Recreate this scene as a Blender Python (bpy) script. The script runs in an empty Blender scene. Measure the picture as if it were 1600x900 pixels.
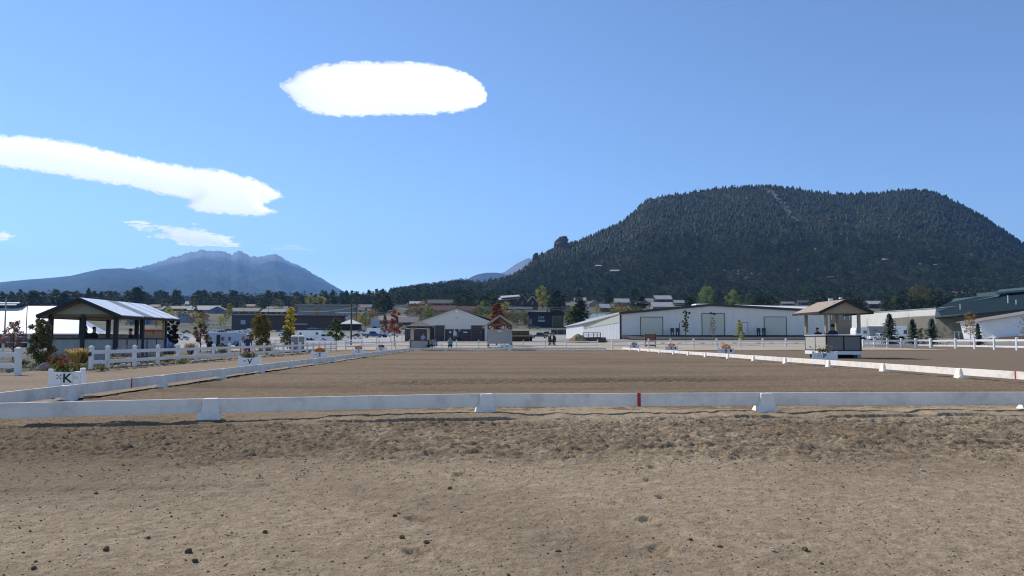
import bpy, bmesh, math, random
import numpy as np
from mathutils import Vector, Matrix, Euler
R = math.radians
PI = math.pi
sc = bpy.context.scene
COL = sc.collection
random.seed(7)
rng = np.random.default_rng(7)

# ------------------------------------------------------------------ camera
F = 1186.0                                   # focal length in photograph pixels
CAM = Vector((0, 0, 1.2))
PITCH = math.atan(80 / F)
YAW = math.atan(34 / F)
cd = bpy.data.cameras.new("camera")
cam = bpy.data.objects.new("camera", cd)
COL.objects.link(cam)
cam.location = CAM
cam.rotation_euler = (PI / 2 + PITCH, 0, -YAW)
cd.sensor_fit = 'HORIZONTAL'
cd.sensor_width = 36
cd.lens = 36 * F / 1600
cd.clip_start = 0.1
cd.clip_end = 60000
sc.camera = cam

# ------------------------------------------------------------------ sky, sun, exposure
SUN_EL, SUN_AZ = R(43), R(-52)               # azimuth from +Y, negative = to the left
w = bpy.data.worlds.new("World")
sc.world = w
w.use_nodes = True
nt = w.node_tree
sky = nt.nodes.new('ShaderNodeTexSky')
sky.sky_type = 'NISHITA'
sky.sun_disc = False
sky.sun_elevation = SUN_EL
sky.sun_rotation = SUN_AZ
sky.altitude = 2300
sky.air_density = 1.0
sky.dust_density = 0.0
sky.ozone_density = 4.5
bg = nt.nodes['Background']
bg.inputs['Strength'].default_value = 0.15
nt.links.new(sky.outputs['Color'], bg.inputs['Color'])
sd = bpy.data.lights.new("sun", 'SUN')
sun = bpy.data.objects.new("sun", sd)
COL.objects.link(sun)
sd.energy = 4.2
sd.angle = R(0.55)
sd.color = (1.0, 0.94, 0.84)
sdir = Vector((math.sin(SUN_AZ) * math.cos(SUN_EL), math.cos(SUN_AZ) * math.cos(SUN_EL), math.sin(SUN_EL)))
sun.rotation_euler = sdir.to_track_quat('Z', 'Y').to_euler()
sc.view_settings.view_transform = 'Standard'
sc.view_settings.look = 'None'
sc.view_settings.exposure = 0.27
sc.view_settings.gamma = 1.0
sc.cycles.use_denoising = True
sc.cycles.max_bounces = 6
sc.cycles.transparent_max_bounces = 12
sc.cycles.volume_bounces = 0
sc.cycles.filter_width = 1.15

# ------------------------------------------------------------------ maths helpers
RM = Euler((PI / 2 + PITCH, 0, -YAW)).to_matrix()

def ray(px, py):
    return RM @ Vector(((px - 800) / F, (450 - py) / F, -1))

def at(px, py, Y):
    d = ray(px, py)
    return CAM + d * (Y / d.y)

def kx(px):
    d = ray(px, 530)
    return d.x / d.y

def col(x, y):
    return 800 + F * 1.0023 * math.tan(math.atan(x / y) - YAW)

def sstep(a, b, v):
    t = np.clip((v - a) / (b - a), 0, 1)
    return t * t * (3 - 2 * t)

TY = [-400, 80, 95, 110, 135, 170, 200, 240, 300, 400, 520, 650, 800, 1000, 1300, 1800, 15000]
TC = [0, 0, .25, .85, 1.26, 1.4, 1.55, 2.4, 5.75, 11.7, 19.2, 27.5, 37.6, 52.6, 74, 95, 150]
TL = [0, 0, .02, .04, .15, .45, .8, 2.0, 5.2, 10.5, 17.0, 24, 33, 45, 60, 80, 150]
TR = [0, 0, .10, .35, .7, 1.15, 1.7, 2.6, 5.9, 11.7, 19.2, 27.5, 37.6, 52.6, 74, 95, 150]

def H(x, y):
    x = np.asarray(x, float); y = np.asarray(y, float)
    r = x / np.maximum(y, 1)
    c = np.interp(y, TY, TC); l = np.interp(y, TY, TL); g = np.interp(y, TY, TR)
    a = 1 - sstep(-.20, -.09, r); b = sstep(.44, .50, r)
    return c * (1 - a - b) + l * a + g * b

def spot(px, row, y0=3.0, y1=2500.0):
    """where the view ray of a pixel meets the terrain"""
    d = ray(px, row)
    y = y0
    while y < y1:
        p = CAM + d * (y / d.y)
        if p.z <= float(H(p.x, p.y)):
            break
        y *= 1.004
    a, b = y / 1.004, y
    for _ in range(12):
        m = (a + b) / 2
        p = CAM + d * (m / d.y)
        if p.z <= float(H(p.x, p.y)): b = m
        else: a = m
    p = CAM + d * (b / d.y)
    return Vector((p.x, p.y, float(H(p.x, p.y))))

_perm = np.random.default_rng(3).permutation(512)
_perm = np.concatenate([_perm, _perm, _perm])
_g = np.random.default_rng(4).uniform(0, 2 * PI, 512)
_gx, _gy = np.cos(_g), np.sin(_g)

def perlin(x, y):
    xi = np.floor(x).astype(int); yi = np.floor(y).astype(int)
    xf = x - xi; yf = y - yi
    u = xf * xf * xf * (xf * (xf * 6 - 15) + 10); v = yf * yf * yf * (yf * (yf * 6 - 15) + 10)
    def gr(ix, iy, fx, fy):
        h = _perm[(ix & 511) + _perm[iy & 511]] & 511
        return _gx[h] * fx + _gy[h] * fy
    a = gr(xi, yi, xf, yf); b = gr(xi + 1, yi, xf - 1, yf)
    c = gr(xi, yi + 1, xf, yf - 1); d = gr(xi + 1, yi + 1, xf - 1, yf - 1)
    return (a + u * (b - a)) * (1 - v) + (c + u * (d - c)) * v * 1.0

def fbm(x, y, o=4, g=.5):
    s = 0; a = 1
    for _ in range(o):
        s = s + a * perlin(x, y); x = x * 2.03 + 17.3; y = y * 2.03 + 9.1; a *= g
    return s

# ------------------------------------------------------------------ object helpers
def tag(o, label=None, cat=None, group=None, kind=None):
    if label: o['label'] = label
    if cat: o['category'] = cat
    if group: o['group'] = group
    if kind: o['kind'] = kind
    return o

def thing(name, label, cat, loc=(0, 0, 0), rz=0, group=None, scale=1):
    o = bpy.data.objects.new(name, None)
    COL.objects.link(o)
    o.empty_display_size = .2
    o.location = loc
    o.rotation_euler = (0, 0, rz)
    o.scale = (scale,) * 3
    return tag(o, label, cat, group)

def copy_tree(o, parent=None):
    c = o.copy()
    COL.objects.link(c)
    if parent: c.parent = parent
    for ch in o.children:
        copy_tree(ch, c)
    return c

class MB:
    def __init__(s):
        s.v = []; s.f = []; s.m = []
    def add(s, vs, fs, mi=0):
        n = len(s.v)
        s.v += [tuple(p) for p in vs]
        for f in fs:
            s.f.append(tuple(n + i for i in f)); s.m.append(mi)
        return s
    def hexa(s, p, mi=0):
        return s.add(p, [(0, 3, 2, 1), (4, 5, 6, 7), (0, 1, 5, 4), (1, 2, 6, 5), (2, 3, 7, 6), (3, 0, 4, 7)], mi)
    def box(s, c, d, rz=0, mi=0, top=(1, 1)):
        x, y, z = d[0] / 2, d[1] / 2, d[2] / 2
        pts = []
        for k, (tx, ty) in ((-1, (1, 1)), (1, top)):
            for a, b in ((-1, -1), (1, -1), (1, 1), (-1, 1)):
                px, py = a * x * tx, b * y * ty
                pts.append((c[0] + px * math.cos(rz) - py * math.sin(rz), c[1] + px * math.sin(rz) + py * math.cos(rz), c[2] + k * z))
        return s.hexa(pts, mi)
    def bar(s, p0, p1, wd, ht, up=(0, 0, 1), mi=0):
        p0 = Vector(p0); p1 = Vector(p1)
        d = (p1 - p0).normalized(); u = Vector(up)
        if abs(d.dot(u)) > .99: u = Vector((0, 1, 0))
        a = d.cross(u).normalized() * wd / 2; b = a.cross(d).normalized() * ht / 2
        return s.hexa([p0 - a - b, p0 + a - b, p1 + a - b, p1 - a - b, p0 - a + b, p0 + a + b, p1 + a + b, p1 - a + b], mi)
    def tube(s, p0, p1, r0, r1=None, n=8, mi=0):
        r1 = r0 if r1 is None else r1
        p0 = Vector(p0); p1 = Vector(p1); d = (p1 - p0).normalized()
        u = Vector((0, 0, 1)) if abs(d.z) < .9 else Vector((1, 0, 0))
        a = d.cross(u).normalized(); b = d.cross(a)
        vs = []
        for p, r in ((p0, r0), (p1, r1)):
            for i in range(n):
                t = 2 * PI * i / n
                vs.append(p + a * math.cos(t) * r + b * math.sin(t) * r)
        fs = [(i, (i + 1) % n, n + (i + 1) % n, n + i) for i in range(n)]
        fs += [tuple(range(n - 1, -1, -1)), tuple(range(n, 2 * n))]
        return s.add(vs, fs, mi)
    def prism(s, poly, y0, y1, mi=0):
        n = len(poly)
        vs = [(x, y0, z) for x, z in poly] + [(x, y1, z) for x, z in poly]
        fs = [(i, (i + 1) % n, n + (i + 1) % n, n + i) for i in range(n)]
        fs += [tuple(range(n - 1, -1, -1)), tuple(range(n, 2 * n))]
        return s.add(vs, fs, mi)
    def slab(s, q, t, mi=0):
        """a quad given thickness downwards"""
        q = [Vector(p) for p in q]
        nrm = (q[1] - q[0]).cross(q[3] - q[0]).normalized()
        if nrm.z < 0: nrm = -nrm
        lo = [p - nrm * t for p in q]
        return s.hexa(lo + q, mi)
    def blob(s, c, r, n=8, m=5, jit=.15, mi=0, seed=None):
        rr = random.Random(seed if seed is not None else random.random())
        vs = [(c[0], c[1], c[2] - r[2])]
        for j in range(1, m):
            t = PI * j / m
            for i in range(n):
                p = 2 * PI * (i + .5 * (j % 2)) / n; k = 1 + rr.uniform(-jit, jit)
                vs.append((c[0] + r[0] * k * math.sin(t) * math.cos(p), c[1] + r[1] * k * math.sin(t) * math.sin(p), c[2] - r[2] * k * math.cos(t)))
        vs.append((c[0], c[1], c[2] + r[2]))
        fs = [(0, 1 + (i + 1) % n, 1 + i) for i in range(n)]
        for j in range(m - 2):
            a = 1 + j * n
            fs += [(a + i, a + (i + 1) % n, a + n + (i + 1) % n, a + n + i) for i in range(n)]
        a = 1 + (m - 2) * n; e = len(vs) - 1
        fs += [(a + i, a + (i + 1) % n, e) for i in range(n)]
        return s.add(vs, fs, mi)
    def build(s, name, mats, parent=None, loc=None, smooth=False, bevel=0):
        me = bpy.data.meshes.new(name)
        me.from_pydata(s.v, [], s.f)
        mats = mats if isinstance(mats, (list, tuple)) else [mats]
        for m in mats: me.materials.append(m)
        if len(mats) > 1: me.polygons.foreach_set('material_index', s.m)
        if smooth: me.polygons.foreach_set('use_smooth', [True] * len(me.polygons))
        me.update()
        o = bpy.data.objects.new(name, me)
        COL.objects.link(o)
        if parent: o.parent = parent
        if loc: o.location = loc
        if bevel:
            b = o.modifiers.new('bevel', 'BEVEL'); b.width = bevel; b.segments = 2; b.limit_method = 'ANGLE'
        return o

def np_mesh(name, v, f, mat, parent=None, smooth=False):
    """v (n,3), f (m,k) arrays -> object"""
    me = bpy.data.meshes.new(name)
    v = np.asarray(v, np.float32); f = np.asarray(f, np.int32); k = f.shape[1]
    me.vertices.add(len(v)); me.vertices.foreach_set('co', v.ravel())
    me.loops.add(f.size); me.loops.foreach_set('vertex_index', f.ravel())
    me.polygons.add(len(f)); me.polygons.foreach_set('loop_start', np.arange(0, f.size, k, dtype=np.int32))
    if smooth: me.polygons.foreach_set('use_smooth', np.ones(len(f), bool))
    me.update(calc_edges=True)
    me.materials.append(mat)
    o = bpy.data.objects.new(name, me)
    COL.objects.link(o)
    if parent: o.parent = parent
    return o

def grid_faces(nx, ny):
    i = np.arange(nx - 1); j = np.arange(ny - 1)
    a = (j[:, None] * nx + i[None, :]).ravel()
    return np.stack([a, a + 1, a + nx + 1, a + nx], 1)

# ------------------------------------------------------------------ materials
_mc = {}

def nodes_of(name):
    m = bpy.data.materials.new(name); m.use_nodes = True
    t = m.node_tree
    return m, t, t.nodes['Principled BSDF'], t.nodes, t.links

def noise(n, l, vec, scale, detail=4, rough=.55):
    x = n.new('ShaderNodeTexNoise'); x.inputs['Scale'].default_value = scale
    x.inputs['Detail'].default_value = detail; x.inputs['Roughness'].default_value = rough
    l.new(vec, x.inputs['Vector'])
    return x.outputs['Fac']

def ramp(n, l, fac, stops):
    r = n.new('ShaderNodeValToRGB'); e = r.color_ramp.elements
    while len(e) < len(stops): e.new(.5)
    for k, (p, c) in zip(e, stops):
        k.position = p; k.color = (*c, 1) if len(c) == 3 else c
    l.new(fac, r.inputs['Fac'])
    return r.outputs['Color']

def mixc(n, l, fac, a, b, mode='MIX'):
    m = n.new('ShaderNodeMix'); m.data_type = 'RGBA'; m.blend_type = mode
    for s, v in ((m.inputs[0], fac), (m.inputs[6], a), (m.inputs[7], b)):
        if hasattr(v, 'links'): l.new(v, s)
        elif isinstance(v, (int, float)): s.default_value = v
        else: s.default_value = (*v, 1)
    return m.outputs[2]

def math_n(n, l, op, a, b=None):
    m = n.new('ShaderNodeMath'); m.operation = op
    for s, v in zip(m.inputs, (a, b)):
        if v is None: continue
        if hasattr(v, 'links'): l.new(v, s)
        else: s.default_value = v
    return m.outputs[0]

def mat(name, col, rough=.6, var=.14, scale=3, bump=.0, bscale=60, metal=0, ribs=None, grime=0, spec=.4):
    if name in _mc: return _mc[name]
    m, t, p, n, l = nodes_of(name)
    tc = n.new('ShaderNodeTexCoord').outputs['Object']
    f = noise(n, l, tc, scale, 5)
    c = ramp(n, l, f, [(.25, tuple(x * (1 - var) for x in col)), (.75, tuple(min(1, x * (1 + var)) for x in col))])
    if grime:
        g = noise(n, l, tc, scale * .35, 6, .7)
        gf = ramp(n, l, g, [(.48, (0, 0, 0)), (.72, (grime,) * 3)])
        c = mixc(n, l, gf, c, (.20, .16, .12))
    l.new(c, p.inputs['Base Color'])
    p.inputs['Roughness'].default_value = rough
    p.inputs['Metallic'].default_value = metal
    p.inputs['Specular IOR Level'].default_value = spec
    h = None
    if ribs:
        wv = n.new('ShaderNodeTexWave'); wv.bands_direction = ribs[0]; wv.inputs['Scale'].default_value = ribs[1]
        l.new(tc, wv.inputs['Vector']); h = wv.outputs['Fac']
        b = n.new('ShaderNodeBump'); b.inputs['Strength'].default_value = ribs[2]; b.inputs['Distance'].default_value = .05
        l.new(h, b.inputs['Height']); l.new(b.outputs['Normal'], p.inputs['Normal'])
    elif bump:
        b = n.new('ShaderNodeBump'); b.inputs['Strength'].default_value = bump; b.inputs['Distance'].default_value = .02
        l.new(noise(n, l, tc, bscale, 4), b.inputs['Height']); l.new(b.outputs['Normal'], p.inputs['Normal'])
    _mc[name] = m
    return m

def leaf(name, c1, c2, tr=.3, tone=False):
    if name in _mc: return _mc[name]
    m, t, p, n, l = nodes_of(name)
    g = n.new('ShaderNodeNewGeometry')
    c = mixc(n, l, g.outputs['Random Per Island'], c1, c2)
    oi = n.new('ShaderNodeObjectInfo')
    c = mixc(n, l, 1.0, c, ramp(n, l, oi.outputs['Random'], [(0, (.8, .84, .8)), (1, (1.15, 1.1, 1.1))]), 'MULTIPLY')
    if tone:                       # each tree of a joined wood has its own shade
        ta = n.new('ShaderNodeAttribute'); ta.attribute_name = 'tone'
        c = mixc(n, l, 1.0, c, ramp(n, l, ta.outputs['Fac'], [(0, (.5, .55, .6)), (.5, (1, 1, 1)), (1, (1.75, 1.6, 1.25))]), 'MULTIPLY')
    l.new(c, p.inputs['Base Color'])
    p.inputs['Roughness'].default_value = .75
    p.inputs['Specular IOR Level'].default_value = .2
    tl = n.new('ShaderNodeBsdfTranslucent'); l.new(c, tl.inputs['Color'])
    mx = n.new('ShaderNodeMixShader'); mx.inputs[0].default_value = tr
    l.new(p.outputs[0], mx.inputs[1]); l.new(tl.outputs[0], mx.inputs[2])
    l.new(mx.outputs[0], n['Material Output'].inputs['Surface'])
    _mc[name] = m
    return m

def dirt(name, c_lo, c_hi, damp, patch=.25, big=.35, fine=1.0, streak=None, band=None):
    if name in _mc: return _mc[name]
    m, t, p, n, l = nodes_of(name)
    pos = n.new('ShaderNodeNewGeometry').outputs['Position']
    base = ramp(n, l, noise(n, l, pos, 7, 8, .65), [(.3, c_lo), (.7, c_hi)])
    sp = noise(n, l, pos, 95, 4, .7)
    base = mixc(n, l, 1.0, base, ramp(n, l, sp, [(.30, (.42, .40, .38)), (.43, (.92, .92, .92)), (.58, (1.03, 1.03, 1.03)), (.76, (1.3, 1.28, 1.24))]), 'MULTIPLY')
    vo = n.new('ShaderNodeTexVoronoi'); vo.inputs['Scale'].default_value = 46
    l.new(pos, vo.inputs['Vector'])
    base = mixc(n, l, 1.0, base, ramp(n, l, vo.outputs['Color'], [(0.0, (.84, .83, .82)), (.5, (1, 1, 1)), (1.0, (1.12, 1.12, 1.12))]), 'MULTIPLY')
    v = pos
    if streak:
        mp = n.new('ShaderNodeMapping'); mp.inputs['Scale'].default_value = streak; l.new(pos, mp.inputs['Vector']); v = mp.outputs['Vector']
    pf = ramp(n, l, noise(n, l, v, big, 5, .6), [(.46, (0, 0, 0)), (.66, (patch,) * 3)])
    base = mixc(n, l, pf, base, damp)
    if band:                       # damp churned strip between two distances, broken up by noise
        mp = n.new('ShaderNodeMapping'); mp.inputs['Scale'].default_value = (1.1, 2.6, 1); l.new(pos, mp.inputs['Vector'])
        sx = n.new('ShaderNodeSeparateXYZ'); l.new(pos, sx.inputs[0])
        yy = math_n(n, l, 'ADD', sx.outputs['Y'], math_n(n, l, 'MULTIPLY', noise(n, l, pos, .8, 4), 2.4))
        ra = n.new('ShaderNodeMapRange'); ra.inputs[1].default_value = band[0]; ra.inputs[2].default_value = band[0] + .8; l.new(yy, ra.inputs[0])
        rb = n.new('ShaderNodeMapRange'); rb.inputs[1].default_value = band[1]; rb.inputs[2].default_value = band[1] - .6; l.new(yy, rb.inputs[0])
        f = ramp(n, l, noise(n, l, mp.outputs['Vector'], 2.2, 7, .7), [(.42, (0, 0, 0)), (.6, (.85,) * 3)])
        base = mixc(n, l, math_n(n, l, 'MULTIPLY', math_n(n, l, 'MULTIPLY', ra.outputs[0], rb.outputs[0]), f), base, tuple(x * .8 for x in damp))
        # a damp patch that spreads from the left
        xx = math_n(n, l, 'ADD', sx.outputs['X'], math_n(n, l, 'MULTIPLY', noise(n, l, pos, .5, 5), 5))
        rc = n.new('ShaderNodeMapRange'); rc.inputs[1].default_value = 2.8; rc.inputs[2].default_value = -1.5; rc.inputs[4].default_value = .62; l.new(xx, rc.inputs[0])
        rd = n.new('ShaderNodeMapRange'); rd.inputs[1].default_value = 5.9; rd.inputs[2].default_value = 7.6; l.new(yy, rd.inputs[0])
        base = mixc(n, l, math_n(n, l, 'MULTIPLY', rc.outputs[0], rd.outputs[0]), base, tuple(x * 1.05 for x in damp))
    l.new(base, p.inputs['Base Color'])
    p.inputs['Roughness'].default_value = .95
    p.inputs['Specular IOR Level'].default_value = .1
    b1 = n.new('ShaderNodeBump'); b1.inputs['Strength'].default_value = .9 * fine; b1.inputs['Distance'].default_value = .012
    l.new(noise(n, l, pos, 60, 6, .7), b1.inputs['Height'])
    b2 = n.new('ShaderNodeBump'); b2.inputs['Strength'].default_value = .7 * fine; b2.inputs['Distance'].default_value = .03
    l.new(noise(n, l, pos, 14, 5, .65), b2.inputs['Height'])
    l.new(b1.outputs['Normal'], b2.inputs['Normal'])
    l.new(b2.outputs['Normal'], p.inputs['Normal'])
    _mc[name] = m
    return m

def glass(name='dark glass', col=(.02, .025, .03)):
    if name in _mc: return _mc[name]
    m, t, p, n, l = nodes_of(name)
    tc = n.new('ShaderNodeTexCoord').outputs['Object']
    l.new(ramp(n, l, noise(n, l, tc, 2), [(.3, col), (.7, tuple(x * 1.6 for x in col))]), p.inputs['Base Color'])
    p.inputs['Roughness'].default_value = .12
    p.inputs['Specular IOR Level'].default_value = .6
    _mc[name] = m
    return m

WHITE = mat('white vinyl', (.74, .72, .70), .5, .05, 2, grime=.22)
RAILW = mat('white boundary plastic', (.87, .785, .685), .55, .06, 5, grime=.4, bump=.15)
PAINTW = mat('white paint', (.78, .78, .77), .5, .05, 2, grime=.1)
CONC = mat('concrete', (.38, .36, .34), .9, .12, 5, .3)
TIMBER = mat('brown timber', (.21, .13, .085), .8, .2, 6, .3)
DARKT = mat('charcoal trim', (.028, .027, .03), .7, .15, 5)
DARKW = mat('dark stained boards', (.055, .05, .052), .8, .25, 4, ribs=('Z', 2.2, .6))
STEEL = mat('grey steel', (.30, .30, .31), .45, .1, 5, metal=.6)
BLACK = mat('black plastic', (.015, .015, .016), .6, .2, 6)
TYRE = mat('tyre rubber', (.018, .018, .018), .9, .2, 10)
RED = mat('red tape', (.42, .025, .03), .5, .1, 5)
BARK = mat('bark', (.085, .062, .048), .95, .25, 9, .6)
GLASS = glass()
# ================================================================== GROUND
DIRT_NEAR = dirt('foreground dirt', (.285, .215, .138), (.47, .365, .242), (.17, .12, .076), .6, .32, 1.3, None, (8.4, 12.4))
DIRT_ARENA = dirt('arena footing', (.18, .128, .08), (.28, .205, .13), (.12, .083, .052), .7, .22, 1.4, (.35, 1.6, 1))
DIRT_TRACK = dirt('sandy track', (.215, .16, .108), (.33, .253, .178), (.17, .125, .085), .5, .3, .9)
DIRT_ROAD = dirt('pale road base', (.40, .335, .25), (.50, .43, .33), (.30, .24, .17), .5, .15, .6)

def near_line(x):                    # the low bank just in front of the near rail
    return np.interp(x, [-9, -6.9, -4.1, -.1, 4.3, 9, 13], [10.1, 10.55, 10.95, 11.35, 11.6, 11.75, 11.8])

def dents(x, y, z):
    for px, row, a, b, an in ((1033, 862, .065, .13, .2), (1012, 815, .06, .12, -.2), (1043, 780, .065, .13, .3), (1016, 750, .06, .13, 0),
                              (1022, 731, .06, .12, 0), (1016, 720, .06, .12, .2), (660, 866, .07, .15, .9), (722, 743, .08, .12, 0), (655, 812, .07, .14, .7)):
        d = ray(px, row); t = -1.2 / d.z; cx, cy = d.x * t, d.y * t
        u = (x - cx) * math.cos(an) + (y - cy) * math.sin(an); v = -(x - cx) * math.sin(an) + (y - cy) * math.cos(an)
        q = np.sqrt((u / a) ** 2 + (v / b) ** 2)
        z = z - .022 * (1 - sstep(.86, 1.0, q)) + .010 * np.exp(-((q - 1.2) / .22) ** 2)
    return z

def micro(x, y):
    z = .016 * fbm(x * .55, y * .55, 3)
    n1 = fbm(x * 1.1 + 40, y * 1.1, 2)
    L = near_line(x)
    churn = sstep(6.9, 8.3, y + .9 * n1 + .02 * x) * (1 - sstep(L - .35, L - .05, y))
    big = fbm(x * 2.6, y * 3.3, 3); mid = fbm(x * 7.5 + 3, y * 9.5, 4, .6)
    rid = np.abs(fbm(x * 4.3 + 11, y * 6 + 5, 3))
    lump = np.maximum(0, fbm(x * 5.2 + 60, y * 6.5 + 8, 3, .55) - .05) ** .7
    z = z + churn * (.026 * big + .03 * mid + .04 * (.28 - rid) * (rid < .5) + .042 * lump * (.6 + n1) + .034 * np.maximum(0, fbm(x * 15 + 9, y * 17, 3, .6)) + .012 * fbm(x * 33, y * 36, 2))
    z = z + .008 * fbm(x * 9, y * 11, 4, .65) + .007 * fbm(x * 24, y * 30, 3, .65)
    e = y - L + .16 * fbm(x * .8, y * .1, 3) + .05 * fbm(x * 5, y * .3, 4)
    z = z + np.clip(.026 + .085 * fbm(x * .8 + 5, y * 0 + 2.3, 4, .6), .004, .05) * sstep(-.014, .014, e) * (1 - sstep(.5, 1.4, e)) + .018 * sstep(.3, 1.3, e)
    # wheel ruts that run along the rail on the right and across on the left
    for (x0, y0, x1, y1, wd, dp, br) in ((.5, 9.25, 13, 9.6, .05, .03, 60), (1.5, 8.35, 13, 9.05, .12, .022, 0), (-13, 9.05, -2.2, 9.35, .05, .02, 0), (-13, 8.3, -3, 8.5, .05, .018, 0),
                                         (-13, 5.2, -1.8, 6.4, .16, .016, 0)):
        t = np.clip((x - x0) / (x1 - x0), 0, 1); yy = y0 + t * (y1 - y0) + .05 * np.sin(x * .7)
        inr = (x > min(x0, x1)) & (x < max(x0, x1))
        d = np.abs(y - yy) / wd
        rut = -dp * (1 - sstep(.5, 1, d)) + dp * .6 * np.exp(-((d - 1.5) / .4) ** 2)
        if br: rut = rut * (.65 + .35 * np.sin(x * br))
        z = z + np.where(inr, rut, 0)
    return z

def sheet(name, xs, ys, fn, m, base=None):
    X, Y = np.meshgrid(xs, ys)
    Z = fn(X, Y)
    if base is not None: Z = Z + base(X, Y)
    o = np_mesh(name, np.stack([X.ravel(), Y.ravel(), Z.ravel()], 1), grid_faces(len(xs), len(ys)), m, smooth=True)
    return tag(o, kind='structure')

ys = [2.0]
while ys[-1] < 13.4: ys.append(ys[-1] + (.0125 if 10.3 < ys[-1] < 12.1 else .011 + .0022 * (ys[-1] - 2)))
sheet('foreground_dirt', np.arange(-10.6, 11.0, .024), np.array(ys), lambda X, Y: dents(X, Y, micro(X, Y)), DIRT_NEAR)

def arena_z(x, y):
    z = .012 * fbm(x * .4, y * .5, 3) + .022 * fbm(x * 1.6, y * 4.5, 4, .65) + .016 * fbm(x * 5, y * 9, 3, .65)
    z = z + .006 * np.sin(y * 9 + 1.5 * fbm(x * .3, y * .3, 2)) * (.5 + .5 * fbm(x * .2 + 5, y * .2, 2))
    # a tractor lug track that crosses the footing
    yy = 21.6 + .06 * x + .5 * np.sin(x * .25); d = np.abs(y - yy)
    lug = np.sin(21 * (x + .75 * d)) * (1 - sstep(1.0, 1.6, d)) * sstep(-4.2, -1.5, x) * (1 - sstep(5, 8.5, x))
    z = z + .045 * lug - .01 * (1 - sstep(1.2, 1.8, d))
    z = z + .03 * np.exp(-((x + 7.55) / .35) ** 2) * (1 + fbm(x * 3, y * 2, 2)) + .03 * np.exp(-((x - 13.7) / .4) ** 2) * (1 + fbm(x * 3, y * 2, 2))
    return z + .02 - .05 * (1 - sstep(12.0, 12.9, y))

ys = [12.6]
while ys[-1] < 80.2: ys.append(ys[-1] + .0042 * ys[-1])
sheet('arena_sand', np.linspace(-8.0, 14.2, 380), np.array(ys), arena_z, DIRT_ARENA)

def track_z(x, y):
    return .03 * fbm(x * .3, y * .3, 3) + .012 * fbm(x * 2, y * 3, 4, .6) + .012
ys = [9.0]
while ys[-1] < 84: ys.append(ys[-1] + .006 * ys[-1])
sheet('sandy_track', np.linspace(-17.2, -7.95, 150), np.array(ys), lambda x, y: track_z(x, y) + .05 * np.exp(-((x + 8.05) / .4) ** 2), DIRT_TRACK)
ys = [10.5]
while ys[-1] < 112: ys.append(ys[-1] + .006 * ys[-1])
DIRT_RIGHT = dirt('outer arena footing', (.16, .115, .075), (.235, .175, .118), (.19, .15, .105), .6, .09, .8, (.12, 1.3, 1))
sheet('warm_up_sand', np.linspace(14.15, 66, 190), np.array(ys), lambda x, y: track_z(x, y) + .004, DIRT_RIGHT, base=H)
sheet('gravel_road', np.linspace(-30, 50, 120), np.linspace(80.3, 109, 90), lambda x, y: .03 * fbm(x * .2, y * .3, 3) + .05, DIRT_ROAD, base=H)

# the land all round, out to the horizon
def land_mat():
    m, t, p, n, l = nodes_of('valley land')
    pos = n.new('ShaderNodeNewGeometry').outputs['Position']
    grass = ramp(n, l, noise(n, l, pos, .045, 8, .7), [(.42, (.04, .045, .026)), (.54, (.085, .078, .045)), (.66, (.15, .13, .08)), (.78, (.27, .24, .175))])
    lot = ramp(n, l, noise(n, l, pos, .03, 6, .6), [(.40, (.24, .21, .17)), (.55, (.36, .34, .31)), (.7, (.42, .375, .31))])
    wood = ramp(n, l, noise(n, l, pos, .02, 6, .6), [(.35, (.07, .065, .045)), (.7, (.16, .13, .085))])
    sx = n.new('ShaderNodeSeparateXYZ'); l.new(pos, sx.inputs[0])
    yn = math_n(n, l, 'ADD', sx.outputs['Y'], math_n(n, l, 'MULTIPLY', noise(n, l, pos, .02, 4), 70))
    def band(a, b):
        r = n.new('ShaderNodeMapRange'); r.inputs[1].default_value = a; r.inputs[2].default_value = b; l.new(yn, r.inputs[0]); return r.outputs[0]
    c = mixc(n, l, band(100, 165), grass, lot)
    c = mixc(n, l, band(262, 330), c, grass)
    c = mixc(n, l, band(560, 760), c, wood)
    l.new(c, p.inputs['Base Color']); p.inputs['Roughness'].default_value = 1
    b = n.new('ShaderNodeBump'); b.inputs['Strength'].default_value = .4; b.inputs['Distance'].default_value = .3
    l.new(noise(n, l, pos, 1.5, 5), b.inputs['Height']); l.new(b.outputs['Normal'], p.inputs['Normal'])
    return m
ys = np.concatenate([np.linspace(-300, 0, 6), np.linspace(6, 80, 12), np.linspace(84, 330, 110), np.geomspace(338, 13800, 96)])
us = np.linspace(-1, 1, 141)
X = us[None, :] * (np.maximum(ys, 0) * 1.15 + 120)[:, None]
Y = np.repeat(ys[:, None], len(us), 1)
inner = (Y < 79)
Z = H(X, Y) - .12 * inner * (X > -19) + .25 * fbm(X * .02, Y * .02, 3) * sstep(110, 260, Y) - .01
Z = Z - .35 * ((Y >= 79) & (Y < 109.5) & (X > -30) & (X < 66)) - .35 * ((Y > 8) & (Y < 112) & (X > 14) & (X < 66))
Z = np.where(Y < 14, Z - .25, Z)
Z = Z + sstep(1000, 3000, Y) * 18 * fbm(X * .0015, Y * .0015, 3)
tag(np_mesh('ground', np.stack([X.ravel(), Y.ravel(), Z.ravel()], 1), grid_faces(len(us), len(ys)), land_mat(), smooth=True), kind='structure')

# ------------------------------------------------------------------ stones on the dirt
STONE = mat('dark clod', (.13, .085, .052), .95, .3, 30, .8, 80)
STONE2 = mat('pale stone', (.40, .36, .31), .9, .2, 20, .5, 60)
def zn(x, y): return float(dents(np.array([x]), np.array([y]), micro(np.array([x]), np.array([y])))[0])

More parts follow.
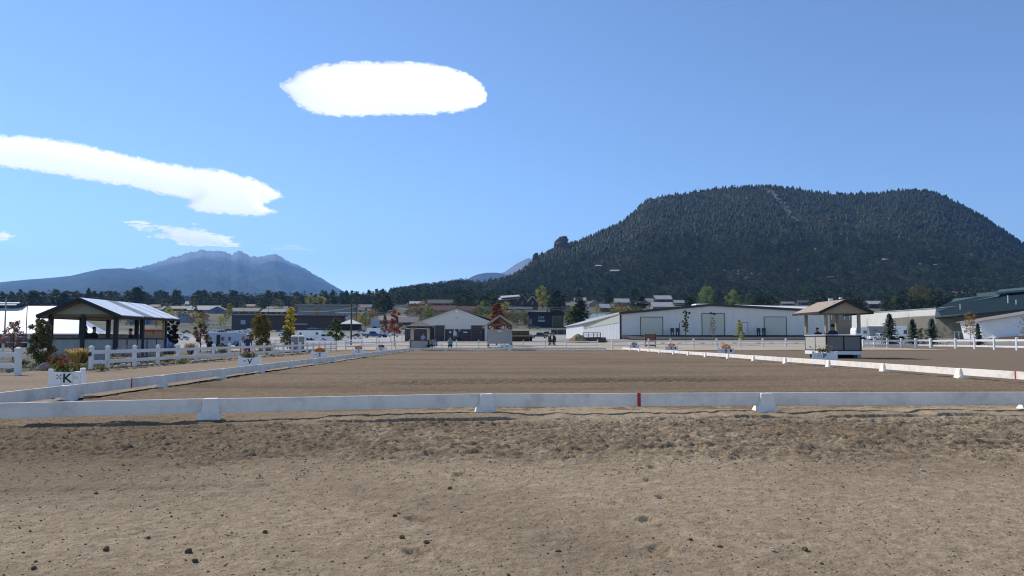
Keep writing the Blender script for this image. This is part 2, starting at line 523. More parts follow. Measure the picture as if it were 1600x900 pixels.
ico_v = []; ico_f = []
_b = bmesh.new(); bmesh.ops.create_icosphere(_b, subdivisions=1, radius=1)
ico_v = np.array([v.co[:] for v in _b.verts]); ico_f = np.array([[v.index for v in f.verts] for f in _b.faces]); _b.free()

def scatter_rocks(name, pts, size, m, flat=.7):
    n = len(pts)
    k = len(ico_v)
    s = size[:, None, None] * rng.uniform(.6, 1.35, (n, k, 1)) * np.array([1, 1, flat])[None, None]
    s = s * rng.uniform(.7, 1.3, (n, 1, 3))
    a = rng.uniform(0, 2 * PI, n); c, q = np.cos(a), np.sin(a)
    v = ico_v[None] * s
    vx = v[..., 0] * c[:, None] - v[..., 1] * q[:, None]; vy = v[..., 0] * q[:, None] + v[..., 1] * c[:, None]
    v = np.stack([vx, vy, v[..., 2]], -1) + pts[:, None, :]
    f = (ico_f[None] + (np.arange(n) * k)[:, None, None]).reshape(-1, 3)
    return np_mesh(name, v.reshape(-1, 3), f, m)

def near_pts(n, y0, y1, pw=1.0):  # over the foreground
    y = y0 + (y1 - y0) * rng.random(n) ** pw; x = rng.uniform(-1, 1, n) * (y * .72 + .5)
    z = dents(x, y, micro(x, y))
    return np.stack([x, y, z], 1)
pts = near_pts(15000, 3.2, 11.6, 1.1); tag(scatter_rocks('gravel', pts, np.minimum(rng.gamma(1.4, .0016, 15000) + .0018, .010), STONE), kind='stuff')
pts = near_pts(4200, 6.6, 11.9, .9); tag(scatter_rocks('clods', pts, np.minimum(rng.gamma(1.5, .005, 4200) + .0035, .011), mat('dirt clod', (.26, .185, .115), .95, .25, 20, .8, 60)), kind='stuff')
pts = near_pts(150, 3.2, 11, 1); tag(scatter_rocks('pale_gravel', pts, np.minimum(rng.gamma(1.6, .002, 150) + .003, .008), mat('buff stone', (.36, .30, .22), .95, .2, 20)), kind='stuff')
for px, row, d, dark, lab in (
        (294, 863, 15, 1, 'large flat dark clod lying in the lower left of the dirt'),
        (305, 878, 10, 1, 'small dark clod just below the large flat one in the lower left'),
        (414, 832, 10, 1, 'dark oval clod right of the large flat one in the lower left'),
        (165, 861, 11, 1, 'angular dark clod left of the large flat clod in the lower left'),
        (52, 888, 10, 1, 'dark clod nearest the bottom left corner of the dirt'),
        (150, 768, 8, 1, 'dark clod on the left below the wheel ruts, farthest of the left clods'),
        (231, 841, 10, 1, 'dark clod above and left of the large flat one in the lower left'),
        (617, 805, 9, 1, 'dark upright clod left of centre in the near dirt'),
        (628, 842, 10, 1, 'dark clod below the upright clod left of centre'),
        (666, 849, 9, 1, 'long dark clod beside the smooth scrape left of centre'),
        (703, 764, 8, 1, 'round dark clod near the pale scuff in the middle of the dirt'),
        (873, 862, 8, 1, 'small dark clod left of the nearest footprint'),
        (1258, 862, 12, 1, 'dark clod lying by itself in the lower right of the dirt'),
        (1208, 864, 9, 0, 'pale stone left of the dark clod in the lower right'),
        (1125, 856, 9, 1, 'dark clod between the footprints and the pale stone'),
        (1079, 844, 8, 1, 'dark clod just right of the nearest footprint'),
        (1441, 736, 8, 0, 'pale stone on the right of the smooth dirt')):
    g = spot(px, row); s = d / F * g.y * .5
    mb = MB(); mb.blob((0, 0, 0), (s, s * .8, s * .62), 8, 6, .3, seed=px)
    o = mb.build('stone' if not dark else 'dirt_clod', STONE2 if not dark else STONE)
    o.location = (g.x, g.y, zn(g.x, g.y) + s * .25); o.rotation_euler = (0, 0, px)
    tag(o, lab, 'stone' if not dark else 'clod', 'loose clods and stones on the dirt')

# ================================================================== MOUNTAINS
def rock_mat(name, cols, sc_, tops=None, bump=1.0):
    m, t, p, n, l = nodes_of(name)
    pos = n.new('ShaderNodeNewGeometry').outputs['Position']
    c = ramp(n, l, noise(n, l, pos, sc_, 9, .68), cols)
    if tops:
        sx = n.new('ShaderNodeSeparateXYZ'); l.new(pos, sx.inputs[0])
        zz = math_n(n, l, 'ADD', sx.outputs['Z'], math_n(n, l, 'MULTIPLY', noise(n, l, pos, sc_ * 1.7, 6), tops[2]))
        r = n.new('ShaderNodeMapRange'); r.inputs[1].default_value = tops[0]; r.inputs[2].default_value = tops[1]; l.new(zz, r.inputs[0])
        c = mixc(n, l, r.outputs[0], c, ramp(n, l, noise(n, l, pos, sc_ * 3, 6), [(.3, tops[3]), (.7, tuple(x * 1.4 for x in tops[3]))]))
    l.new(c, p.inputs['Base Color']); p.inputs['Roughness'].default_value = 1; p.inputs['Specular IOR Level'].default_value = 0
    b = n.new('ShaderNodeBump'); b.inputs['Strength'].default_value = bump; b.inputs['Distance'].default_value = 1.2 / sc_ * .04
    l.new(noise(n, l, pos, sc_ * 5, 6, .65), b.inputs['Height']); l.new(b.outputs['Normal'], p.inputs['Normal'])
    return m

class Mountain:
    def __init__(s, name, sil, D0, Dr, m, step=5, rows=44, amp=10, pw=1.25, back=2.0, jag=0):
        s.px = np.arange(sil[0][0], sil[-1][0] + 1, step)
        s.row = np.interp(s.px, [a for a, _ in sil], [b for _, b in sil])
        s.jag = (jag * (np.abs(fbm(s.px * .11, s.px * 0 + 3.3, 4, .65)) - .25) * sstep(455, 425, s.row)) if jag else s.row * 0
        s.Dr = np.interp(s.px, [a for a, _ in Dr], [b for _, b in Dr])
        s.D0 = D0; s.pw = pw
        ridge = np.array([at(p, r, d)[:] for p, r, d in zip(s.px, s.row, s.Dr)])
        s.kx = ridge[:, 0] / ridge[:, 1]
        s.zr = ridge[:, 2]
        s.amp = amp; s.rows = rows
        T = np.concatenate([np.linspace(0, 1, rows), 1 + np.linspace(.06, back - 1, 7)])
        V = np.stack([s.point(np.arange(len(s.px)), np.full(len(s.px), t)) for t in T])
        s.o = tag(np_mesh(name, V.reshape(-1, 3), grid_faces(len(s.px), len(T)), m, smooth=True), kind='structure')
    def point(s, i, t):
        i = np.asarray(i, float)
        kx = np.interp(i, np.arange(len(s.kx)), s.kx); zr = np.interp(i, np.arange(len(s.zr)), s.zr); Dr = np.interp(i, np.arange(len(s.Dr)), s.Dr)
        tt = np.minimum(t, 1)
        D = s.D0 + (Dr - s.D0) * t
        z0 = H(kx * s.D0, s.D0) - 4
        w_ = tt ** s.pw * (1 - .0 * tt)
        z = z0 + (zr - z0) * w_
        x = kx * D
        z = z + s.amp * np.sin(np.clip(tt, 0, 1) * PI) * 1.3 * fbm(x * 3.2 / s.amp * .06 + 7, D * 3.2 / s.amp * .06, 5, .55)
        z = z + np.interp(i, np.arange(len(s.px)), s.jag) * Dr / F * np.minimum(t, 2 - np.minimum(t, 2)) ** 16
        over = np.maximum(t - 1, 0)
        z = z - over * np.maximum(zr - 20, 5) * .9
        return np.stack([x, D, z], -1)

FOREST_ROCK = rock_mat('wooded rocky slope', [(.3, (.022, .026, .018)), (.52, (.038, .038, .03)), (.66, (.075, .066, .056)), (.8, (.16, .135, .115))], .012)
SIL_R = [(610, 462), (660, 455), (700, 449), (725, 445), (755, 447), (790, 438), (807, 430), (822, 419), (834, 408), (850, 398), (866, 390), (888, 384), (915, 374), (935, 364), (955, 356), (975, 346), (988, 335), (1000, 322), (1012, 313),
         (1035, 307), (1060, 306), (1090, 300), (1130, 295), (1170, 292), (1205, 291), (1250, 298), (1290, 303), (1340, 305), (1380, 302), (1412, 298), (1445, 299), (1462, 302), (1490, 315), (1530, 336),
         (1565, 358), (1600, 383), (1650, 412), (1720, 440), (1850, 462)]
MT = Mountain('mountain', SIL_R, 940, [(610, 1250), (760, 1500), (900, 1750), (1100, 2000), (1600, 2000), (1850, 1700)], FOREST_ROCK)
FAR_MAT = rock_mat('far wooded slopes', [(.35, (.04, .05, .05)), (.6, (.065, .075, .07)), (.8, (.10, .10, .095))], .002, (1090, 1290, 150, (.185, .19, .195)))
SIL_B = [(120, 452), (170, 432), (205, 420), (235, 413), (268, 402), (285, 399), (297, 393), (306, 393), (316, 389), (322, 391), (331, 392), (345, 391), (352, 393), (362, 398), (372, 392), (378, 394), (390, 400), (405, 401),
         (418, 398), (430, 396), (440, 402), (452, 409), (468, 415), (490, 428), (508, 438), (526, 449), (560, 468), (600, 480)]
Mountain('far_mountain', SIL_B, 4600, [(120, 12000), (600, 12000)], FAR_MAT, 2, 64, 120, 1.15, 1.3, 5)
FAR2 = rock_mat('far forested foothill', [(.35, (.035, .045, .042)), (.6, (.055, .065, .058)), (.85, (.08, .085, .07))], .005)
SIL_A = [(-260, 462), (-120, 452), (0, 441), (40, 437), (80, 434), (110, 431), (140, 424), (160, 420), (190, 419), (220, 422), (250, 430), (275, 440), (300, 449), (335, 462), (370, 475)]
Mountain('foothill', SIL_A, 3600, [(-260, 9000), (370, 9000)], FAR2, 5, 44, 70, 1.1, 1.3)
SNOW = rock_mat('pale high ridge', [(.35, (.12, .13, .14)), (.6, (.20, .20, .21)), (.8, (.5, .5, .52))], .006)
Mountain('high_ridge', [(690, 462), (745, 446), (770, 432), (790, 424), (805, 413), (825, 403), (845, 408), (880, 425), (940, 455)], 6200, [(690, 12000), (940, 12000)], SNOW, 4, 26, 20, 1.0, 1.3)
Mountain('side_ridge', [(690, 458), (722, 441), (738, 432), (748, 428), (762, 426), (778, 426), (795, 430), (840, 440), (900, 460)], 4600, [(690, 9000), (900, 9000)], FAR2, 4, 24, 16, 1.0, 1.3)

# rock pinnacles on the ridge
PINK = rock_mat('weathered granite', [(.3, (.05, .043, .042)), (.6, (.10, .082, .075)), (.8, (.17, .145, .13))], .05)
def pinnacle(px, row, wpx, hpx, D, label, sx=1):
    p = at(px, row, D); s = D / F
    mb = MB()
    rr = random.Random(px)
    n = 14; lv = [(0, 1.2, 0), (.2, 1.08, .02), (.4, 1.0, .03), (.6, .9, .08), (.75, .8, .14), (.88, .66, .22), (.96, .5, .3), (1.0, .2, .38)]
    vs = []
    for hh, wd, off in lv:
        for i in range(n):
            a = 2 * PI * i / n; k = wd * (1 + rr.uniform(-.2, .16))
            vs.append((wpx * s * .5 * (k * math.cos(a) + off * sx), wpx * s * .5 * k * math.sin(a), hpx * s * (hh - .25 * (hh == 0)) + rr.uniform(-.03, .03) * hpx * s))
    fs = [(j * n + i, j * n + (i + 1) % n, (j + 1) * n + (i + 1) % n, (j + 1) * n + i) for j in range(len(lv) - 1) for i in range(n)] + [tuple(range((len(lv) - 1) * n, len(lv) * n))]
    mb.add(vs, fs)
    o = mb.build('rock_pinnacle', PINK); o.location = p
    return tag(o, label, 'rock', 'rock pinnacles on the ridge')
pinnacle(877, 391, 23, 22, 1690, 'tall blocky rock pinnacle standing on the wooded ridge')
pinnacle(837, 404, 9, 9, 1590, 'small rock stub lower left on the wooded ridge')

# ------------------------------------------------------------------ conifers
PINE = leaf('pine needles', (.022, .037, .02), (.046, .066, .032), .1)
PINE_FAR = leaf('distant conifers', (.014, .024, .015), (.028, .04, .022), .03, True)

def cone_template(seed):
    r = np.random.default_rng(seed)
    v = []; f = []
    for (z0, z1, rad) in ((.10, .66, .33), (.36, .88, .28), (.6, 1.0, .17)):
        b = len(v); n = 5
        for i in range(n):
            a = 2 * PI * i / n + r.uniform(-.4, .4); q = rad * r.uniform(.65, 1.2)
            v.append((q * math.cos(a), q * math.sin(a), z0 + r.uniform(-.08, .08)))
        v.append((r.uniform(-.05, .05), r.uniform(-.05, .05), z1))
        f += [(b + i, b + (i + 1) % n, b + n) for i in range(n)]
    return np.array(v), np.array(f)

def join_instances(name, temps, pos, size, m, wide=1.0):
    n = len(pos); which = rng.integers(0, len(temps), n)
    V = []; Fc = []; TN = []; off = 0
    for k, (tv, tf) in enumerate(temps):
        s = which == k; c = int(s.sum())
        if not c: continue
        a = rng.uniform(0, 2 * PI, c)[:, None]; sz = size[s][:, None]; wd = wide * rng.uniform(.8, 1.25, c)[:, None]
        x = (tv[None, :, 0] * np.cos(a) - tv[None, :, 1] * np.sin(a)) * sz * wd + pos[s][:, 0:1]
        y = (tv[None, :, 0] * np.sin(a) + tv[None, :, 1] * np.cos(a)) * sz * wd + pos[s][:, 1:2]
        z = tv[None, :, 2] * sz + pos[s][:, 2:3]
        V.append(np.stack([x, y, z], -1).reshape(-1, 3))
        Fc.append((tf[None] + (np.arange(c) * len(tv))[:, None, None]).reshape(-1, 3) + off)
        off += c * len(tv); TN.append(np.repeat(rng.random(c), len(tv)))
    o = np_mesh(name, np.concatenate(V), np.concatenate(Fc), m)
    a_ = o.data.attributes.new('tone', 'FLOAT', 'POINT'); a_.data.foreach_set('value', np.concatenate(TN).astype(np.float32))
    return o

temps = [cone_template(i) for i in range(10)]
n = 33000
i = rng.uniform(0, len(MT.px) - 1, n); t = rng.random(n) ** .9 * 1.03
px_i = np.interp(i, np.arange(len(MT.px)), MT.px)
P = MT.point(i, np.minimum(t, 1.0))
# open rocky ground: a cleared strip, crags, and thin places
streak = np.abs(px_i - (1196 + (1 - t) * 150)) < 8 + 4 * rng.random(n)
strip = streak & (t > .62) & (t < .97)
thin = fbm(P[:, 0] * .006 + 3, P[:, 1] * .005, 4)
crag = ((np.abs(px_i - 1330) < 55) & (np.abs(t - .72) < .07)) | ((np.abs(px_i - 1155) < 28) & (np.abs(t - .22) < .05)) | ((np.abs(px_i - 1030) < 26) & (t > .93))
keep = ~(strip & (rng.random(n) < .85)) & ~((thin > .3) & (rng.random(n) < .5)) & ~(crag & (rng.random(n) < .6))
P = P[keep]; tk = t[keep]
low = (tk < .20 + .4 * rng.random(len(tk))) | (P[:, 1] < 1350 + 200 * rng.random(len(tk))); P_low = P[low]; P = P[~low]; tk = tk[~low]
CABINS = [(953, 968, 424.5, 421), (1450, 1463, 413.8, 410.8), (1433, 1440, 411.5, 409.5), (1518, 1527, 433.5, 431), (1376, 1388, 405, 402), (1160, 1170, 462, 458.5), (1478, 1500, 459, 455), (1502, 1522, 461, 456.5), (930, 940, 416.5, 414), (1290, 1304, 433, 430.5)]
def clear_cabins(P):
    c = 800 + F * 1.0023 * np.tan(np.arctan(P[:, 0] / P[:, 1]) - YAW); r = 530 - (P[:, 2] - 1.2) / P[:, 1] * F
    k = np.ones(len(P), bool)
    for a, b, lo, hi in CABINS: k &= ~((c > a - 3) & (c < b + 3) & (r > hi) & (r < lo + 8.5))
    return k
k_ = clear_cabins(P); P = P[k_]; tk = tk[k_]; P_low = P_low[clear_cabins(P_low)]
def spot_m(px, row):
    i = np.interp(px, MT.px, np.arange(len(MT.px))); t = np.linspace(.02, 1, 400); q = MT.point(np.full(400, i), t)
    return Vector(q[int(np.argmin(np.abs(530 - (q[:, 2] - 1.2) / q[:, 1] * F - row)))])
tag(join_instances('mountain_forest', temps, P - np.array([0, 0, .6]), (3.6 + rng.gamma(4.0, .85, len(P))) * (1 + .2 * (1 - tk)), PINE_FAR), kind='stuff')
# boulders showing between the trees
n = 620
i = rng.uniform(0, len(MT.px) - 1, n); t = rng.random(n)
pi_ = np.interp(i, np.arange(len(MT.px)), MT.px)
Q = MT.point(i, t); th = fbm(Q[:, 0] * .006 + 3, Q[:, 1] * .005, 4)
stk = (np.abs(pi_ - (1196 + (1 - t) * 150)) < 9) & (t > .62) & (t < .97)
crag = ((np.abs(pi_ - 1330) < 60) & (np.abs(t - .72) < .08)) | ((np.abs(pi_ - 1155) < 28) & (np.abs(t - .22) < .06)) | ((np.abs(pi_ - 1030) < 30) & (t > .9))
kp = (th > .22) | stk | crag
ts_ = .66 + .305 * rng.beta(1.5, 1.2, 150)
extra = MT.point(np.interp(np.concatenate([1196 + (1 - ts_) * 150 + rng.normal(0, 3.2, 150), rng.uniform(1275, 1390, 40), rng.uniform(1130, 1185, 30), rng.uniform(1005, 1060, 30)]), MT.px, np.arange(len(MT.px))),
                 np.concatenate([ts_, rng.uniform(.66, .79, 40), rng.uniform(.17, .27, 30), rng.uniform(.9, 1, 30)]))
Q = np.concatenate([Q[kp], extra])
tag(scatter_rocks('crags', Q, rng.uniform(1.4, 3.8, len(Q)), rock_mat('bare granite', [(.3, (.14, .12, .105)), (.7, (.28, .24, .21))], .05), .9), kind='stuff')

def pine_mesh(seed, hgt=1.0, width=.28, base=.16, n=26, dense=5):
    """crown of a ponderosa: many small needle tufts on whorled limbs, unit height"""
    r = np.random.default_rng(seed); V = []; Fc = []
    lean = r.uniform(-.03, .03, 2)
    for k in range(n):
        z = base + (1 - base) * (k + r.uniform(0, 1)) / n
        prof = (1 - ((z - base) / (1 - base)) ** 1.7) * .9 + .12
        if r.random() < .12: prof *= .5
        for b in range(dense):
            a = r.uniform(0, 2 * PI); q = width * prof * r.uniform(.35, 1.1)
            c = np.array([q * math.cos(a) + lean[0] * z, q * math.sin(a) + lean[1] * z, z + r.uniform(-.02, .02)])
            for _ in range(2):
                d = r.normal(size=(3, 3)) * np.array([.048, .048, .030]); d[:, :2] += np.array([math.cos(a), math.sin(a)]) * .012
                o = len(V); V += list(c + d); Fc.append((o, o + 1, o + 2))
    return np.array(V), np.array(Fc)

def trunk_mb(h, r0, r1=.01, n=6): 
    return MB().tube((0, 0, -.05 * h), (0, 0, h), r0, r1, n)
# ================================================================== ARENA BOUNDARY
def holder(px_, name, parent, loc, rz):
    mb = MB()
    mb.box((0, 0, .145), (.30, .28, .31), top=(.64, .5))
    o = mb.build(name, RAILW, parent, loc, bevel=.012); o.rotation_euler = (0, 0, rz)
    f = MB(); f.box((-.115, 0, .055), (.13, .36, .11), top=(.6, .5)); 
    g = f.build('foot', RAILW, o, bevel=.01)
    return o

def boundary(label, pts, bands=(), zoff=0.0):
    """pts: (x, y) of every holder; rails run between them"""
    t = thing('boundary_rail', label, 'arena fence', (pts[0][0], pts[0][1], 0), 0, 'low white rails around the riding arena')
    ox, oy = pts[0]
    rr = random.Random(len(pts))
    for k, (x, y) in enumerate(pts):
        a, b = pts[max(k - 1, 0)], pts[min(k + 1, len(pts) - 1)]
        rz = math.atan2(b[1] - a[1], b[0] - a[0])
        holder(0, 'holder', t, (x - ox, y - oy, zoff + rr.uniform(-.008, .008)), rz)
    for k in range(len(pts) - 1):
        a = Vector((pts[k][0] - ox, pts[k][1] - oy, 0)); b = Vector((pts[k + 1][0] - ox, pts[k + 1][1] - oy, 0))
        d = (b - a).normalized(); s = Vector((d.y, -d.x, 0)) * .02
        z0 = .195 + zoff + rr.uniform(-.006, .006); z1 = .195 + zoff + rr.uniform(-.006, .006)
        mb = MB(); mb.bar(a + d * .012 + Vector((0, 0, z0)), b - d * .012 + Vector((0, 0, z1)), .042, .21)
        o = mb.build('rail', RAILW, t, bevel=.006)
        for kk, f in bands:
            if kk == k:
                p = a + (b - a) * f + Vector((0, 0, z0 + (z1 - z0) * f)); m2 = MB(); m2.bar(p - d * .027, p + d * .027, .05, .216)
                m2.build('marker_band', RED, o)
    return t
def topxy(px, row, z=.30):
    d = ray(px, row); k = (z - CAM.z) / d.z; return (d.x * k, d.y * k)
near_pts_ = [(-7.75, 10.35), topxy(330, 626), topxy(760, 618), topxy(1196, 616.5), topxy(1612, 615), (13.7, 12.9)]
def frac(px, a, b):     # fraction along a-b at which a pixel column falls
    lo, hi = 0, 1
    for _ in range(40):
        m = (lo + hi) / 2; x = a[0] + (b[0] - a[0]) * m; y = a[1] + (b[1] - a[1]) * m
        if col(x, y) > px: hi = m
        else: lo = m
    return lo
boundary('low white rail across the near end of the arena, red band right of its middle', near_pts_, [(2, frac(997, near_pts_[2], near_pts_[3]))], .03)
Ls = [(-7.98 - .03 * math.sin(k * 1.7), 10.7 + 4.02 * k) for k in range(18)]
boundary('low white rail down the left long side of the arena, its inner face in shade', Ls, [(1, .62)], .03)
Rs = [(14.2 + .04 * math.sin(k * 2.1), 13.6 + 4.5 * k) for k in range(16)]
boundary('sunlit low white rail down the right long side of the arena', Rs, [(1, .47)], .03)
Fs = [(-7.98 + 3.35 * k, 79.6 + .1 * k) for k in range(7)]
boundary('low white rail across the far end of the arena, in front of the huts', Fs, (), .02)

# ================================================================== LETTER PLANTERS
LETTER = mat('black lettering', (.012, .012, .014), .6, .1, 5)
LOGO = mat('cream print', (.62, .58, .42), .7, .1, 5)
def text_part(s, size, loc, m, parent, name='lettering', ext=.002, rot=(PI / 2, 0, 0), bold=.0):
    c = bpy.data.curves.new('txt', 'FONT'); c.body = s; c.size = size; c.align_x = 'CENTER'; c.extrude = ext; c.offset = bold
    o = bpy.data.objects.new('txt', c); COL.objects.link(o)
    me = bpy.data.meshes.new_from_object(o.evaluated_get(bpy.context.evaluated_depsgraph_get()))
    bpy.data.objects.remove(o); bpy.data.curves.remove(c)
    me.materials.clear(); me.materials.append(m); me.name = name
    q = bpy.data.objects.new(name, me); COL.objects.link(q); q.parent = parent; q.location = loc; q.rotation_euler = rot
    return q
FLOWERC = {'red': ((.40, .035, .03), (.52, .13, .07)), 'orange': ((.52, .13, .012), (.62, .22, .03)), 'maroon': ((.05, .012, .014), (.10, .02, .02)),
           'pink': ((.55, .12, .10), (.62, .30, .16)), 'salmon': ((.60, .20, .12), (.66, .36, .24))}
GREEN_FL = leaf('planter greens', (.09, .12, .035), (.22, .24, .07), .3)
def leaf_cloud(n, c, r, size, seed, up=.35, shell=.55):
    q = np.random.default_rng(seed)
    d = q.normal(size=(n, 3)); d /= np.linalg.norm(d, axis=1)[:, None]
    rad = (shell + (1 - shell) * q.random((n, 1))) * (.85 + .3 * q.random((n, 1)))
    p = d * rad * np.array(r)[None] + np.array(c)[None]
    a = q.normal(size=(n, 3)); a[:, 2] *= up + .2; a /= np.linalg.norm(a, axis=1)[:, None]
    b = np.cross(a, q.normal(size=(n, 3))); b /= np.linalg.norm(b, axis=1)[:, None]
    s = size * q.uniform(.6, 1.3, (n, 1))
    V = np.stack([p - a * s, p - b * s * .55, p + a * s, p + b * s * .55], 1).reshape(-1, 3)
    return V, np.arange(4 * n).reshape(-1, 4)
def flowers(kind, x, y, z, wd, hg, seed, label, green=True, mum=False):
    t = thing('flower_arrangement', label, 'flowers', (x, y, z), 0, 'flowers in the letter planters')
    c1, c2 = FLOWERC[kind]
    m = leaf(kind + ' petals', c1, c2, .25)
    if mum:
        V, f = leaf_cloud(420, (0, 0, hg * .35), (wd * .5, wd * .35, hg * .55), .035, seed, .5, .8)
    else:
        V = []; q = np.random.default_rng(seed)
        for k in range(36):
            v, _ = leaf_cloud(7, (q.normal() * .27 * wd, q.uniform(-.13, .13), hg * q.uniform(.3, 1.15)), (.032, .03, .026), .02, seed * 50 + k, .5, .3)
            V.append(v)
        V = np.concatenate(V); f = np.arange(len(V)).reshape(-1, 4)
    np_mesh('blossom', V, f, m, t)
    if green:
        V, f = leaf_cloud(420, (0, 0, hg * .3), (wd * .5, .15, hg * .5), .032, seed + 9, .6, .2); np_mesh('foliage', V, f, GREEN_FL, t)
    return t
def planter(letter, x, y, label, small=None, logo=False, wd=.70, h=.54, rz=0.0):
    t = thing('letter_planter', label, 'planter', (x, y, 0.01), rz, 'white letter planters along the arena')
    mb = MB(); mb.box((0, 0, h * .47), (wd, .28, h * .94 - .02)); o = mb.build('box', PAINTW, t, bevel=.008)
    for sx in (-1, 1):
        for sy in (-1, 1):
            m2 = MB(); m2.box((sx * (wd / 2 - .02), sy * .125, h * .52), (.10, .075, h * 1.04), top=(.94, .94)); m2.build('corner_post', PAINTW, t, bevel=.008)
    for k in (-1, 1):
        m2 = MB(); m2.box((k * wd * .17, -.1415, h * .45), (.006, .004, h * .8)); m2.build('panel_groove', mat('groove shade', (.45, .45, .46), .8), t)
    if letter: text_part(letter, h * .46, (0, -.147, h * .55), LETTER, t, 'letter', bold=.004)
    if small: text_part(small, h * .24, (.01, -.147, h * .33), LETTER, t, 'small_letter')
    if logo:
        m2 = MB()
        for a, b in ((-.03, .03), (.03, .03), (0, 0), (-.03, -.03), (.03, -.03)): m2.box((a - wd * .24, -.1445, h * .76 + b), (.022, .004, .022), .0)
        m2.build('printed_dots', LETTER, t)
        m2 = MB()
        for k in range(7): m2.box((wd * .24 + (k % 3 - 1) * .035, -.1445, h * .75 + (k // 3 - 1) * .035), (.028, .004, .024))
        m2.build('printed_emblem', LOGO, t)
    else:
        m2 = MB()
        m2.box((-wd * .24, -.1445, h * .72), (.07, .004, .06)); m2.build('printed_emblem', mat('grey print', (.4, .4, .42), .7), t)
    return t
PLX = lambda px, x: x / kx(px)
for (let, px, side, lab, sm, logo, wd, fl, mum, flab) in (
        ('K', 107, -8.62, 'white planter lettered K and D, nearest on the left side of the arena', 'D', True, .60, 'red', False, 'red and green flowers in the planter lettered K'),
        ('V', 391, -8.62, 'white planter lettered V outside the left rail', None, False, .72, 'red', False, 'reddish flowers in the planter lettered V'),
        ('E', 500, -8.62, 'white planter with orange flowers halfway along the left rail', None, False, .78, 'orange', True, 'wide orange mum in the planter halfway along the left rail'),
        ('S', 560.5, -8.62, 'white planter with a small orange mum, second from the far end on the left', None, False, .80, 'orange', True, 'small orange mum in the second farthest planter on the left'),
        ('H', 596, -8.62, 'white planter with dark flowers at the far end of the left rail', None, False, .80, 'maroon', True, 'dark maroon flowers in the farthest planter on the left'),
        ('P', 1288, 14.95, 'white planter lettered P beside the hut on the right', None, False, 1.0, 'salmon', False, 'salmon pink and green flowers in the planter lettered P'),
        ('B', 1134, 14.95, 'white planter with orange flowers outside the right rail, left of the planter lettered P', None, False, .95, 'orange', True, 'wide orange mum outside the right rail'),
        ('R', 1049, 14.95, 'white planter with orange flowers in front of the brown board', None, False, .95, 'orange', True, 'orange mum in front of the white barn, farther of the two on the right'),
        ('M', 991, 14.95, 'white planter with dark flowers at the far end of the right rail', None, False, .95, 'maroon', True, 'dark maroon flowers in the farthest planter on the right')):
    y = PLX(px, side); h = .56 if side < 0 else .62
    zz = max(0.01, float(H(side, y)) + .02)
    t = planter(let, side, y, lab, sm, logo, wd, h, -kx(px) * .95); t.location.z = zz
    flowers(fl, side - (.08 if let == 'K' else .05 if not mum else 0.0), y, zz + h * .93, wd * (.95 if not mum else .62), (.27 if not mum else .24) if side < 0 else .3, px.__hash__() % 97, flab, not mum, mum)
    if side > 0 and let in 'BR':
        m2 = MB(); m2.box((.3, -.1445, h * .75), (.12, .004, .16)); m2.build('printed_label', LETTER, t)
g = spot(792, 546.5)
for k, dx in enumerate((-.42, 0, .42)):
    t = planter('C' if k == 1 else None, g.x + dx, g.y - .9, ('white planter at the left of three below the timber hut', 'middle one of three white planters below the timber hut', 'white planter at the right of three below the timber hut')[k], None, False, .40, .62 + .04 * (k == 0))
    t['group'] = 'white planters below the timber hut'; t.location.z = .02

# ================================================================== WHITE FENCES
def fence(label, pts, hgt, pw=.13, rails=((.80, .14), (.36, .14)), cap=True, m=WHITE, skip=(), group='white fences round the grounds', rt=.045):
    """pts: ground points of the posts"""
    o0 = Vector(pts[0])
    t = thing('rail_fence', label, 'fence', o0, 0, group)
    hs = hgt if isinstance(hgt, (list, tuple)) else [hgt] * len(pts)
    for p, h in zip(pts, hs):
        q = Vector(p) - o0
        mb = MB(); mb.box((q.x, q.y, q.z + h / 2 - .1), (pw, pw, h + .2)); po = mb.build('post', m, t, bevel=.006)
        if cap:
            mb = MB(); mb.box((q.x, q.y, q.z + h + .02), (pw + .04, pw + .04, .04)); mb.box((q.x, q.y, q.z + h + .06), (pw + .01, pw + .01, .05), top=(.35, .35)); mb.build('post_cap', m, po)
    for k in range(len(pts) - 1):
        if k in skip: continue
        a = Vector(pts[k]) - o0; b = Vector(pts[k + 1]) - o0; d = (b - a).normalized() * pw * .52
        for f, hh in rails:
            mb = MB(); mb.bar(a + d + Vector((0, 0, hs[k] * f)), b - d + Vector((0, 0, hs[k + 1] * f)), rt, hh); mb.build('rail', m, t, bevel=.004)
    return t
# left fence, parallel to the arena
FX = -15.0
ysf = [29.1, 30.25] + [32.5 + 2.33 * k for k in range(19)]
fence('white two rail fence down the left side, its first post carrying a black box', [(FX + .05 * math.sin(k), y, float(H(FX, y)) + .02) for k, y in enumerate(ysf)], .86)
mb = MB(); mb.box((0, 0, 0), (.09, .06, .15)); b_ = mb.build('post_box', BLACK, None, bevel=.01); b_.location = (FX - .0, 29.1 - .1, .64); tag(b_, 'small black box fixed to the first post of the left fence', 'box')
g = (-15.62, 25.7, .02)
fence('short white fence panel at the left edge, ending in a tall post', [(g[0] - 3 * 2.3, g[1] + .5, .02), (g[0] - 2 * 2.3, g[1] + .35, .02), (g[0] - 2.3, g[1] + .15, .02), g], [.80, .80, .80, .84], .16)
fence('low white fence farther back at the left edge, beyond the short panel', [(-38, 47.5, .0), (-33.5, 47, .0), (-30.0, 46.8, 0)], .98, .15)
# trellis gate behind the left shrub
t = thing('trellis_gate', 'small white lattice gate left of the tall shrub', 'gate', (-28.0, 46, 0), 0)
for k in range(3):
    mb = MB(); mb.box((-.9 + .75 * k, 0, .75), (.09, .08, 1.5)); mb.build('post', WHITE, t)
for k in range(4):
    mb = MB(); mb.box((-.15, 0, .35 + .33 * k), (1.6, .04, .07)); mb.build('slat', WHITE, t)
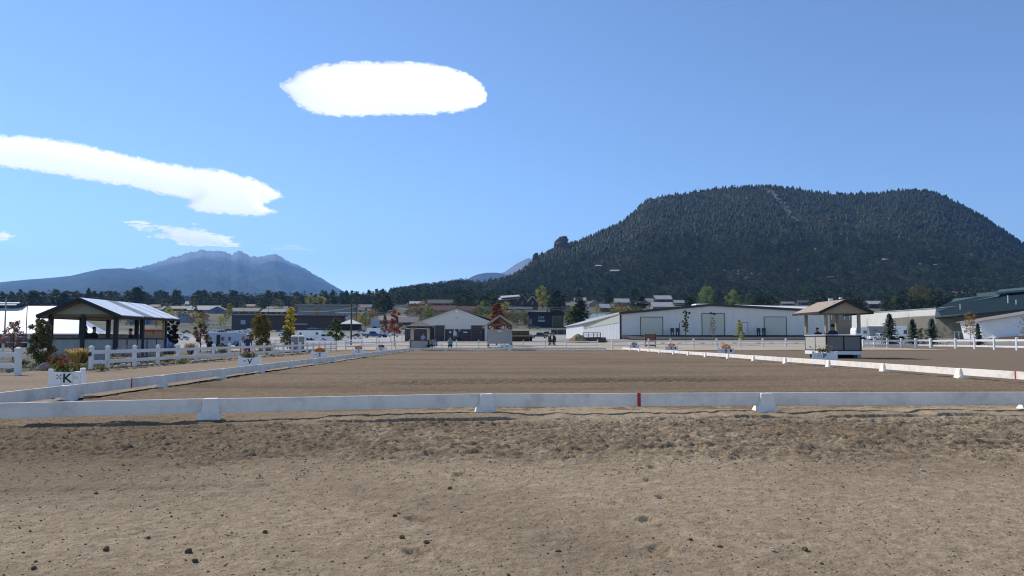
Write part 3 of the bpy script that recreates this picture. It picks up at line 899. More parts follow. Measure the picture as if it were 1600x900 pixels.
# far fence behind the end of the arena
pts = []
for px, row in ((612, 546), (640, 545.6), (676, 545.6), (713.5, 545.6), (748, 545.6), (783, 545.6), (817.5, 545.6), (852, 545.6), (885, 545.6), (934, 545.2)):
    s = spot(px, row); pts.append((s.x, s.y, s.z))
fence('thin white rail fence behind the huts at the far end', pts, .98, .10, ((.84, .13), (.42, .09)), True, rt=.04)
# fence that leads from the left fence to the far corner
pts = []
for px, row in ((540, 548.6), (565, 547.6), (592, 547), (618, 546.5)):
    s = spot(px, row); pts.append((s.x, s.y, s.z))
fence('white rail fence crossing behind the farthest left planters', pts, 1.0, .11, ((.84, .14), (.45, .12)))
# second white fence beyond, along the car park edge
pts = []
for px, row in ((430, 541), (455, 540.8), (478, 540.6), (500, 540.5), (522, 540.3), (544, 540), (566, 539), (588, 538), (610, 537), (628, 536.5)):
    s = spot(px, row); pts.append((s.x, s.y, s.z))
fence('low white fence along the near edge of the car park', pts, 1.0, .12, ((.86, .13), (.48, .10)))
# right fences
pts = []
for px, row in ((957, 546.3), (1013.5, 543.8), (1048, 543.6), (1084, 543.4), (1120, 543.2), (1156, 543), (1192, 542.8), (1228, 542.6), (1262, 542.6), (1300, 542.6), (1335, 542.7)):
    s = spot(px, row); pts.append((s.x, s.y, s.z))
fence('pale two rail fence between the arena and the white barn', pts, 1.02, .17, ((.80, .12), (.42, .11)), rt=.045)
pts = []; hs = []
for px, row, tp in ((1349, 543.2, 530.6), (1366.5, 543.2, 530.3), (1387, 543.2, 530), (1408.5, 543.4, 529.6), (1431, 543.6, 529.3), (1454.5, 544, 529)):
    s = spot(px, row); pts.append((s.x, s.y, s.z)); hs.append((row - tp) * s.y / F)
fence('bright white fence on the right beyond the outer sand, in front of the white pickup', pts, hs, .22, ((.82, .22), (.30, .2)), rt=.06)
pts = []; hs = []
for px, row, tp in ((1455.5, 544, 530), (1496, 545, 529), (1526, 545.8, 528.6), (1557, 546.8, 528.4), (1592.5, 547.8, 528), (1628, 549, 527.6), (1666, 550, 527)):
    s = spot(px, row); pts.append((s.x, s.y + .3, s.z)); hs.append((row - tp) * s.y / F)
fence('bright white fence at the right edge, nearer the camera', pts, hs, .22, ((.82, .22), (.30, .2)), rt=.06)

# ================================================================== JUDGE HUTS
TAN = mat('tan timber', (.37, .30, .215), .8, .1, 6)
GREYP = mat('grey green panel', (.38, .36, .33), .75, .07, 4)
SHING = mat('tan shingles', (.36, .285, .215), .95, .15, 9, .6, 50)
SHING2 = mat('grey brown shingles', (.15, .135, .125), .95, .18, 9, .6, 40)
LATT = mat('grey diagonal boards', (.21, .195, .18), .8, .12, 8)

def boards_diag(w_, h_, n, flip, m, parent, loc, rz, gap=.012):
    """a framed panel of slanting boards: backing and the boards proud of it"""
    b = MB(); b.box((0, 0, h_ / 2), (w_, .02, h_)); p = b.build('wall_panel', mat('panel backing', (.14, .135, .13), .9), parent, loc); p.rotation_euler = (0, 0, rz)
    mb = MB(); st = (w_ + h_) / n
    for k in range(n):
        s0 = k * st; s1 = s0 + st - gap
        pts = []
        for s in (s0, s1):   # line x + z = s clipped to the panel
            a = (min(s, w_), max(0, s - w_)); c = (max(0, s - h_), min(s, h_))
            pts.append((a, c))
        (a0, c0), (a1, c1) = pts
        poly = [a0, a1, c1, c0]
        if s0 < w_ < s1: poly = [a0, (w_, 0), a1, c1, c0]
        f = -1 if flip else 1
        poly = [((x - w_ / 2) * f, z) for x, z in poly]
        mb.prism(poly, -.030, -.012)
    mb.build('slanting_boards', m, p)['kind'] = 'stuff'
    return p

def person_hook(): pass

hb = spot(1293, 557.5); hx = hb.x; hy = 46.8; hz = float(H(24, 47)) + .03
hut = thing('judge_hut', 'tan roofed open judge hut on white skids right of the arena', 'hut', (22.0, 46.8, hz))
W2, DP = 1.08, 3.1
zf = .40
mb = MB(); mb.box((0, DP / 2, zf - .07), (2 * W2 + .1, DP + .1, .24)); mb.build('floor_frame', PAINTW, hut, bevel=.01)
for sx in (-1, 1):
    mb = MB(); mb.box((sx * .75, DP / 2, .09), (.2, DP - .1, .2)); mb.build('skid', mat('dark skid', (.05, .045, .042), .8), hut)
    mb = MB(); mb.box((sx * (W2 - .1), .12, .12), (.22, .25, .25)); mb.build('foot_block', CONC, hut)
PH = .92
for cx, fl in ((-W2 / 2, False), (W2 / 2, True)):
    boards_diag(W2 - .08, PH, 9, fl, LATT, hut, (cx, -.0, zf + .06), 0)
for cy, fl in ((DP * .25, True), (DP * .75, False)):
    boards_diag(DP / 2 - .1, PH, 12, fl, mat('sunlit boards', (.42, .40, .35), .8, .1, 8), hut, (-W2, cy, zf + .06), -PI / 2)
    boards_diag(DP / 2 - .1, PH, 12, fl, LATT, hut, (W2, cy, zf + .06), PI / 2)
boards_diag(2 * W2 - .1, PH, 14, False, LATT, hut, (0, DP, zf + .06), PI)
mb = MB()
for x in (-W2, 0, W2): mb.box((x, -.02, zf + .06 + PH / 2), (.075, .075, PH))
for y in (DP / 2, DP):
    for x in (-W2, W2): mb.box((x, y, zf + .06 + PH / 2), (.075, .075, PH))
mb.build('panel_uprights', DARKT, hut)
for z, tname in ((zf + .075, 'bottom_trim'), (zf + .05 + PH, 'top_trim')):
    mb = MB(); mb.box((0, -.025, z), (2 * W2 + .1, .1, .075)); mb.box((-W2, DP / 2 + .03, z), (.1, DP - .04, .073)); mb.box((W2, DP / 2 + .03, z), (.1, DP - .04, .073)); mb.box((0, DP, z), (2 * W2 - .12, .08, .07)); mb.build(tname, DARKT, hut)
mb = MB(); mb.box((0, -.02, zf + PH + .115), (2 * W2 + .16, .16, .04)); mb.box((-W2, DP / 2 + .05, zf + PH + .113), (.16, DP - .08, .04)); mb.build('ledge', PAINTW, hut)
EV = 2.92
for x in (-W2 + .05, W2 - .05):
    for y in (.05, DP - .05):
        mb = MB(); mb.box((x, y, (zf + EV) / 2 + .7), (.17, .17, EV - zf - 1.2 + .3)); mb.build('post', TAN, hut, bevel=.01)
mb = MB(); mb.box((.32, DP - .05, 2.2), (.12, .12, 1.5)); mb.build('post', TAN, hut)
RH = .72; OV = .62
for sx in (-1, 1):
    mb = MB(); mb.slab([(0, -.5, EV + RH), (sx * (W2 + OV), -.5, EV - .05), (sx * (W2 + OV), DP + .5, EV - .05), (0, DP + .5, EV + RH)], .06)
    mb.build('roof_slope', SHING, hut)
    mb = MB(); mb.bar((0, -.52, EV + RH - .07), (sx * (W2 + OV), -.52, EV - .12), .06, .17); mb.bar((sx * (W2 + OV), -.5, EV - .12), (sx * (W2 + OV), DP + .5, EV - .12), .05, .15); mb.build('fascia', DARKT, hut)
for y in (-.30, DP + .3):
    mb = MB(); mb.prism([(-(W2 + OV) + .12, EV - .14), ((W2 + OV) - .12, EV - .14), (0, EV + RH - .12)], y - .03, y + .03); mb.build('gable_panel', TAN, hut)
mb = MB(); mb.box((0, DP / 2, EV - .12), (2 * W2 + .1, DP + .5, .05)); mb.build('ceiling', TAN, hut)
mb = MB(); mb.box((-.55, .4, EV + RH + .02), (.25, .12, .14)); mb.box((-.1, .0, EV + RH + .09), (.16, .12, .1)); mb.build('roof_vent', WHITE, hut)

# small gazebo at the far left corner
gz = spot(655, 547.2)
E = thing('gazebo', 'small hip roofed gazebo with grey half wall at the far left arena corner', 'hut', (gz.x, gz.y + .3, gz.z + .02))
sE = gz.y / F
w_ = 27 * sE / 2
mb = MB(); mb.box((0, w_, .12), (2.2 * w_, 2.2 * w_, .22)); mb.build('base', WHITE, E, bevel=.01)
mb = MB(); mb.box((0, .0, .62), (2 * w_ - .1, .06, .78)); mb.build('wall_panel', GREYP, E)
for x in (-w_, w_):
    mb = MB(); mb.box((x, w_, .62), (.06, 2 * w_ - .1, .78)); mb.build('wall_panel', GREYP, E)
mb = MB(); mb.box((0, -.035, .25), (2 * w_ + .12, .05, .08)); mb.box((-w_ - .02, -.04, .66), (.09, .05, .76)); mb.box((w_ + .02, -.04, .66), (.09, .05, .76)); mb.box((0, -.036, 1.02), (2 * w_ + .12, .05, .06)); mb.build('trim', DARKT, E)
for x in (-w_ + .05, w_ - .05):
    for y in (.05, 2 * w_ - .05):
        mb = MB(); mb.box((x, y, 1.8), (.17, .17, 1.5)); mb.bar((x, y, 2.1), (x - math.copysign(.42, x), y, 2.52), .12, .12); mb.build('post', mat('cream timber', (.52, .47, .38), .8, .08), E, bevel=.008)
ov = w_ * 1.46; ez = 2.56; az = 3.18
for k in range(4):
    c, s = math.cos(k * PI / 2), math.sin(k * PI / 2)
    rot = lambda x, y: (x * c - y * s, x * s + y * c + w_)
    a, b = rot(-ov, -ov), rot(ov, -ov)
    mb = MB(); mb.add([(*a, ez), (*b, ez), (0, w_, az), (*a, ez - .08), (*b, ez - .08), (0, w_, az - .09)], [(0, 1, 2), (3, 5, 4), (0, 3, 4, 1), (1, 4, 5, 2), (2, 5, 3, 0)]); mb.build('roof_slope', SHING2, E)
    mb = MB(); mb.bar((a[0], a[1], ez - .13), (b[0], b[1], ez - .13), .05, .12); mb.build('fascia', DARKT, E)
mb = MB(); mb.box((0, w_, ez - .1), (2 * ov - .2, 2 * ov - .2, .03)); mb.build('ceiling', mat('dark soffit', (.12, .11, .10), .9), E)

# timber hut at the end of the centre line
cz = spot(781, 546.8)
C = thing('timber_hut', 'timber framed gable hut with a plain grey front panel at the far end', 'hut', (cz.x, cz.y + .1, cz.z + .02))
sC = cz.y / F
mb = MB(); mb.box((0, -.05, .88 + .55), (38 * sC, .06, 1.55)); mb.build('front_panel', GREYP, C)
mb = MB(); mb.box((0, -.09, 2.02), (7 * sC, .02, .12)); mb.build('name_plate', PAINTW, C)
mb = MB(); mb.box((0, 1.1, .18), (38 * sC, 2.4, .3)); mb.build('deck', WHITE, C)
WOOD = mat('red brown timber', (.24, .115, .065), .7, .2, 5)
hw = 18 * sC
for x in (-hw, hw):
    for y in (.06, 2.2):
        mb = MB(); mb.box((x, y, 1.45), (.2, .2, 2.4)); mb.build('post', WOOD, C)
    for y in (.06, 2.2):
        mb = MB(); mb.bar((x, y, 2.1), (x - math.copysign(.5, x), y, 2.62), .12, .12); mb.build('brace', WOOD, C)
for y in (.06, 2.2):
    mb = MB(); mb.box((0, y, 2.70), (2 * hw + .3, .16, .2)); mb.build('tie_beam', WOOD, C)
    mb = MB(); mb.box((0, y, 3.1), (.16, .14, .7)); mb.bar((-hw, y, 2.62), (0, y, 3.58), .14, .16); mb.bar((hw, y, 2.62), (0, y, 3.58), .14, .16); mb.build('truss', WOOD, C)
for k in range(3):
    mb = MB(); mb.box((hw - .25 - .22 * k, 2.22, 2.0), (.09, .08, 1.3)); mb.build('stud', WOOD, C)
for sx in (-1, 1):
    mb = MB(); mb.slab([(0, -.55, 3.78), (sx * 27 * sC, -.55, 2.42), (sx * 27 * sC, 2.9, 2.42), (0, 2.9, 3.78)], .09); mb.build('roof_slope', mat('pale tan roofing', (.40, .36, .31), .9, .1), C)
    mb = MB(); mb.bar((0, -.58, 3.70), (sx * 27.2 * sC, -.58, 2.34), .06, .2); mb.build('barge_board', mat('weathered tan board', (.42, .36, .30), .9, .1), C)
for k, (dx, wd) in enumerate(((-1.1, .36), (-.45, .16), (-.1, .2), (.2, .3))):
    mb = MB(); mb.blob((0, 0, .14), (wd / 2, .12, .15), 7, 5, .25, seed=k); o = mb.build('floor_bag', BLACK); o.location = (cz.x + dx, cz.y - .75, cz.z + .05)
    tag(o, ('wide dark bundle at the left foot of the timber hut', 'narrow dark bundle second from left below the timber hut', 'dark bundle third from left below the timber hut', 'dark bundle next to the white planters below the timber hut')[k], 'bag', 'dark bundles below the timber hut')

# ================================================================== LEFT PAVILION
PV = thing('pavilion', 'open pavilion with white metal roof and grey half walls on the left', 'pavilion', (-21.28, 40.4, 0.0))
hw, ln = 1.68, 6.0
PVP = mat('grey pavilion panel', (.36, .355, .335), .85, .1, 3, grime=.3)
npn = 5
for k in range(2):
    mb = MB(); mb.box((-hw / 2 + hw * k, 0, .62), (hw - .12, .05, 1.16)); mb.build('wall_panel', PVP, PV)
for sx in (-1, 1):
    for k in range(npn):
        L = ln / npn; mb = MB(); mb.box((sx * hw, L * (k + .5), .62), (.05, L - .09, 1.16)); mb.build('wall_panel', PVP, PV)
        mb = MB(); mb.box((sx * (hw + .002), L * (k + 1), .64), (.085, .085, 1.24)); mb.build('panel_post', DARKT, PV)
mb = MB(); mb.box((0, 0, 1.225), (2 * hw + .14, .12, .07)); mb.box((-hw, ln / 2 + .06, 1.224), (.12, ln - .02, .07)); mb.box((hw, ln / 2 + .06, 1.224), (.12, ln - .02, .07)); mb.build('top_rail', DARKT, PV)
for x, y in ((-hw, 0), (0, 0), (hw, 0), (-hw, ln), (hw, ln / 2), (hw, ln), (-hw, ln / 2), (0, ln)):
    mb = MB(); mb.box((x, y, 1.25), (.19, .19, 2.5)); mb.build('post', DARKT, PV)
mb = MB(); mb.box((hw + .02, ln - .25, 1.8), (.1, .1, 1.3)); mb.build('post', mat('tan post', (.4, .27, .14), .8), PV)
ow = 2.14; ez = 2.46; rz_ = 3.36; y0, y1 = -.5, ln + 1.0
SOFF = mat('tan soffit boards', (.42, .36, .275), .85, .1, 4, ribs=('X', 5, .3))
RW = mat('white roof metal', (.87, .86, .84), .3, .05, 2, grime=.12); RG = mat('grey roof metal', (.26, .255, .25), .5, .15, 3)
segs = [(0, .36, RW), (.36, .40, RG), (.40, .52, RG), (.52, .68, RW), (.68, .70, RG), (.70, .86, RW), (.86, .88, RG), (.88, 1.0, RW)]
for sx in (-1, 1):
    for a, b, m in segs:
        ya, yb = y0 + (y1 - y0) * a + .004, y0 + (y1 - y0) * b - .004
        mb = MB(); mb.slab([(0, ya, rz_), (sx * ow, ya, ez), (sx * ow, yb, ez), (0, yb, rz_)], .05 if m is RW else .07); mb.build('roof_panel', m, PV)
    mb = MB(); mb.bar((0, y0 - .03, rz_ - .1), (sx * ow, y0 - .03, ez - .1), .06, .2); mb.bar((sx * (ow - .02), y0 + .03, ez - .11), (sx * (ow - .02), y1, ez - .11), .05, .13); mb.build('fascia', DARKT, PV)
    mb = MB(); mb.slab([(0, y0 + .04, rz_ - .1), (sx * (ow - .06), y0 + .04, ez - .1), (sx * (ow - .06), y1 - .05, ez - .1), (0, y1 - .05, rz_ - .1)], .03); mb.build('soffit', SOFF, PV)
mb = MB(); mb.prism([(-hw - .1, ez - .05), (hw + .1, ez - .05), (hw - .2, ez + .08), (0, rz_ - .16), (-hw + .2, ez + .08)], -.02, .04); mb.build('gable_panel', mat('tan gable', (.40, .35, .27), .85, .08), PV)
mb = MB(); mb.box((0, ln / 2, ez - .07), (2 * hw - .22, ln - .1, .04)); mb.build('ceiling', SOFF, PV)
mb = MB(); mb.box((0, .0, ez - .02), (2 * hw + .2, .14, .12)); mb.build('beam', TIMBER, PV)
# ================================================================== LARGE BUILDINGS
def roofdoor(parent, x, y, w_, h_, npan, m, fm, z0=0.0):
    f = MB(); f.box((x - w_ / 2 - .06, y - .03, z0 + h_ / 2), (.09, .1, h_ + .1)); f.box((x + w_ / 2 + .06, y - .03, z0 + h_ / 2), (.09, .1, h_ + .1)); f.box((x, y - .031, z0 + h_ + .07), (w_ + .2, .1, .1))
    d = f.build('door_frame', fm, parent)
    for k in range(npan):
        p = MB(); ph = h_ / npan; p.box((x, y - .01 - .008 * (k % 2), z0 + ph * (k + .5)), (w_, .05, ph - .03)); p.build('door_panel', m, d)
    return d

# white barn on the right --------------------------------------------------
SID = mat('white metal siding', (.80, .725, .65), .55, .04, 1.2, ribs=('X', 1.6, .35), grime=.06)
DOORM = mat('cream sectional door', (.66, .60, .48), .6, .05, 2)
ROOFM = mat('grey metal roof', (.42, .41, .41), .5, .08, 1, ribs=('X', 1.6, .3))
TRIM = mat('dark brown trim', (.05, .042, .04), .6, .15, 4)
bA = spot(970, 526.5); bY = 132.0
zB = float(H(30, bY)) - .1
def bx(px): return kx(px) * bY
def bz(row): return (530 - row) / F * bY + 1.2
B = thing('white_barn', 'long white metal barn with three pale roll up doors on the right', 'barn', (bx(1120), bY, zB))
X0, X1, XR = bx(970) - bx(1120), bx(1297) - bx(1120), bx(1113) - bx(1120)
zl, zr_, zk = bz(490.5) - zB, bz(487.5) - zB, bz(477) - zB
DPT = 46
mb = MB(); mb.prism([(X0, -2), (X1, -2), (X1, zr_), (XR, zk), (X0, zl)], 0, DPT); mb.build('wall', SID, B)
for a, b in (((X0 - .3, zl), (XR, zk)), ((XR, zk), (X1 + .4, zr_))):
    mb = MB(); mb.slab([(a[0], -.35, a[1] + .30), (b[0], -.35, b[1] + .30), (b[0], DPT + .3, b[1] + .30), (a[0], DPT + .3, a[1] + .30)], .26); mb.build('roof_slope', ROOFM, B)
    mb = MB(); mb.bar((a[0], -.38, a[1] + .12), (b[0], -.38, b[1] + .12), .08, .42); mb.build('eave_trim', TRIM, B)
mb = MB(); mb.box((X0 - .02, -.03, zl / 2 - .5), (.3, .2, zl + 1)); mb.build('corner_trim', TRIM, B)
RQ = [at(*p) - B.location for p in ((1112, 478.2, bY + 6), (1268, 482.2, bY + 6), (1268, 479.2, bY + 18), (1112, 475.2, bY + 18))]; mb = MB(); mb.slab(RQ, .3); mb.build('ridge_cap', mat('bright roof metal', (.8, .8, .8), .3, .03), B)
mb = MB(); rv = at(1096, 477.2, bY + 9) - B.location; mb.box(rv, (3.4, 4, .5), top=(.8, .8)); mb.build('roof_ventilator', mat('bright roof metal', (.8, .8, .8)), B)
dz = .80
for p0, p1, rt_ in ((1001.5, 1035.5, 496), (1097.5, 1132, 490), (1194.8, 1229, 495.5)):
    roofdoor(B, bx((p0 + p1) / 2) - bx(1120), 0, (p1 - p0) / F * bY, bz(rt_) - zB - dz, 4, DOORM, TRIM, dz)
for p0, p1, rt_ in ((1062, 1070.5, 504.5), (1160, 1168.5, 503.5)):
    x = bx((p0 + p1) / 2) - bx(1120); hh = bz(rt_) - zB - dz
    f = MB(); f.box((x, -.02, dz + hh / 2), (1.06, .08, hh + .08)); d = f.build('door', TRIM, B)
    f = MB(); f.box((x, -.06, dz + hh / 2), (.92, .03, hh - .06)); f.build('door_leaf', SID, d)
    f = MB(); f.box((x + .36, -.1, dz + 1.0), (.1, .06, .06)); f.build('handle', STEEL, d)
for dx, dzz in ((-.25, 0), (.3, -.12)):
    mb = MB(); mb.box((XR + .1 + dx, -.12, zk - 1.35 + dzz), (.36, .3, .3), top=(.7, .7)); mb.build('wall_lamp', BLACK, B)
mb = MB(); mb.box((bx(1077.5) - bx(1120), -.1, bz(489) - zB), (.3, .25, .35)); mb.build('wall_lamp', BLACK, B)
SHADOW_STRIP = sheet('barn_shadow_strip', np.linspace(kx(973) * 132, kx(1300) * 132, 60), np.linspace(123.6, 131.98, 16), lambda x, y: 1.16 + (y - 123.6) / 8.4 * .76 + .02 * fbm(x * .4, y * .4, 3), mat('painted barn shadow', (.055, .052, .05), .95, .2, .7, .3))  # sloping dark sheet; the barn's cast shadow is painted into its colour
sm = MB()
for k in range(1, 26):
    x = X0 + (X1 - X0) * k / 26; zt = zl + (zk - zl) * (x - X0) / (XR - X0) if x < XR else zk + (zr_ - zk) * (x - XR) / (X1 - XR)
    if any(kx(a) * bY - kx(1120) * bY - .2 < x < kx(b) * bY - kx(1120) * bY + .2 for a, b in ((1001.5, 1035.5), (1097.5, 1132), (1194.8, 1229), (1062, 1070.5), (1160, 1168.5))): continue
    sm.box((x, -.012, zt / 2), (.07, .03, zt - .1))
sm.build('panel_seams', SID, B)['kind'] = 'stuff'
# lean-to on its left
lx0 = kx(911) * (bY + 13.5) - bx(1120); lx1 = X0 - .22
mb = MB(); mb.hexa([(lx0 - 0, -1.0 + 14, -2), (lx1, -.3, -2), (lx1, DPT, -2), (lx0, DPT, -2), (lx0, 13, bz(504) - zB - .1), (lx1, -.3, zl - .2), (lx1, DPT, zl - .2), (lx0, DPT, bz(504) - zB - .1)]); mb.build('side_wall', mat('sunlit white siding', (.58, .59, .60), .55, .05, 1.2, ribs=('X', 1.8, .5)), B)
mb = MB(); mb.bar((lx0, 12.9, bz(506.5) - zB), (lx1, -.36, zl - .95), .06, 1.15); mb.build('side_band', mat('cream band', (.50, .49, .40), .7, .1), B)
mb = MB(); mb.slab([(lx0 - .4, 12.6, bz(503) - zB), (lx1 + .05, -.6, zl + .05), (lx1 + .05, DPT, zl + .05), (lx0 - .4, DPT, bz(503) - zB)], .16); mb.build('side_roof', ROOFM, B)
for k, (px, row, lab) in enumerate(((1047.5, 522, 'dark bin on a stand by the left barn door, left one of its pair'), (1055.5, 522, 'dark bin on a stand by the left barn door, right one of its pair'), (1181, 521, 'dark bin on a stand by the right barn door, left one of its pair'), (1189.3, 521, 'dark bin on a stand by the right barn door, right one of its pair'))):
    x = bx(px); t = thing('bin', lab, 'bin', (x, bY - 1.4, 1.78), 0, 'dark bins along the barn wall')
    mb = MB(); mb.box((0, 0, .98), (.52, .45, .62), top=(1.05, 1.05)); mb.build('body', mat('dark teal plastic', (.02, .05, .055), .5, .1), t, bevel=.03)
    mb = MB(); mb.box((0, 0, 1.31), (.58, .5, .06)); mb.build('lid', BLACK, t)
    for a in (-.18, .18):
        mb = MB(); mb.box((a, 0, .33), (.07, .4, .7)); mb.build('leg', BLACK, t)
for px, lab in ((1207, 'white slatted panels leaning before the right barn door, left stack'), (1223, 'white slatted panels leaning before the right barn door, right stack')):
    g = spot(px, 529.5); t = thing('slatted_panel', lab, 'fence panel', (g.x, g.y, g.z), .12, 'white slatted panels by the barn')
    for k in range(5):
        mb = MB(); mb.bar((-.75, .1 - .02 * k, .28 + .22 * k), (.75, .2 - .02 * k, .24 + .22 * k + (.06 if px < 1210 else 0) * k), .05, .09); mb.build('slat', WHITE, t)
    for a in (-.7, .7):
        mb = MB(); mb.bar((a, .25, 0), (a, .12, 1.3), .06, .06); mb.build('leg', WHITE, t)
g = spot(1018, 543.2)
t = thing('notice_board', 'brown wooden board on posts behind the fence before the barn', 'board', (g.x, g.y + .6, g.z))
mb = MB(); mb.box((0, 0, 1.15), (1.28, .06, 1.0)); mb.build('board', mat('red brown board', (.17, .075, .045), .8, .15), t)
for a in (-.64, .64):
    mb = MB(); mb.box((a, .02, .85), (.1, .1, 1.7)); mb.build('post', TIMBER, t)
mb = MB(); mb.box((0, .03, .3), (1.2, .05, .28)); mb.build('lower_board', TIMBER, t)

# sand heap and loading ramp ----------------------------------------------
g = spot(905, 536.3)
X, Y = np.meshgrid(np.linspace(-1, 1, 34), np.linspace(-1, 1, 34)); rr_ = np.sqrt(X ** 2 + Y ** 2)
s = g.y / F; Z = 16 * s * np.clip(1 - (rr_ + .15 * fbm(X * 2.3, Y * 2.3, 3)) ** 1.3, -.05, 1) + .25 * fbm(X * 5, Y * 5, 3) * (rr_ < .95)
o = np_mesh('sand_pile', np.stack([(X * 21 * s).ravel(), (Y * 1.6).ravel() + 1.2, Z.ravel() - .1], 1), grid_faces(34, 34), dirt('brown sand', (.22, .14, .08), (.34, .23, .14), (.17, .10, .06), .4, 1.2, .8), smooth=True)
o.location = g; tag(o, 'heap of brown sand beside the loading ramp', 'sand pile')
g = spot(930, 535.8); s = g.y / F
t = thing('loading_ramp', 'dark earth loading ramp with a black pipe railing left of the barn', 'ramp', (g.x, g.y + .5, g.z))
mb = MB(); mb.hexa([(-18 * s, 0, -.3), (20 * s, 0, -.3), (28 * s, 4, -.3), (-18 * s, 4, -.3), (-18 * s, 0, 8.2 * s), (10 * s, 0, 8.4 * s), (24 * s, 4, 9 * s), (-18 * s, 4, 8.2 * s)]); mb.build('bank', mat('dark brown earth', (.10, .06, .045), .95, .25, 2), t)
for z in (9, 12.4, 16):
    mb = MB(); mb.tube((-18 * s, .1, z * s), (9.5 * s, .1, z * s), .035); mb.build('railing_bar', BLACK, t)
for x in (-18, -10, -1.5, 4.2, 9.5):
    mb = MB(); mb.tube((x * s, .1, 6 * s), (x * s, .1, 16.4 * s), .05); mb.build('railing_post', BLACK, t)

# grey gabled building in the middle ---------------------------------------
gb = spot(712, 533.6); gY = gb.y; s = gY / F
G = thing('show_office', 'grey gabled building with dark log walls below, in the middle', 'building', gb)
GM = mat('grey metal siding', (.68, .65, .61), .55, .04, 1.5, ribs=('X', 2.2, .3), grime=.06)
def gx(px): return (px - 712) * s
def gz(row): return (533.6 - row) * s
mb = MB(); mb.prism([(gx(634), -1), (gx(790), -1), (gx(790), gz(509)), (gx(775), gz(505.5)), (gx(714), gz(482)), (gx(655), gz(502.5)), (gx(634), gz(511))], 0, 12); mb.build('wall', GM, G)
for a, b in (((626, 514), (655, 501.5)), ((654.8, 501.5), (714, 480.6)), ((714, 480.6), (798, 509))):
    mb = MB(); mb.slab([(gx(a[0]), -.35, gz(a[1])), (gx(b[0]), -.35, gz(b[1])), (gx(b[0]), 12.3, gz(b[1])), (gx(a[0]), 12.3, gz(a[1]))], .12); mb.build('roof_slope', mat('dark grey roof', (.16, .16, .165), .6, .1), G)
LOG = mat('dark log wall', (.085, .074, .068), .85, .2, 4, ribs=('Z', 1.4, .8))
for a, b, r0, r1, d in ((633, 668, 514, 533.6, .06), (670, 679, 509, 533.6, .05), (680, 695, 508.5, 533.6, .10), (695.4, 735.6, 514.5, 533.6, .05), (736, 753, 508.5, 533.6, .10), (753.3, 757, 508.5, 533.6, .04)):
    if b - a < 13: m = BLACK if a > 740 else DARKT
    else: m = LOG
    n_ = max(1, int(round((r1 - r0) / 3.1)))
    if m is LOG and a != 695.4:
        for k in range(n_):
            hh = (r1 - r0) * s / n_; mb = MB(); mb.box((gx((a + b) / 2), -d / 2, hh * (k + .5)), ((b - a) * s, d + .012 * (k % 2), hh - .012)); mb.build('log_course', m, G)
    else:
        mb = MB(); mb.box((gx((a + b) / 2), -d / 2, (r1 - r0) * s / 2), ((b - a) * s, d, (r1 - r0) * s)); mb.build('wall_panel', m, G)
mb = MB(); mb.box((gx(695), -.1, gz(521)), (.05, .08, 25 * s)); mb.build('door_jamb', GM, G)
mb = MB(); mb.tube((gx(713.2), -.26, gz(486.5)), (gx(713.2), -.02, gz(486.5)), 1.9 * s, n=12); lamp = mb.build('lamp', mat('lamp glass', (.85, .83, .75), .3, .02), G)
mb = MB(); mb.box((gx(713.4), -.05, gz(497)), (.16, .1, .14)); mb.build('vent', STEEL, G)
for px, row, wd, hg in ((703.5, 519.2, 3.2, 2.4), (727, 519.2, 6.5, 1.6), (709.7, 517.5, 1.4, 5)):
    mb = MB(); mb.box((gx(px), -.08, gz(row)), (wd * s, .05, hg * s)); mb.build('sign', PAINTW, G)
for k, (px, row) in enumerate(((724.5, 518.8), (729, 518.8))):
    pass
mb = MB(); mb.box((gx(751), -.14, gz(519.5)), (1.6 * s, .05, 1 * s)); mb.build('door_plate', STEEL, G)
g = spot(727, 533.8); mb = MB(); mb.box((0, 0, .3), (.62, .4, .6), top=(.9, .9)); o = mb.build('barrel_planter', mat('red brown tub', (.14, .05, .04), .8)); o.location = (g.x, g.y - .5, g.z); tag(o, 'reddish brown tub against the log wall of the grey building', 'tub')

# white roofed barn at the left edge ---------------------------------------
LB = thing('stable', 'long low stable with a broad white metal roof at the left edge', 'stable', (-75, 104, 0.0))
def lx(px, Y): return kx(px) * Y + 75
def lz(row, Y): return (530 - row) / F * Y + 1.2
WR = mat('white stable roof', (.78, .79, .80), .4, .03, .6, grime=.05)
Yf, Yr = 104, 116
mb = MB(); mb.prism([(lx(-220, Yf), -1), (lx(150, Yf), -1), (lx(150, Yf), lz(521.5, Yf)), (lx(-220, Yf), lz(521.5, Yf))], 0, 22); mb.build('wall', mat('brown stable wall', (.20, .155, .12), .85, .15, 2), LB)
mb = MB(); mb.slab([(lx(-240, Yf), -.7, lz(521.3, Yf)), (lx(158, Yf), -.7, lz(521.3, Yf)), (lx(90, Yr), 12, lz(479, Yr)), (lx(-240, Yr), 12, lz(479, Yr))], .15); mb.build('roof_slope', WR, LB)
mb = MB(); mb.slab([(lx(-240, Yr), 12, lz(479, Yr)), (lx(90, Yr), 12, lz(479, Yr)), (lx(170, 128), 24, lz(521, 128)), (lx(-240, 128), 24, lz(521, 128))], .15); mb.build('roof_slope', WR, LB)
mb = MB(); mb.add([(lx(158, Yf), -.69, lz(521.35, Yf)), (lx(215, 112), 8, lz(523, 112)), (lx(170, 128), 24, lz(521.1, 128)), (lx(90.5, Yr), 12, lz(479.1, Yr))], [(0, 1, 2), (0, 2, 3)]); mb.build('roof_slope', mat('greyer roof metal', (.50, .52, .54), .5, .05), LB)
mb = MB(); mb.box((lx(-18, Yr), 11.6, lz(478.5, Yr)), (10.5, 2.4, .55)); mb.build('roof_monitor', DARKT, LB)
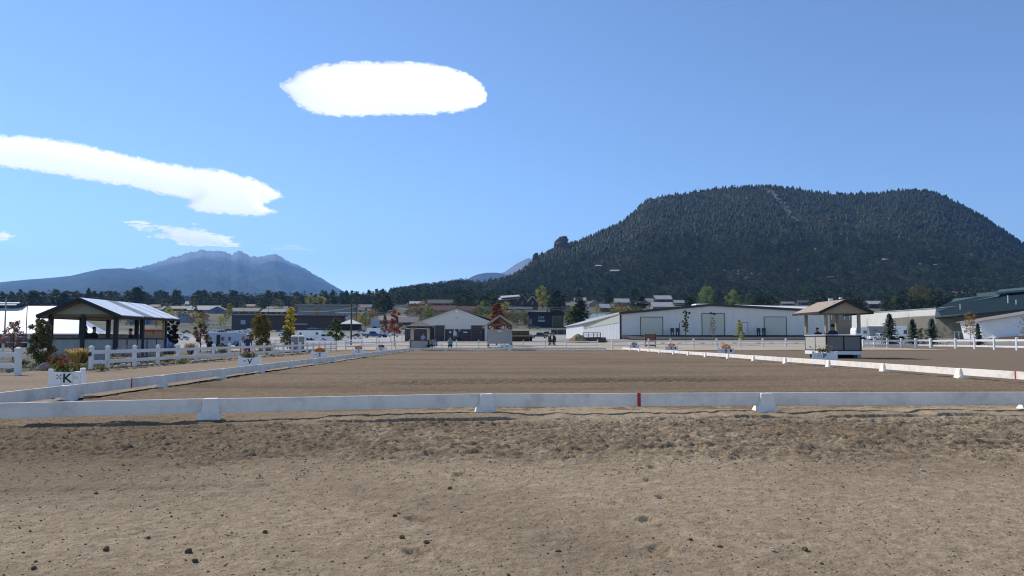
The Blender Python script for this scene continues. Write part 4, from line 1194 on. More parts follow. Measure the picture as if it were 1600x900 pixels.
mb = MB(); mb.slab([(lx(-75, Yr), 10, lz(477.8, Yr)), (lx(36, Yr), 10, lz(477.8, Yr)), (lx(29, Yr), 12, lz(473.6, Yr)), (lx(-75, Yr), 12, lz(473.6, Yr))], .12); mb.build('monitor_roof', WR, LB)
for px in (-40, 12, 108, 140):
    mb = MB(); mb.box((lx(px, Yf), -.05, 1.0), (1.1, .1, 1.3)); wdw = mb.build('window', mat('window frame', (.12, .11, .1), .6), LB)
    mb = MB(); mb.box((lx(px, Yf), -.11, 1.0), (.95, .03, 1.1)); mb.build('pane', GLASS, wdw)
mb = MB(); mb.box((lx(60, Yf), -.03, .2), (36, .08, .9)); mb.build('lower_wall', mat('dark lower wall', (.06, .05, .05), .9), LB)

# ------------------------------------------------------------------ houses of the town
def house(label, px0, px1, base, eave, ridge, wall, roof, axis='x', nwin=4, cat='house', name='house', depth=.7, rz=0, flat=False, chim=False, Y=None, ov=.04, group=None, door=True, win=None, base_m=None):
    pm = (px0 + px1) / 2
    if Y is None: g = spot(pm, base)
    else:
        g = at(pm, base, Y)
    s = g.y / F; W_ = (px1 - px0) * s; eh = (base - eave) * s; rh = (base - ridge) * s; D_ = W_ * depth
    t = thing(name, label, cat, g, rz, group or 'houses and sheds of the town')
    x0, x1 = -W_ / 2, W_ / 2; o = W_ * ov
    if flat:
        mb = MB(); mb.box((0, D_ / 2, eh / 2 - 1), (W_, D_, eh + 2)); mb.build('wall', wall, t)
        mb = MB(); mb.box((0, D_ / 2, eh + (rh - eh) / 2), (W_ + 2 * o, D_ + 2 * o, max(rh - eh, .15))); mb.build('roof', roof, t)
    elif axis == 'x':
        mb = MB(); p = [(0, -2), (D_, -2), (D_, eh), (D_ / 2, rh - .1), (0, eh)]
        mb.add([(x0, y, z) for y, z in p] + [(x1, y, z) for y, z in p], [(4, 3, 2, 1, 0), (5, 6, 7, 8, 9)] + [(i, (i + 1) % 5, 5 + (i + 1) % 5, 5 + i) for i in range(5)]); mb.build('wall', wall, t)
        k = (rh - eh) / (D_ / 2)
        for y0_, y1_ in ((-o, D_ / 2), (D_ + o, D_ / 2)):
            mb = MB(); mb.slab([(x0 - o, y0_, eh - k * o + .05), (x1 + o, y0_, eh - k * o + .05), (x1 + o, y1_, rh + .05), (x0 - o, y1_, rh + .05)], .16); r_ = mb.build('roof_slope', roof, t)
    else:
        mb = MB(); mb.prism([(x0, -2), (x1, -2), (x1, eh), (0, rh - .1), (x0, eh)], 0, D_); mb.build('wall', wall, t)
        k = (rh - eh) / (W_ / 2)
        for sx in (-1, 1):
            mb = MB(); mb.slab([(0, -o, rh + .05), (sx * (x1 + o), -o, eh - k * o + .05), (sx * (x1 + o), D_ + o, eh - k * o + .05), (0, D_ + o, rh + .05)], .16); r_ = mb.build('roof_slope', roof, t)
    if chim:
        mb = MB(); mb.box((W_ * .2, D_ * .5, rh + .4), (.8, .8, 1.4)); mb.build('chimney', mat('chimney stone', (.3, .26, .23), .9), t)
    wm = win or GLASS
    if nwin:
        st = W_ / (nwin + (1 if door else 0)); wh = min(1.3, eh * .42); ww = min(1.5, st * .6)
        for i in range(nwin):
            x = x0 + st * (i + .5) + (st if door and i >= nwin // 2 else 0)
            mb = MB(); mb.box((x, -.03, eh * .55), (ww + .2, .08, wh + .2)); f = mb.build('window', mat('pale frame', (.5, .48, .44), .7), t)
            mb = MB(); mb.box((x, -.08, eh * .55), (ww, .04, wh)); mb.build('pane', wm, f)
        if door:
            x = x0 + st * (nwin // 2 + .5); mb = MB(); mb.box((x, -.04, min(1.05, eh * .42)), (1.1, .09, min(2.1, eh * .84))); mb.build('door', mat('brown door', (.13, .08, .05), .7), t)
    return t
C_ = lambda n, c, v=.12: mat(n, c, .85, v, .8)
brown = C_('brown siding', (.085, .058, .045)); dbrown = C_('dark brown siding', (.048, .038, .036)); tan_ = C_('tan siding', (.32, .26, .19)); grey = C_('grey siding', (.22, .22, .23)); blue = C_('blue siding', (.11, .15, .25)); white_ = C_('white siding', (.6, .6, .58)); red_ = C_('barn red siding', (.16, .035, .035)); cream = C_('cream siding', (.46, .42, .34))
rg = C_('grey shingle', (.20, .185, .17)); rlg = C_('light grey roof', (.36, .35, .34)); rtan = C_('tan roof', (.27, .23, .185)); rred = C_('red metal roof', (.12, .05, .05)); rwhite = C_('white membrane roof', (.72, .71, .69)); rdk = C_('dark roof', (.075, .07, .068)); rteal = C_('pale teal roof', (.30, .42, .42))
HS = [
 ('small white roofed shed among the trees on the left', 289, 302, 478, 475, 470.5, grey, rwhite, 'x', 0),
 ('long low house with a brown roof at the foot of the left trees', 196, 248, 489, 485, 480, brown, rg, 'x', 4),
 ('long house with a tan roof left of the blue gabled one', 252, 297, 486, 482, 477.5, dbrown, rtan, 'x', 4),
 ('house with a wide grey roof joined to the blue gable', 294, 338, 489, 483.5, 477, grey, rlg, 'x', 3),
 ('blue house with its gable facing the car park', 325, 354, 490, 485.5, 479, blue, rg, 'y', 2),
 ('low brown house right of the blue gabled one', 360, 402, 491, 486, 480.5, brown, rg, 'x', 4),
 ('brown roofed house above the long dark hall', 403, 444, 491, 487, 482.5, dbrown, rtan, 'x', 4),
 ('second brown roofed house above the long dark hall, farther up', 416, 447, 485.5, 482, 478.5, brown, rg, 'x', 3),
 ('white house with a red roof above the long dark hall', 523, 567, 489, 484.5, 479.5, white_, rred, 'x', 4),
 ('dark red house with white framed gable at the forest edge', 669, 708, 479, 473.5, 467.5, red_, rdk, 'x', 3),
 ('long grey building with a maroon roof behind the grey gabled hall', 676, 712, 491, 484.5, 477, grey, rred, 'x', 3),
 ('right hand wing with a maroon roof behind the grey gabled hall', 716, 746, 491, 484.5, 478, grey, rred, 'x', 3),
 ('red brown low shop behind the rusty trees', 592, 633, 506, 500, 493, C_('rust siding', (.22, .095, .06)), rtan, 'x', 4),
 ('brown roofed building left of the grey gabled hall', 622, 660, 508, 503, 495, brown, rg, 'x', 3),
 ('teal roofed shed left of the white barn', 911, 953, 505, 501, 490, dbrown, rteal, 'x', 2),
 ('grey roofed house high among pines above the black shop', 893, 929, 466, 459.5, 453.5, dbrown, rlg, 'x', 3),
 ('house with a pale hipped roof and light green tree beside it', 938, 962, 487, 480.5, 474.5, brown, rlg, 'x', 3),
 ('dark gabled house up the slope left of the white barn', 944, 966, 476, 470, 464, dbrown, rg, 'y', 2),
 ('grey roofed house right of the dark gabled one', 961, 984, 477.5, 472, 466, brown, rlg, 'x', 3),
 ('brown house with grey roof above the left end of the barn', 1024, 1050, 473, 467, 461, dbrown, rlg, 'x', 3),
 ('pale roofed house just over the left end of the barn', 1020, 1052, 486, 478.5, 471.5, grey, rlg, 'x', 3),
 ('small dark cabin left of the pale roofed house', 992, 1008, 482, 476, 470, dbrown, rg, 'y', 1),
 ('dark house with a grey roof right of the tan hut roof', 1358, 1382, 482, 474.5, 469.5, dbrown, rlg, 'x', 3),
 ('upper dark house with pale eaves right of the tan hut roof', 1354, 1377, 468, 465, 461.5, dbrown, rg, 'x', 2),
 ('dark cabin over the right end of the white barn', 1248, 1268, 477, 472.5, 468.5, dbrown, rdk, 'x', 2),
 ('low cabin with grey roof left of the cabin over the barn', 1222, 1242, 477, 474, 471, dbrown, rg, 'x', 2),
 ('pale roofed house beyond the small dark cabin', 1005, 1021, 476, 471, 466, brown, rlg, 'x', 2),
 ('pale gabled house between the pines above the teal roofed shed', 920, 937, 480, 474.5, 469, grey, rlg, 'y', 2),
 ('brown long house right of the straw coloured slope', 884, 902, 482, 477, 472.5, brown, rtan, 'x', 3),
 ('grey house below the house high among pines', 898, 916, 474, 469, 464.5, grey, rlg, 'x', 2),
 ('light roofed house right of the brown house over the barn', 1054, 1070, 478, 473, 468.5, dbrown, rlg, 'x', 2),
 ('low house with pale roof at the forest edge left of the red house', 640, 662, 478, 474, 470.5, brown, rlg, 'x', 3),
 ('pale house at the forest edge above the white shop', 560, 580, 484, 479.5, 475.5, white_, rg, 'x', 3),
 ('tan roofed house behind the second brown roofed house', 380, 402, 482, 478.5, 475, grey, rtan, 'x', 3),
 ('long brown roofed house right of the small white shed', 226, 256, 483, 479, 475.5, brown, rtan, 'x', 3),
 ('pale house left of the warehouse among the grey green tree', 446, 464, 490, 485.5, 481.5, cream, rg, 'x', 2),
 ('dark cabin behind the tan hut roof', 1300, 1330, 478, 473, 469, dbrown, rdk, 'x', 2),
]
HB = []
def cabin_on_slope(k, a, b, lo, hi):
    g = spot_m((a + b) / 2, lo); s = g.y / F; W_ = (b - a) * s; h = (lo - hi) * s; D_ = 7
    t = thing('cabin', ('white roofed cabin low on the left of the wooded mountain', 'pale long cabin below the right pylon line', 'tiny white hut left of the pale long cabin', 'pale cabin below the right pylon', 'small cabin under the left pylon', 'white roofed cabin above the middle green trees', 'pale roofed house above the teal roofs, left one', 'pale roofed house above the teal roofs, right one', 'tiny cabin left of the white roofed cabin low on the mountain', 'small pale cabin on the slope over the judge hut')[k], 'cabin', g, 0, 'cabins on the wooded mountain')
    mb = MB(); mb.box((0, D_ / 2, h * .25 - 2), (W_ * .94, D_, h * .9 + 4)); mb.build('wall', brown, t)
    for y0, y1 in ((-.6, D_ / 2), (D_ + .6, D_ / 2)):
        mb = MB(); mb.slab([(-W_ / 2, y0, h * .6), (W_ / 2, y0, h * .6), (W_ / 2, y1, h * 1.25), (-W_ / 2, y1, h * 1.25)], .3); mb.build('roof_slope', C_('pale cabin roof', (.42, .41, .39)), t)
for k, c in enumerate(CABINS): cabin_on_slope(k, *c)
for h in HS:
    house(*h); HB.append((h[1], h[2], h[3], h[5]))
# flat and special buildings of the town
house('long dark brown hall with a flat roof behind the car park', 396, 530, 515, 493.5, 492, C_('maroon brown hall', (.085, .06, .055)), rg, nwin=0, flat=True, depth=.3, cat='hall', name='hall', door=False)
house('dark blue brown hall with one pale window left of the long hall', 362, 397, 515.5, 494, 492, C_('slate hall', (.06, .06, .072)), rdk, nwin=1, flat=True, depth=.5, cat='hall', name='hall', win=mat('pale window', (.28, .33, .38), .3), door=False)
house('huge low grey warehouse with a flat roof under the yellow trees', 466, 552, 491, 477.5, 476, C_('grey warehouse wall', (.27, .255, .23), .08), rlg, nwin=0, flat=True, depth=.4, cat='warehouse', name='warehouse', door=False)
house('white low shop with flat white roof right of the warehouse', 526, 570, 496, 489.5, 487.5, cream, rwhite, nwin=4, flat=True, depth=.4, cat='shop', name='shop')
house('small white shed at the right end of the long dark hall', 530, 547, 503, 495, 493, white_, rwhite, nwin=1, flat=True, depth=.6, cat='shed', name='shed', door=False)
for k, (a, b) in enumerate(((278, 292.5), (293, 300), (301, 308), (309, 314))):
    house(('tall pale blue storage unit left of the row', 'blue storage unit, first after the tall one', 'blue storage unit, second after the tall one', 'blue storage unit at the right end of the row')[k], a, b, 504, 493 if k == 0 else 497, 492 if k == 0 else 496, C_('pale blue metal', (.19, .26, .37), .1), rdk, nwin=0, flat=True, depth=.5, cat='storage unit', name='storage_unit', group='blue storage units behind the car park', door=False)
for k, (a, b) in enumerate(((203, 216), (217, 229), (232, 243))):
    house(('blue grey storage unit seen through the pavilion, left one', 'blue grey storage unit seen through the pavilion, middle one', 'blue grey storage unit seen through the pavilion, right one')[k], a, b, 507, 499, 498, C_('blue grey metal', (.15, .19, .26), .15), rdk, nwin=0, flat=True, depth=.5, cat='storage unit', name='storage_unit', group='blue storage units behind the car park', door=False)
# petrol-station style canopies
def canopy(label, px0, px1, base, low, top, posts, col):
    g = spot((px0 + px1) / 2, base); s = g.y / F; t = thing('canopy', label, 'canopy', g, 0, 'flat canopies on posts')
    mb = MB(); mb.box((0, 2, (base - (low + top) / 2) * s), ((px1 - px0) * s, 6, (low - top) * s)); mb.build('roof', col, t)
    for p in posts:
        mb = MB(); mb.box(((p - (px0 + px1) / 2) * s, .2, (base - low) * s / 2 - .3), (.5, .5, (base - low) * s + .6)); mb.build('post', PAINTW, t)
canopy('tan canopy on posts left of the red house', 608, 641, 485, 479.5, 476.5, (614, 634), mat('tan fascia', (.46, .38, .26), .8))
canopy('white canopy on two posts below the timber lodge', 795, 832, 487, 483, 479.5, (805, 821.5), mat('cream fascia', (.55, .52, .45), .8))
HB += [(396, 530, 515, 492), (362, 397, 515, 492), (466, 552, 491, 476), (608, 641, 485, 476), (795, 832, 487, 479)]
# the timber lodge with two gables
g = spot(812, 484.5); s = g.y / F
t = thing('lodge', 'dark timber lodge with two steep gables at the forest edge', 'lodge', g)
LW = C_('dark red brown timber', (.075, .04, .034), .2)
mb = MB(); mb.box((-14 * s, 9, 4 * s), (36 * s, 16, 14 * s)); mb.build('wall', LW, t)
for x, wd, ht in ((4, 15, 25), (20, 17, 21.5)):
    mb = MB(); mb.prism([((x - wd / 2) * s, -2), ((x + wd / 2) * s, -2), ((x + wd / 2) * s, (ht - 10) * s), (x * s, ht * s), ((x - wd / 2) * s, (ht - 10) * s)], 0, 16); mb.build('gable_wall', LW, t)
    for sx in (-1, 1):
        mb = MB(); mb.slab([(x * s, -1, (ht + .8) * s), ((x + sx * wd * .58) * s, -1, (ht - 11) * s), ((x + sx * wd * .58) * s, 16, (ht - 11) * s), (x * s, 16, (ht + .8) * s)], .4); mb.build('roof_slope', rlg, t)
    mb = MB(); mb.box((x * s, -.06, 11 * s), (3.2 * s, .1, 6 * s)); f = mb.build('window', DARKT, t); mb = MB(); mb.box((x * s, -.14, 11 * s), (2.6 * s, .05, 5 * s)); mb.build('pane', GLASS, f)
for a, b, z0, z1 in ((-33, -2, 16, 20.5), (-30, 0, 19, 23.5)):
    mb = MB(); mb.slab([(a * s, -1.5, z0 * s), (b * s, -1.5, z0 * s + 2.5 * s), (b * s, 12, z1 * s + 2 * s), (a * s, 12, z1 * s)], .4); mb.build('roof_slope', rlg, t)
HB.append((778, 842, 485, 460))
# black shop with its sign
g = spot(853, 511.5); s = g.y / F
t = thing('black_shop', 'black flat roofed shop with pale sign letters and an olive shutter', 'shop', g)
BW = C_('blue black siding', (.026, .031, .045), .15)
mb = MB(); mb.box((0, 6, 9.5 * s), (54 * s, 12, 23 * s)); mb.build('wall', BW, t)
mb = MB(); mb.box((0, 6, 22.4 * s), (57 * s, 13, 3.4 * s)); mb.build('parapet', C_('black parapet', (.02, .022, .034)), t)
roofdoor(t, 17.5 * s, 0, 14.5 * s, 16 * s, 3, C_('olive shutter', (.085, .085, .06)), mat('pale door frame', (.35, .34, .31), .7), .3)
text_part('CIFE', 5.4 * s, (-7.5 * s, -.1, 13.5 * s), mat('sign letters', (.42, .43, .45), .6), t, 'sign_letters', .03)
mb = MB(); mb.box((-7.0 * s, -.06, 10.3 * s), (11 * s, .1, 2.9 * s)); mb.build('sign_board', mat('grey sign', (.34, .35, .36), .7), t)
mb = MB(); mb.box((-24 * s, -.05, 9 * s), (3.5 * s, .1, 9 * s)); mb.build('window', GLASS, t)
HB.append((826, 882, 511, 487))
# tan building seen through the judge hut
g = at(1285, 516, 185); s = g.y / F; g.z = float(H(g.x, g.y)); zo = (530 - 516) / F * 185 + 1.2 - g.z
t = thing('motel', 'tan building with a row of dark windows behind the judge hut', 'building', g)
mb = MB(); mb.box((0, 6, zo + 12 * s), (94 * s, 12, 36 * s)); mb.build('wall', mat('tan stucco', (.27, .22, .15), .9, .12, 1), t)
mb = MB(); mb.box((0, 6, zo + 30.6 * s), (97 * s, 13, 1.8 * s)); mb.build('roof', rg, t)
for px in (1267, 1276, 1285, 1297, 1306, 1318, 1326):
    mb = MB(); mb.box(((px - 1285) * s, -.04, zo + 21 * s), (7.2 * s, .1, 8 * s)); f = mb.build('window', mat('white frame', (.6, .6, .6), .6), t)
    mb = MB(); mb.box(((px - 1285.6) * s, -.11, zo + 21 * s), (5.4 * s, .05, 7.6 * s)); mb.build('pane', GLASS, f)
# white panel hall and teal roofed arena on the right ------------------------
def wallq(pts, th, name, m, parent, o, dv=None):
    """pts: (px,row,Y) corners bottom-left, bottom-right, top-right, top-left; thickness away from the camera"""
    q = [at(*p) - o for p in pts]; mb = MB(); dv = Vector(dv or (0, th, 0)); mb.hexa([q[0], q[1], q[1] + dv, q[0] + dv, q[3], q[2], q[2] + dv, q[3] + dv]); return mb.build(name, m, parent)
o = at(1400, 520, 215); o.z = float(H(o.x, o.y))
t = thing('panel_hall', 'long white panelled hall behind the white pickup', 'hall', o)
wallq([(1331, 526, 246), (1462, 529, 196), (1462, 481.5, 196), (1331, 490.5, 246)], 14, 'wall', mat('cream hall panels', (.57, .56, .50), .8, .06, .5, ribs=('Z', .55, .35)), t, o, (14, 3, 0))
wallq([(1331, 490.5, 245.6), (1462, 481.5, 195.6), (1463, 480.8, 195.6), (1331, 489.8, 245.6)], 16, 'roof', rlg, t, o, (15, 4, 0))
wallq([(1425, 529, 206), (1462, 530, 195), (1462, 511, 195), (1425, 511.5, 206)], 1.5, 'lower_wall', mat('tan lower wall', (.30, .23, .17), .9), t, o, (1.5, .5, 0))
o = at(1530, 528, 180); o.z = float(H(o.x, o.y))
t = thing('indoor_arena', 'big building with stacked teal roofs at the right edge', 'building', o)
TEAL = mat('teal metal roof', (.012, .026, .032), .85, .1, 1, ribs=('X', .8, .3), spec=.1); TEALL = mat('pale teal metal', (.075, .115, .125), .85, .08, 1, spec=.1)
wallq([(1463, 530, 190), (1640, 530, 165), (1640, 480, 165), (1463, 494, 190)], 25, 'wall', mat('olive tan wall', (.17, .155, .125), .85, .1, .6), t, o)
def roofq(p, name, m, th=.4):
    q = [at(*k) - o for k in p]; mb = MB(); mb.slab(q, th); return mb.build(name, m, t)
roofq([(1461, 496, 186), (1650, 478, 158), (1650, 462, 176), (1462, 481.5, 204)], 'lower_roof', TEAL)
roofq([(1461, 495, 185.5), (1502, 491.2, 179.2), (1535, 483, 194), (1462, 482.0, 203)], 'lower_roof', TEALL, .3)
wallq([(1466, 482, 203), (1660, 466, 174), (1660, 464.7, 174), (1466, 480.7, 203)], .5, 'gutter', mat('pale gutter', (.5, .52, .52), .5), t, o)
roofq([(1466, 481, 203.5), (1655, 464, 175), (1655, 450, 196), (1490, 468, 222)], 'upper_roof', TEAL)
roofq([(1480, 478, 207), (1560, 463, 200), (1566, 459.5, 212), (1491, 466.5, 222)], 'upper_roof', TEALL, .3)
wallq([(1562, 467, 206), (1660, 459, 192), (1660, 447, 192), (1562, 455, 206)], 10, 'clerestory', mat('teal clerestory', (.05, .085, .09), .6), t, o)
for a in (1572, 1588, 1604):
    wallq([(a, 464.5, 204), (a + 11, 463.6, 202.5), (a + 11, 454, 202.5), (a, 455.5, 204)], .2, 'window', GLASS, t, o)
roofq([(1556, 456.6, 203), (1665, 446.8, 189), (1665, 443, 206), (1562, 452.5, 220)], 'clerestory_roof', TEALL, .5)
for px, row, Y in ((1500.5, 481, 190), (1575, 468, 178), (1588, 475, 176)):
    p = at(px, row, Y) - o; mb = MB(); mb.tube(p - Vector((0, 0, .9)), p + Vector((0, 0, 1.0)), .13); mb.build('roof_pipe', mat('pale pipe', (.6, .62, .62), .5), t)
o = at(1570, 529, 140); o.z = float(H(o.x, o.y))
t = thing('fabric_barn', 'white fabric walled shed at the right edge below the teal roofs', 'shed', o)
wallq([(1537, 529.5, 142), (1650, 520, 132), (1650, 483.5, 132), (1530, 502.5, 142)], 6, 'wall', mat('white fabric', (.70, .71, .73), .7, .05, 1, .3, 2), t, o)
wallq([(1529, 503, 141.5), (1650, 483.6, 131.5), (1650, 482.6, 131.5), (1529, 502, 141.5)], 7, 'roof_edge', rg, t, o)
wallq([(1560, 531, 139), (1660, 531, 130), (1660, 519, 130), (1560, 527.5, 139)], 1.2, 'bank', mat('dark brown bank', (.14, .10, .085), .95, .2), t, o)
g = spot(1505, 531); s = g.y / F
t = thing('wire_pen', 'small olive pen with pale posts before the right buildings', 'pen', g)
mb = MB(); mb.box((0, .5, 6 * s), (27 * s, .1, 11 * s)); mb.build('back_panel', mat('olive panel', (.15, .145, .11), .9), t)
for x in (-14, -6.5, 1, 8, 14):
    mb = MB(); mb.tube((x * s, 0, 0), (x * s, 0, 13 * s), .06); mb.build('post', mat('pale pipe', (.6, .62, .62)), t)
mb = MB(); mb.bar((-14 * s, 0, 12.6 * s), (14 * s, 0, 12.6 * s), .08, .1); mb.build('top_bar', mat('pale pipe', (.6, .62, .62)), t)
HB += [(1331, 1462, 526, 482), (1463, 1640, 530, 447)]
# hay shed to the right of the timber hut
g = spot(816, 534); s = g.y / F
t = thing('hay_shed', 'dark open shed with straw coloured bales right of the timber hut', 'shed', g)
mb = MB(); mb.box((0, 3, 8.6 * s), (32 * s, 6, 2 * s)); mb.box((15 * s, 2.8, 4 * s), (1.6 * s, 5.2, 8.4 * s)); mb.box((0, 5.4, 4 * s), (28 * s, .3, 8 * s)); mb.build('frame', mat('dark shed boards', (.05, .04, .042), .85), t)
mb = MB(); mb.slab([(-18 * s, -.6, 9.6 * s), (19 * s, -.6, 9.6 * s), (16 * s, 6, 13.6 * s), (-18 * s, 6, 13.6 * s)], .2); mb.build('roof', mat('dusty dark roof', (.13, .115, .11), .8), t)
for k in range(6):
    mb = MB(); mb.box(((-11 + 9 * (k % 3)) * s, .9, .55 + 1.15 * (k // 3) * .62), (8.5 * s, 1.2, .66)); mb.build('bale', dirt('straw', (.10, .07, .035), (.17, .12, .06), (.08, .055, .03), .4, 2, .8), t)
g = spot(884, 522.5); s = g.y / F
t = thing('dark_fence', 'dark solid board fence left of the white barn', 'fence', g)
for k in range(5):
    mb = MB(); mb.box(((-18 + 10.2 * k) * s, 0, 3.4 * s), (10 * s, .12, 8 * s)); mb.build('panel', mat('dark screening', (.07, .055, .06), .85), t)
    mb = MB(); mb.box(((-23 + 10.2 * k) * s, -.1, 4 * s), (.12, .12, 9.5 * s)); mb.build('post', STEEL, t)
# ================================================================== VEHICLES
HEADL = mat('headlamp', (.7, .7, .68), .15, .02); TAIL = mat('tail lamp', (.35, .02, .02), .3, .05); RIM = mat('wheel rim', (.42, .42, .43), .35, .05, 3, metal=.5)
def wheel(parent, x, y, r, w_=.22):
    mb = MB(); mb.tube((x, y - w_ / 2, r), (x, y + w_ / 2, r), r, n=14); o = mb.build('wheel', TYRE, parent, smooth=False)
    mb = MB(); sgn = -1 if y < 0 else 1; mb.tube((x, y + sgn * w_ * .42, r), (x, y + sgn * w_ * .56, r), r * .6, n=12); mb.build('rim', RIM, o)
SHAPES = {
 'sedan': (4.7, [(-2.35, .35), (-2.3, .75), (-1.9, .92), (-1.0, .97), (1.25, .98), (2.2, .86), (2.35, .62), (2.33, .32)], [(-1.75, .94), (-1.05, 1.42), (.35, 1.45), (1.2, .97)], 1.78, .33, (-1.42, 1.42)),
 'suv': (4.8, [(-2.4, .4), (-2.4, .95), (-2.3, 1.05), (1.0, 1.08), (2.1, 1.0), (2.38, .8), (2.4, .4)], [(-2.33, 1.04), (-2.1, 1.68), (.3, 1.74), (1.1, 1.06)], 1.86, .37, (-1.45, 1.45)),
 'pickup': (5.8, [(-2.9, .5), (-2.9, 1.1), (-.75, 1.1), (1.2, 1.12), (2.6, 1.06), (2.88, .85), (2.9, .48)], [(-.9, 1.08), (-.75, 1.8), (.75, 1.82), (1.35, 1.1)], 1.95, .41, (-1.75, 1.85)),
 'van': (5.4, [(-2.7, .4), (-2.7, 1.2), (1.7, 1.2), (2.5, 1.05), (2.7, .75), (2.7, .4)], [(-2.68, 1.18), (-2.6, 2.15), (1.0, 2.2), (1.95, 1.18)], 1.95, .37, (-1.7, 1.75)),
}
def vehicle(kind, label, px0, px1, row, col, face=1, yaw=0, cat=None, name=None, group='vehicles in the car parks', Y=None):
    L, body, cab, wd, wr, axles = SHAPES[kind]
    if Y is None: g = spot((px0 + px1) / 2, row)
    else: g = at((px0 + px1) / 2, row, Y); g.z = min(g.z, float(H(g.x, g.y)))
    sc_ = (px1 - px0) * g.y / F / L
    nm = name or {'sedan': 'parked_car', 'suv': 'parked_car', 'pickup': 'pickup_truck', 'van': 'van'}[kind]
    t = thing(nm, label, cat or {'sedan': 'car', 'suv': 'car', 'pickup': 'pickup', 'van': 'van'}[kind], g, yaw + (0 if face > 0 else PI), group, sc_)
    paint = mat('car paint ' + str(col), col, .3, .03, 2, spec=.6)
    mb = MB(); mb.prism(body, -wd / 2, wd / 2); mb.build('body', paint, t, bevel=.07)
    mb = MB(); n = len(cab); i_ = .16
    zt = max(z for _, z in cab)
    vs = []
    for y in (-1, 1):
        for x, z in cab: vs.append((x, y * (wd / 2 - .04 - (.2 if z > zt - .2 else 0)), z))
    mb.add(vs, [(3, 2, 1, 0), (4, 5, 6, 7), (0, 1, 5, 4), (1, 2, 6, 5), (2, 3, 7, 6)]); mb.build('cabin', paint, t, bevel=.03)
    # windows: side panes, windscreen, rear screen, set 8 mm proud
    a, b, c, d = [Vector((x, 0, z)) for x, z in cab]
    for y in (-1, 1):
        yb, ytp = y * (wd / 2 - .025), y * (wd / 2 - .225)
        def P(u, v):
            lo = a.lerp(d, u); hi = b.lerp(c, u); q = lo.lerp(hi, v); return (q.x, yb + (ytp - yb) * v, q.z)
        spl = [(.10, .47), (.51, .86)] if kind != 'van' else [(.72, .9)]
        for u0, u1 in spl:
            mb = MB(); q = [P(u0, .14), P(u1, .14), P(u1, .86), P(u0, .86)]; q2 = [(x, yy - y * .03, z) for x, yy, z in q]; mb.hexa(q2 + q); mb.build('side_window', GLASS, t)
    for p, q_, nm_ in ((d, c, 'windscreen'), (a, b, 'rear_window')):
        dx = .03 if p is d else -.03
        lo = p.lerp(q_, .12); hi = p.lerp(q_, .9); w0 = wd / 2 - .16; w1 = wd / 2 - .3
        mb = MB(); f = [(lo.x + dx, -w0, lo.z), (lo.x + dx, w0, lo.z), (hi.x + dx, w1, hi.z), (hi.x + dx, -w1, hi.z)]; mb.hexa([(x - dx * 1.6, y, z) for x, y, z in f] + f); mb.build(nm_, GLASS, t)
    for x in axles:
        for y in (-wd / 2 + .08, wd / 2 - .08): wheel(t, x, y, wr)
    xf = body[-2][0]; zf_ = body[-2][1] - .02
    for y in (-1, 1):
        mb = MB(); mb.box((xf - .03, y * (wd / 2 - .28), zf_ + .02), (.12, .34, .16)); mb.build('headlight', HEADL, t)
        mb = MB(); mb.box((body[0][0] + .02, y * (wd / 2 - .2), .82), (.1, .22, .2)); mb.build('tail_light', TAIL, t)
    mb = MB(); mb.box((body[-1][0] - .02, 0, .5), (.16, wd * .96, .2)); mb.build('bumper', STEEL if kind == 'pickup' else BLACK, t)
    if kind == 'pickup':
        mb = MB(); mb.box((-1.85, 0, 1.105), (1.9, wd - .2, .02)); mb.build('bed_liner', BLACK, t)
    return t
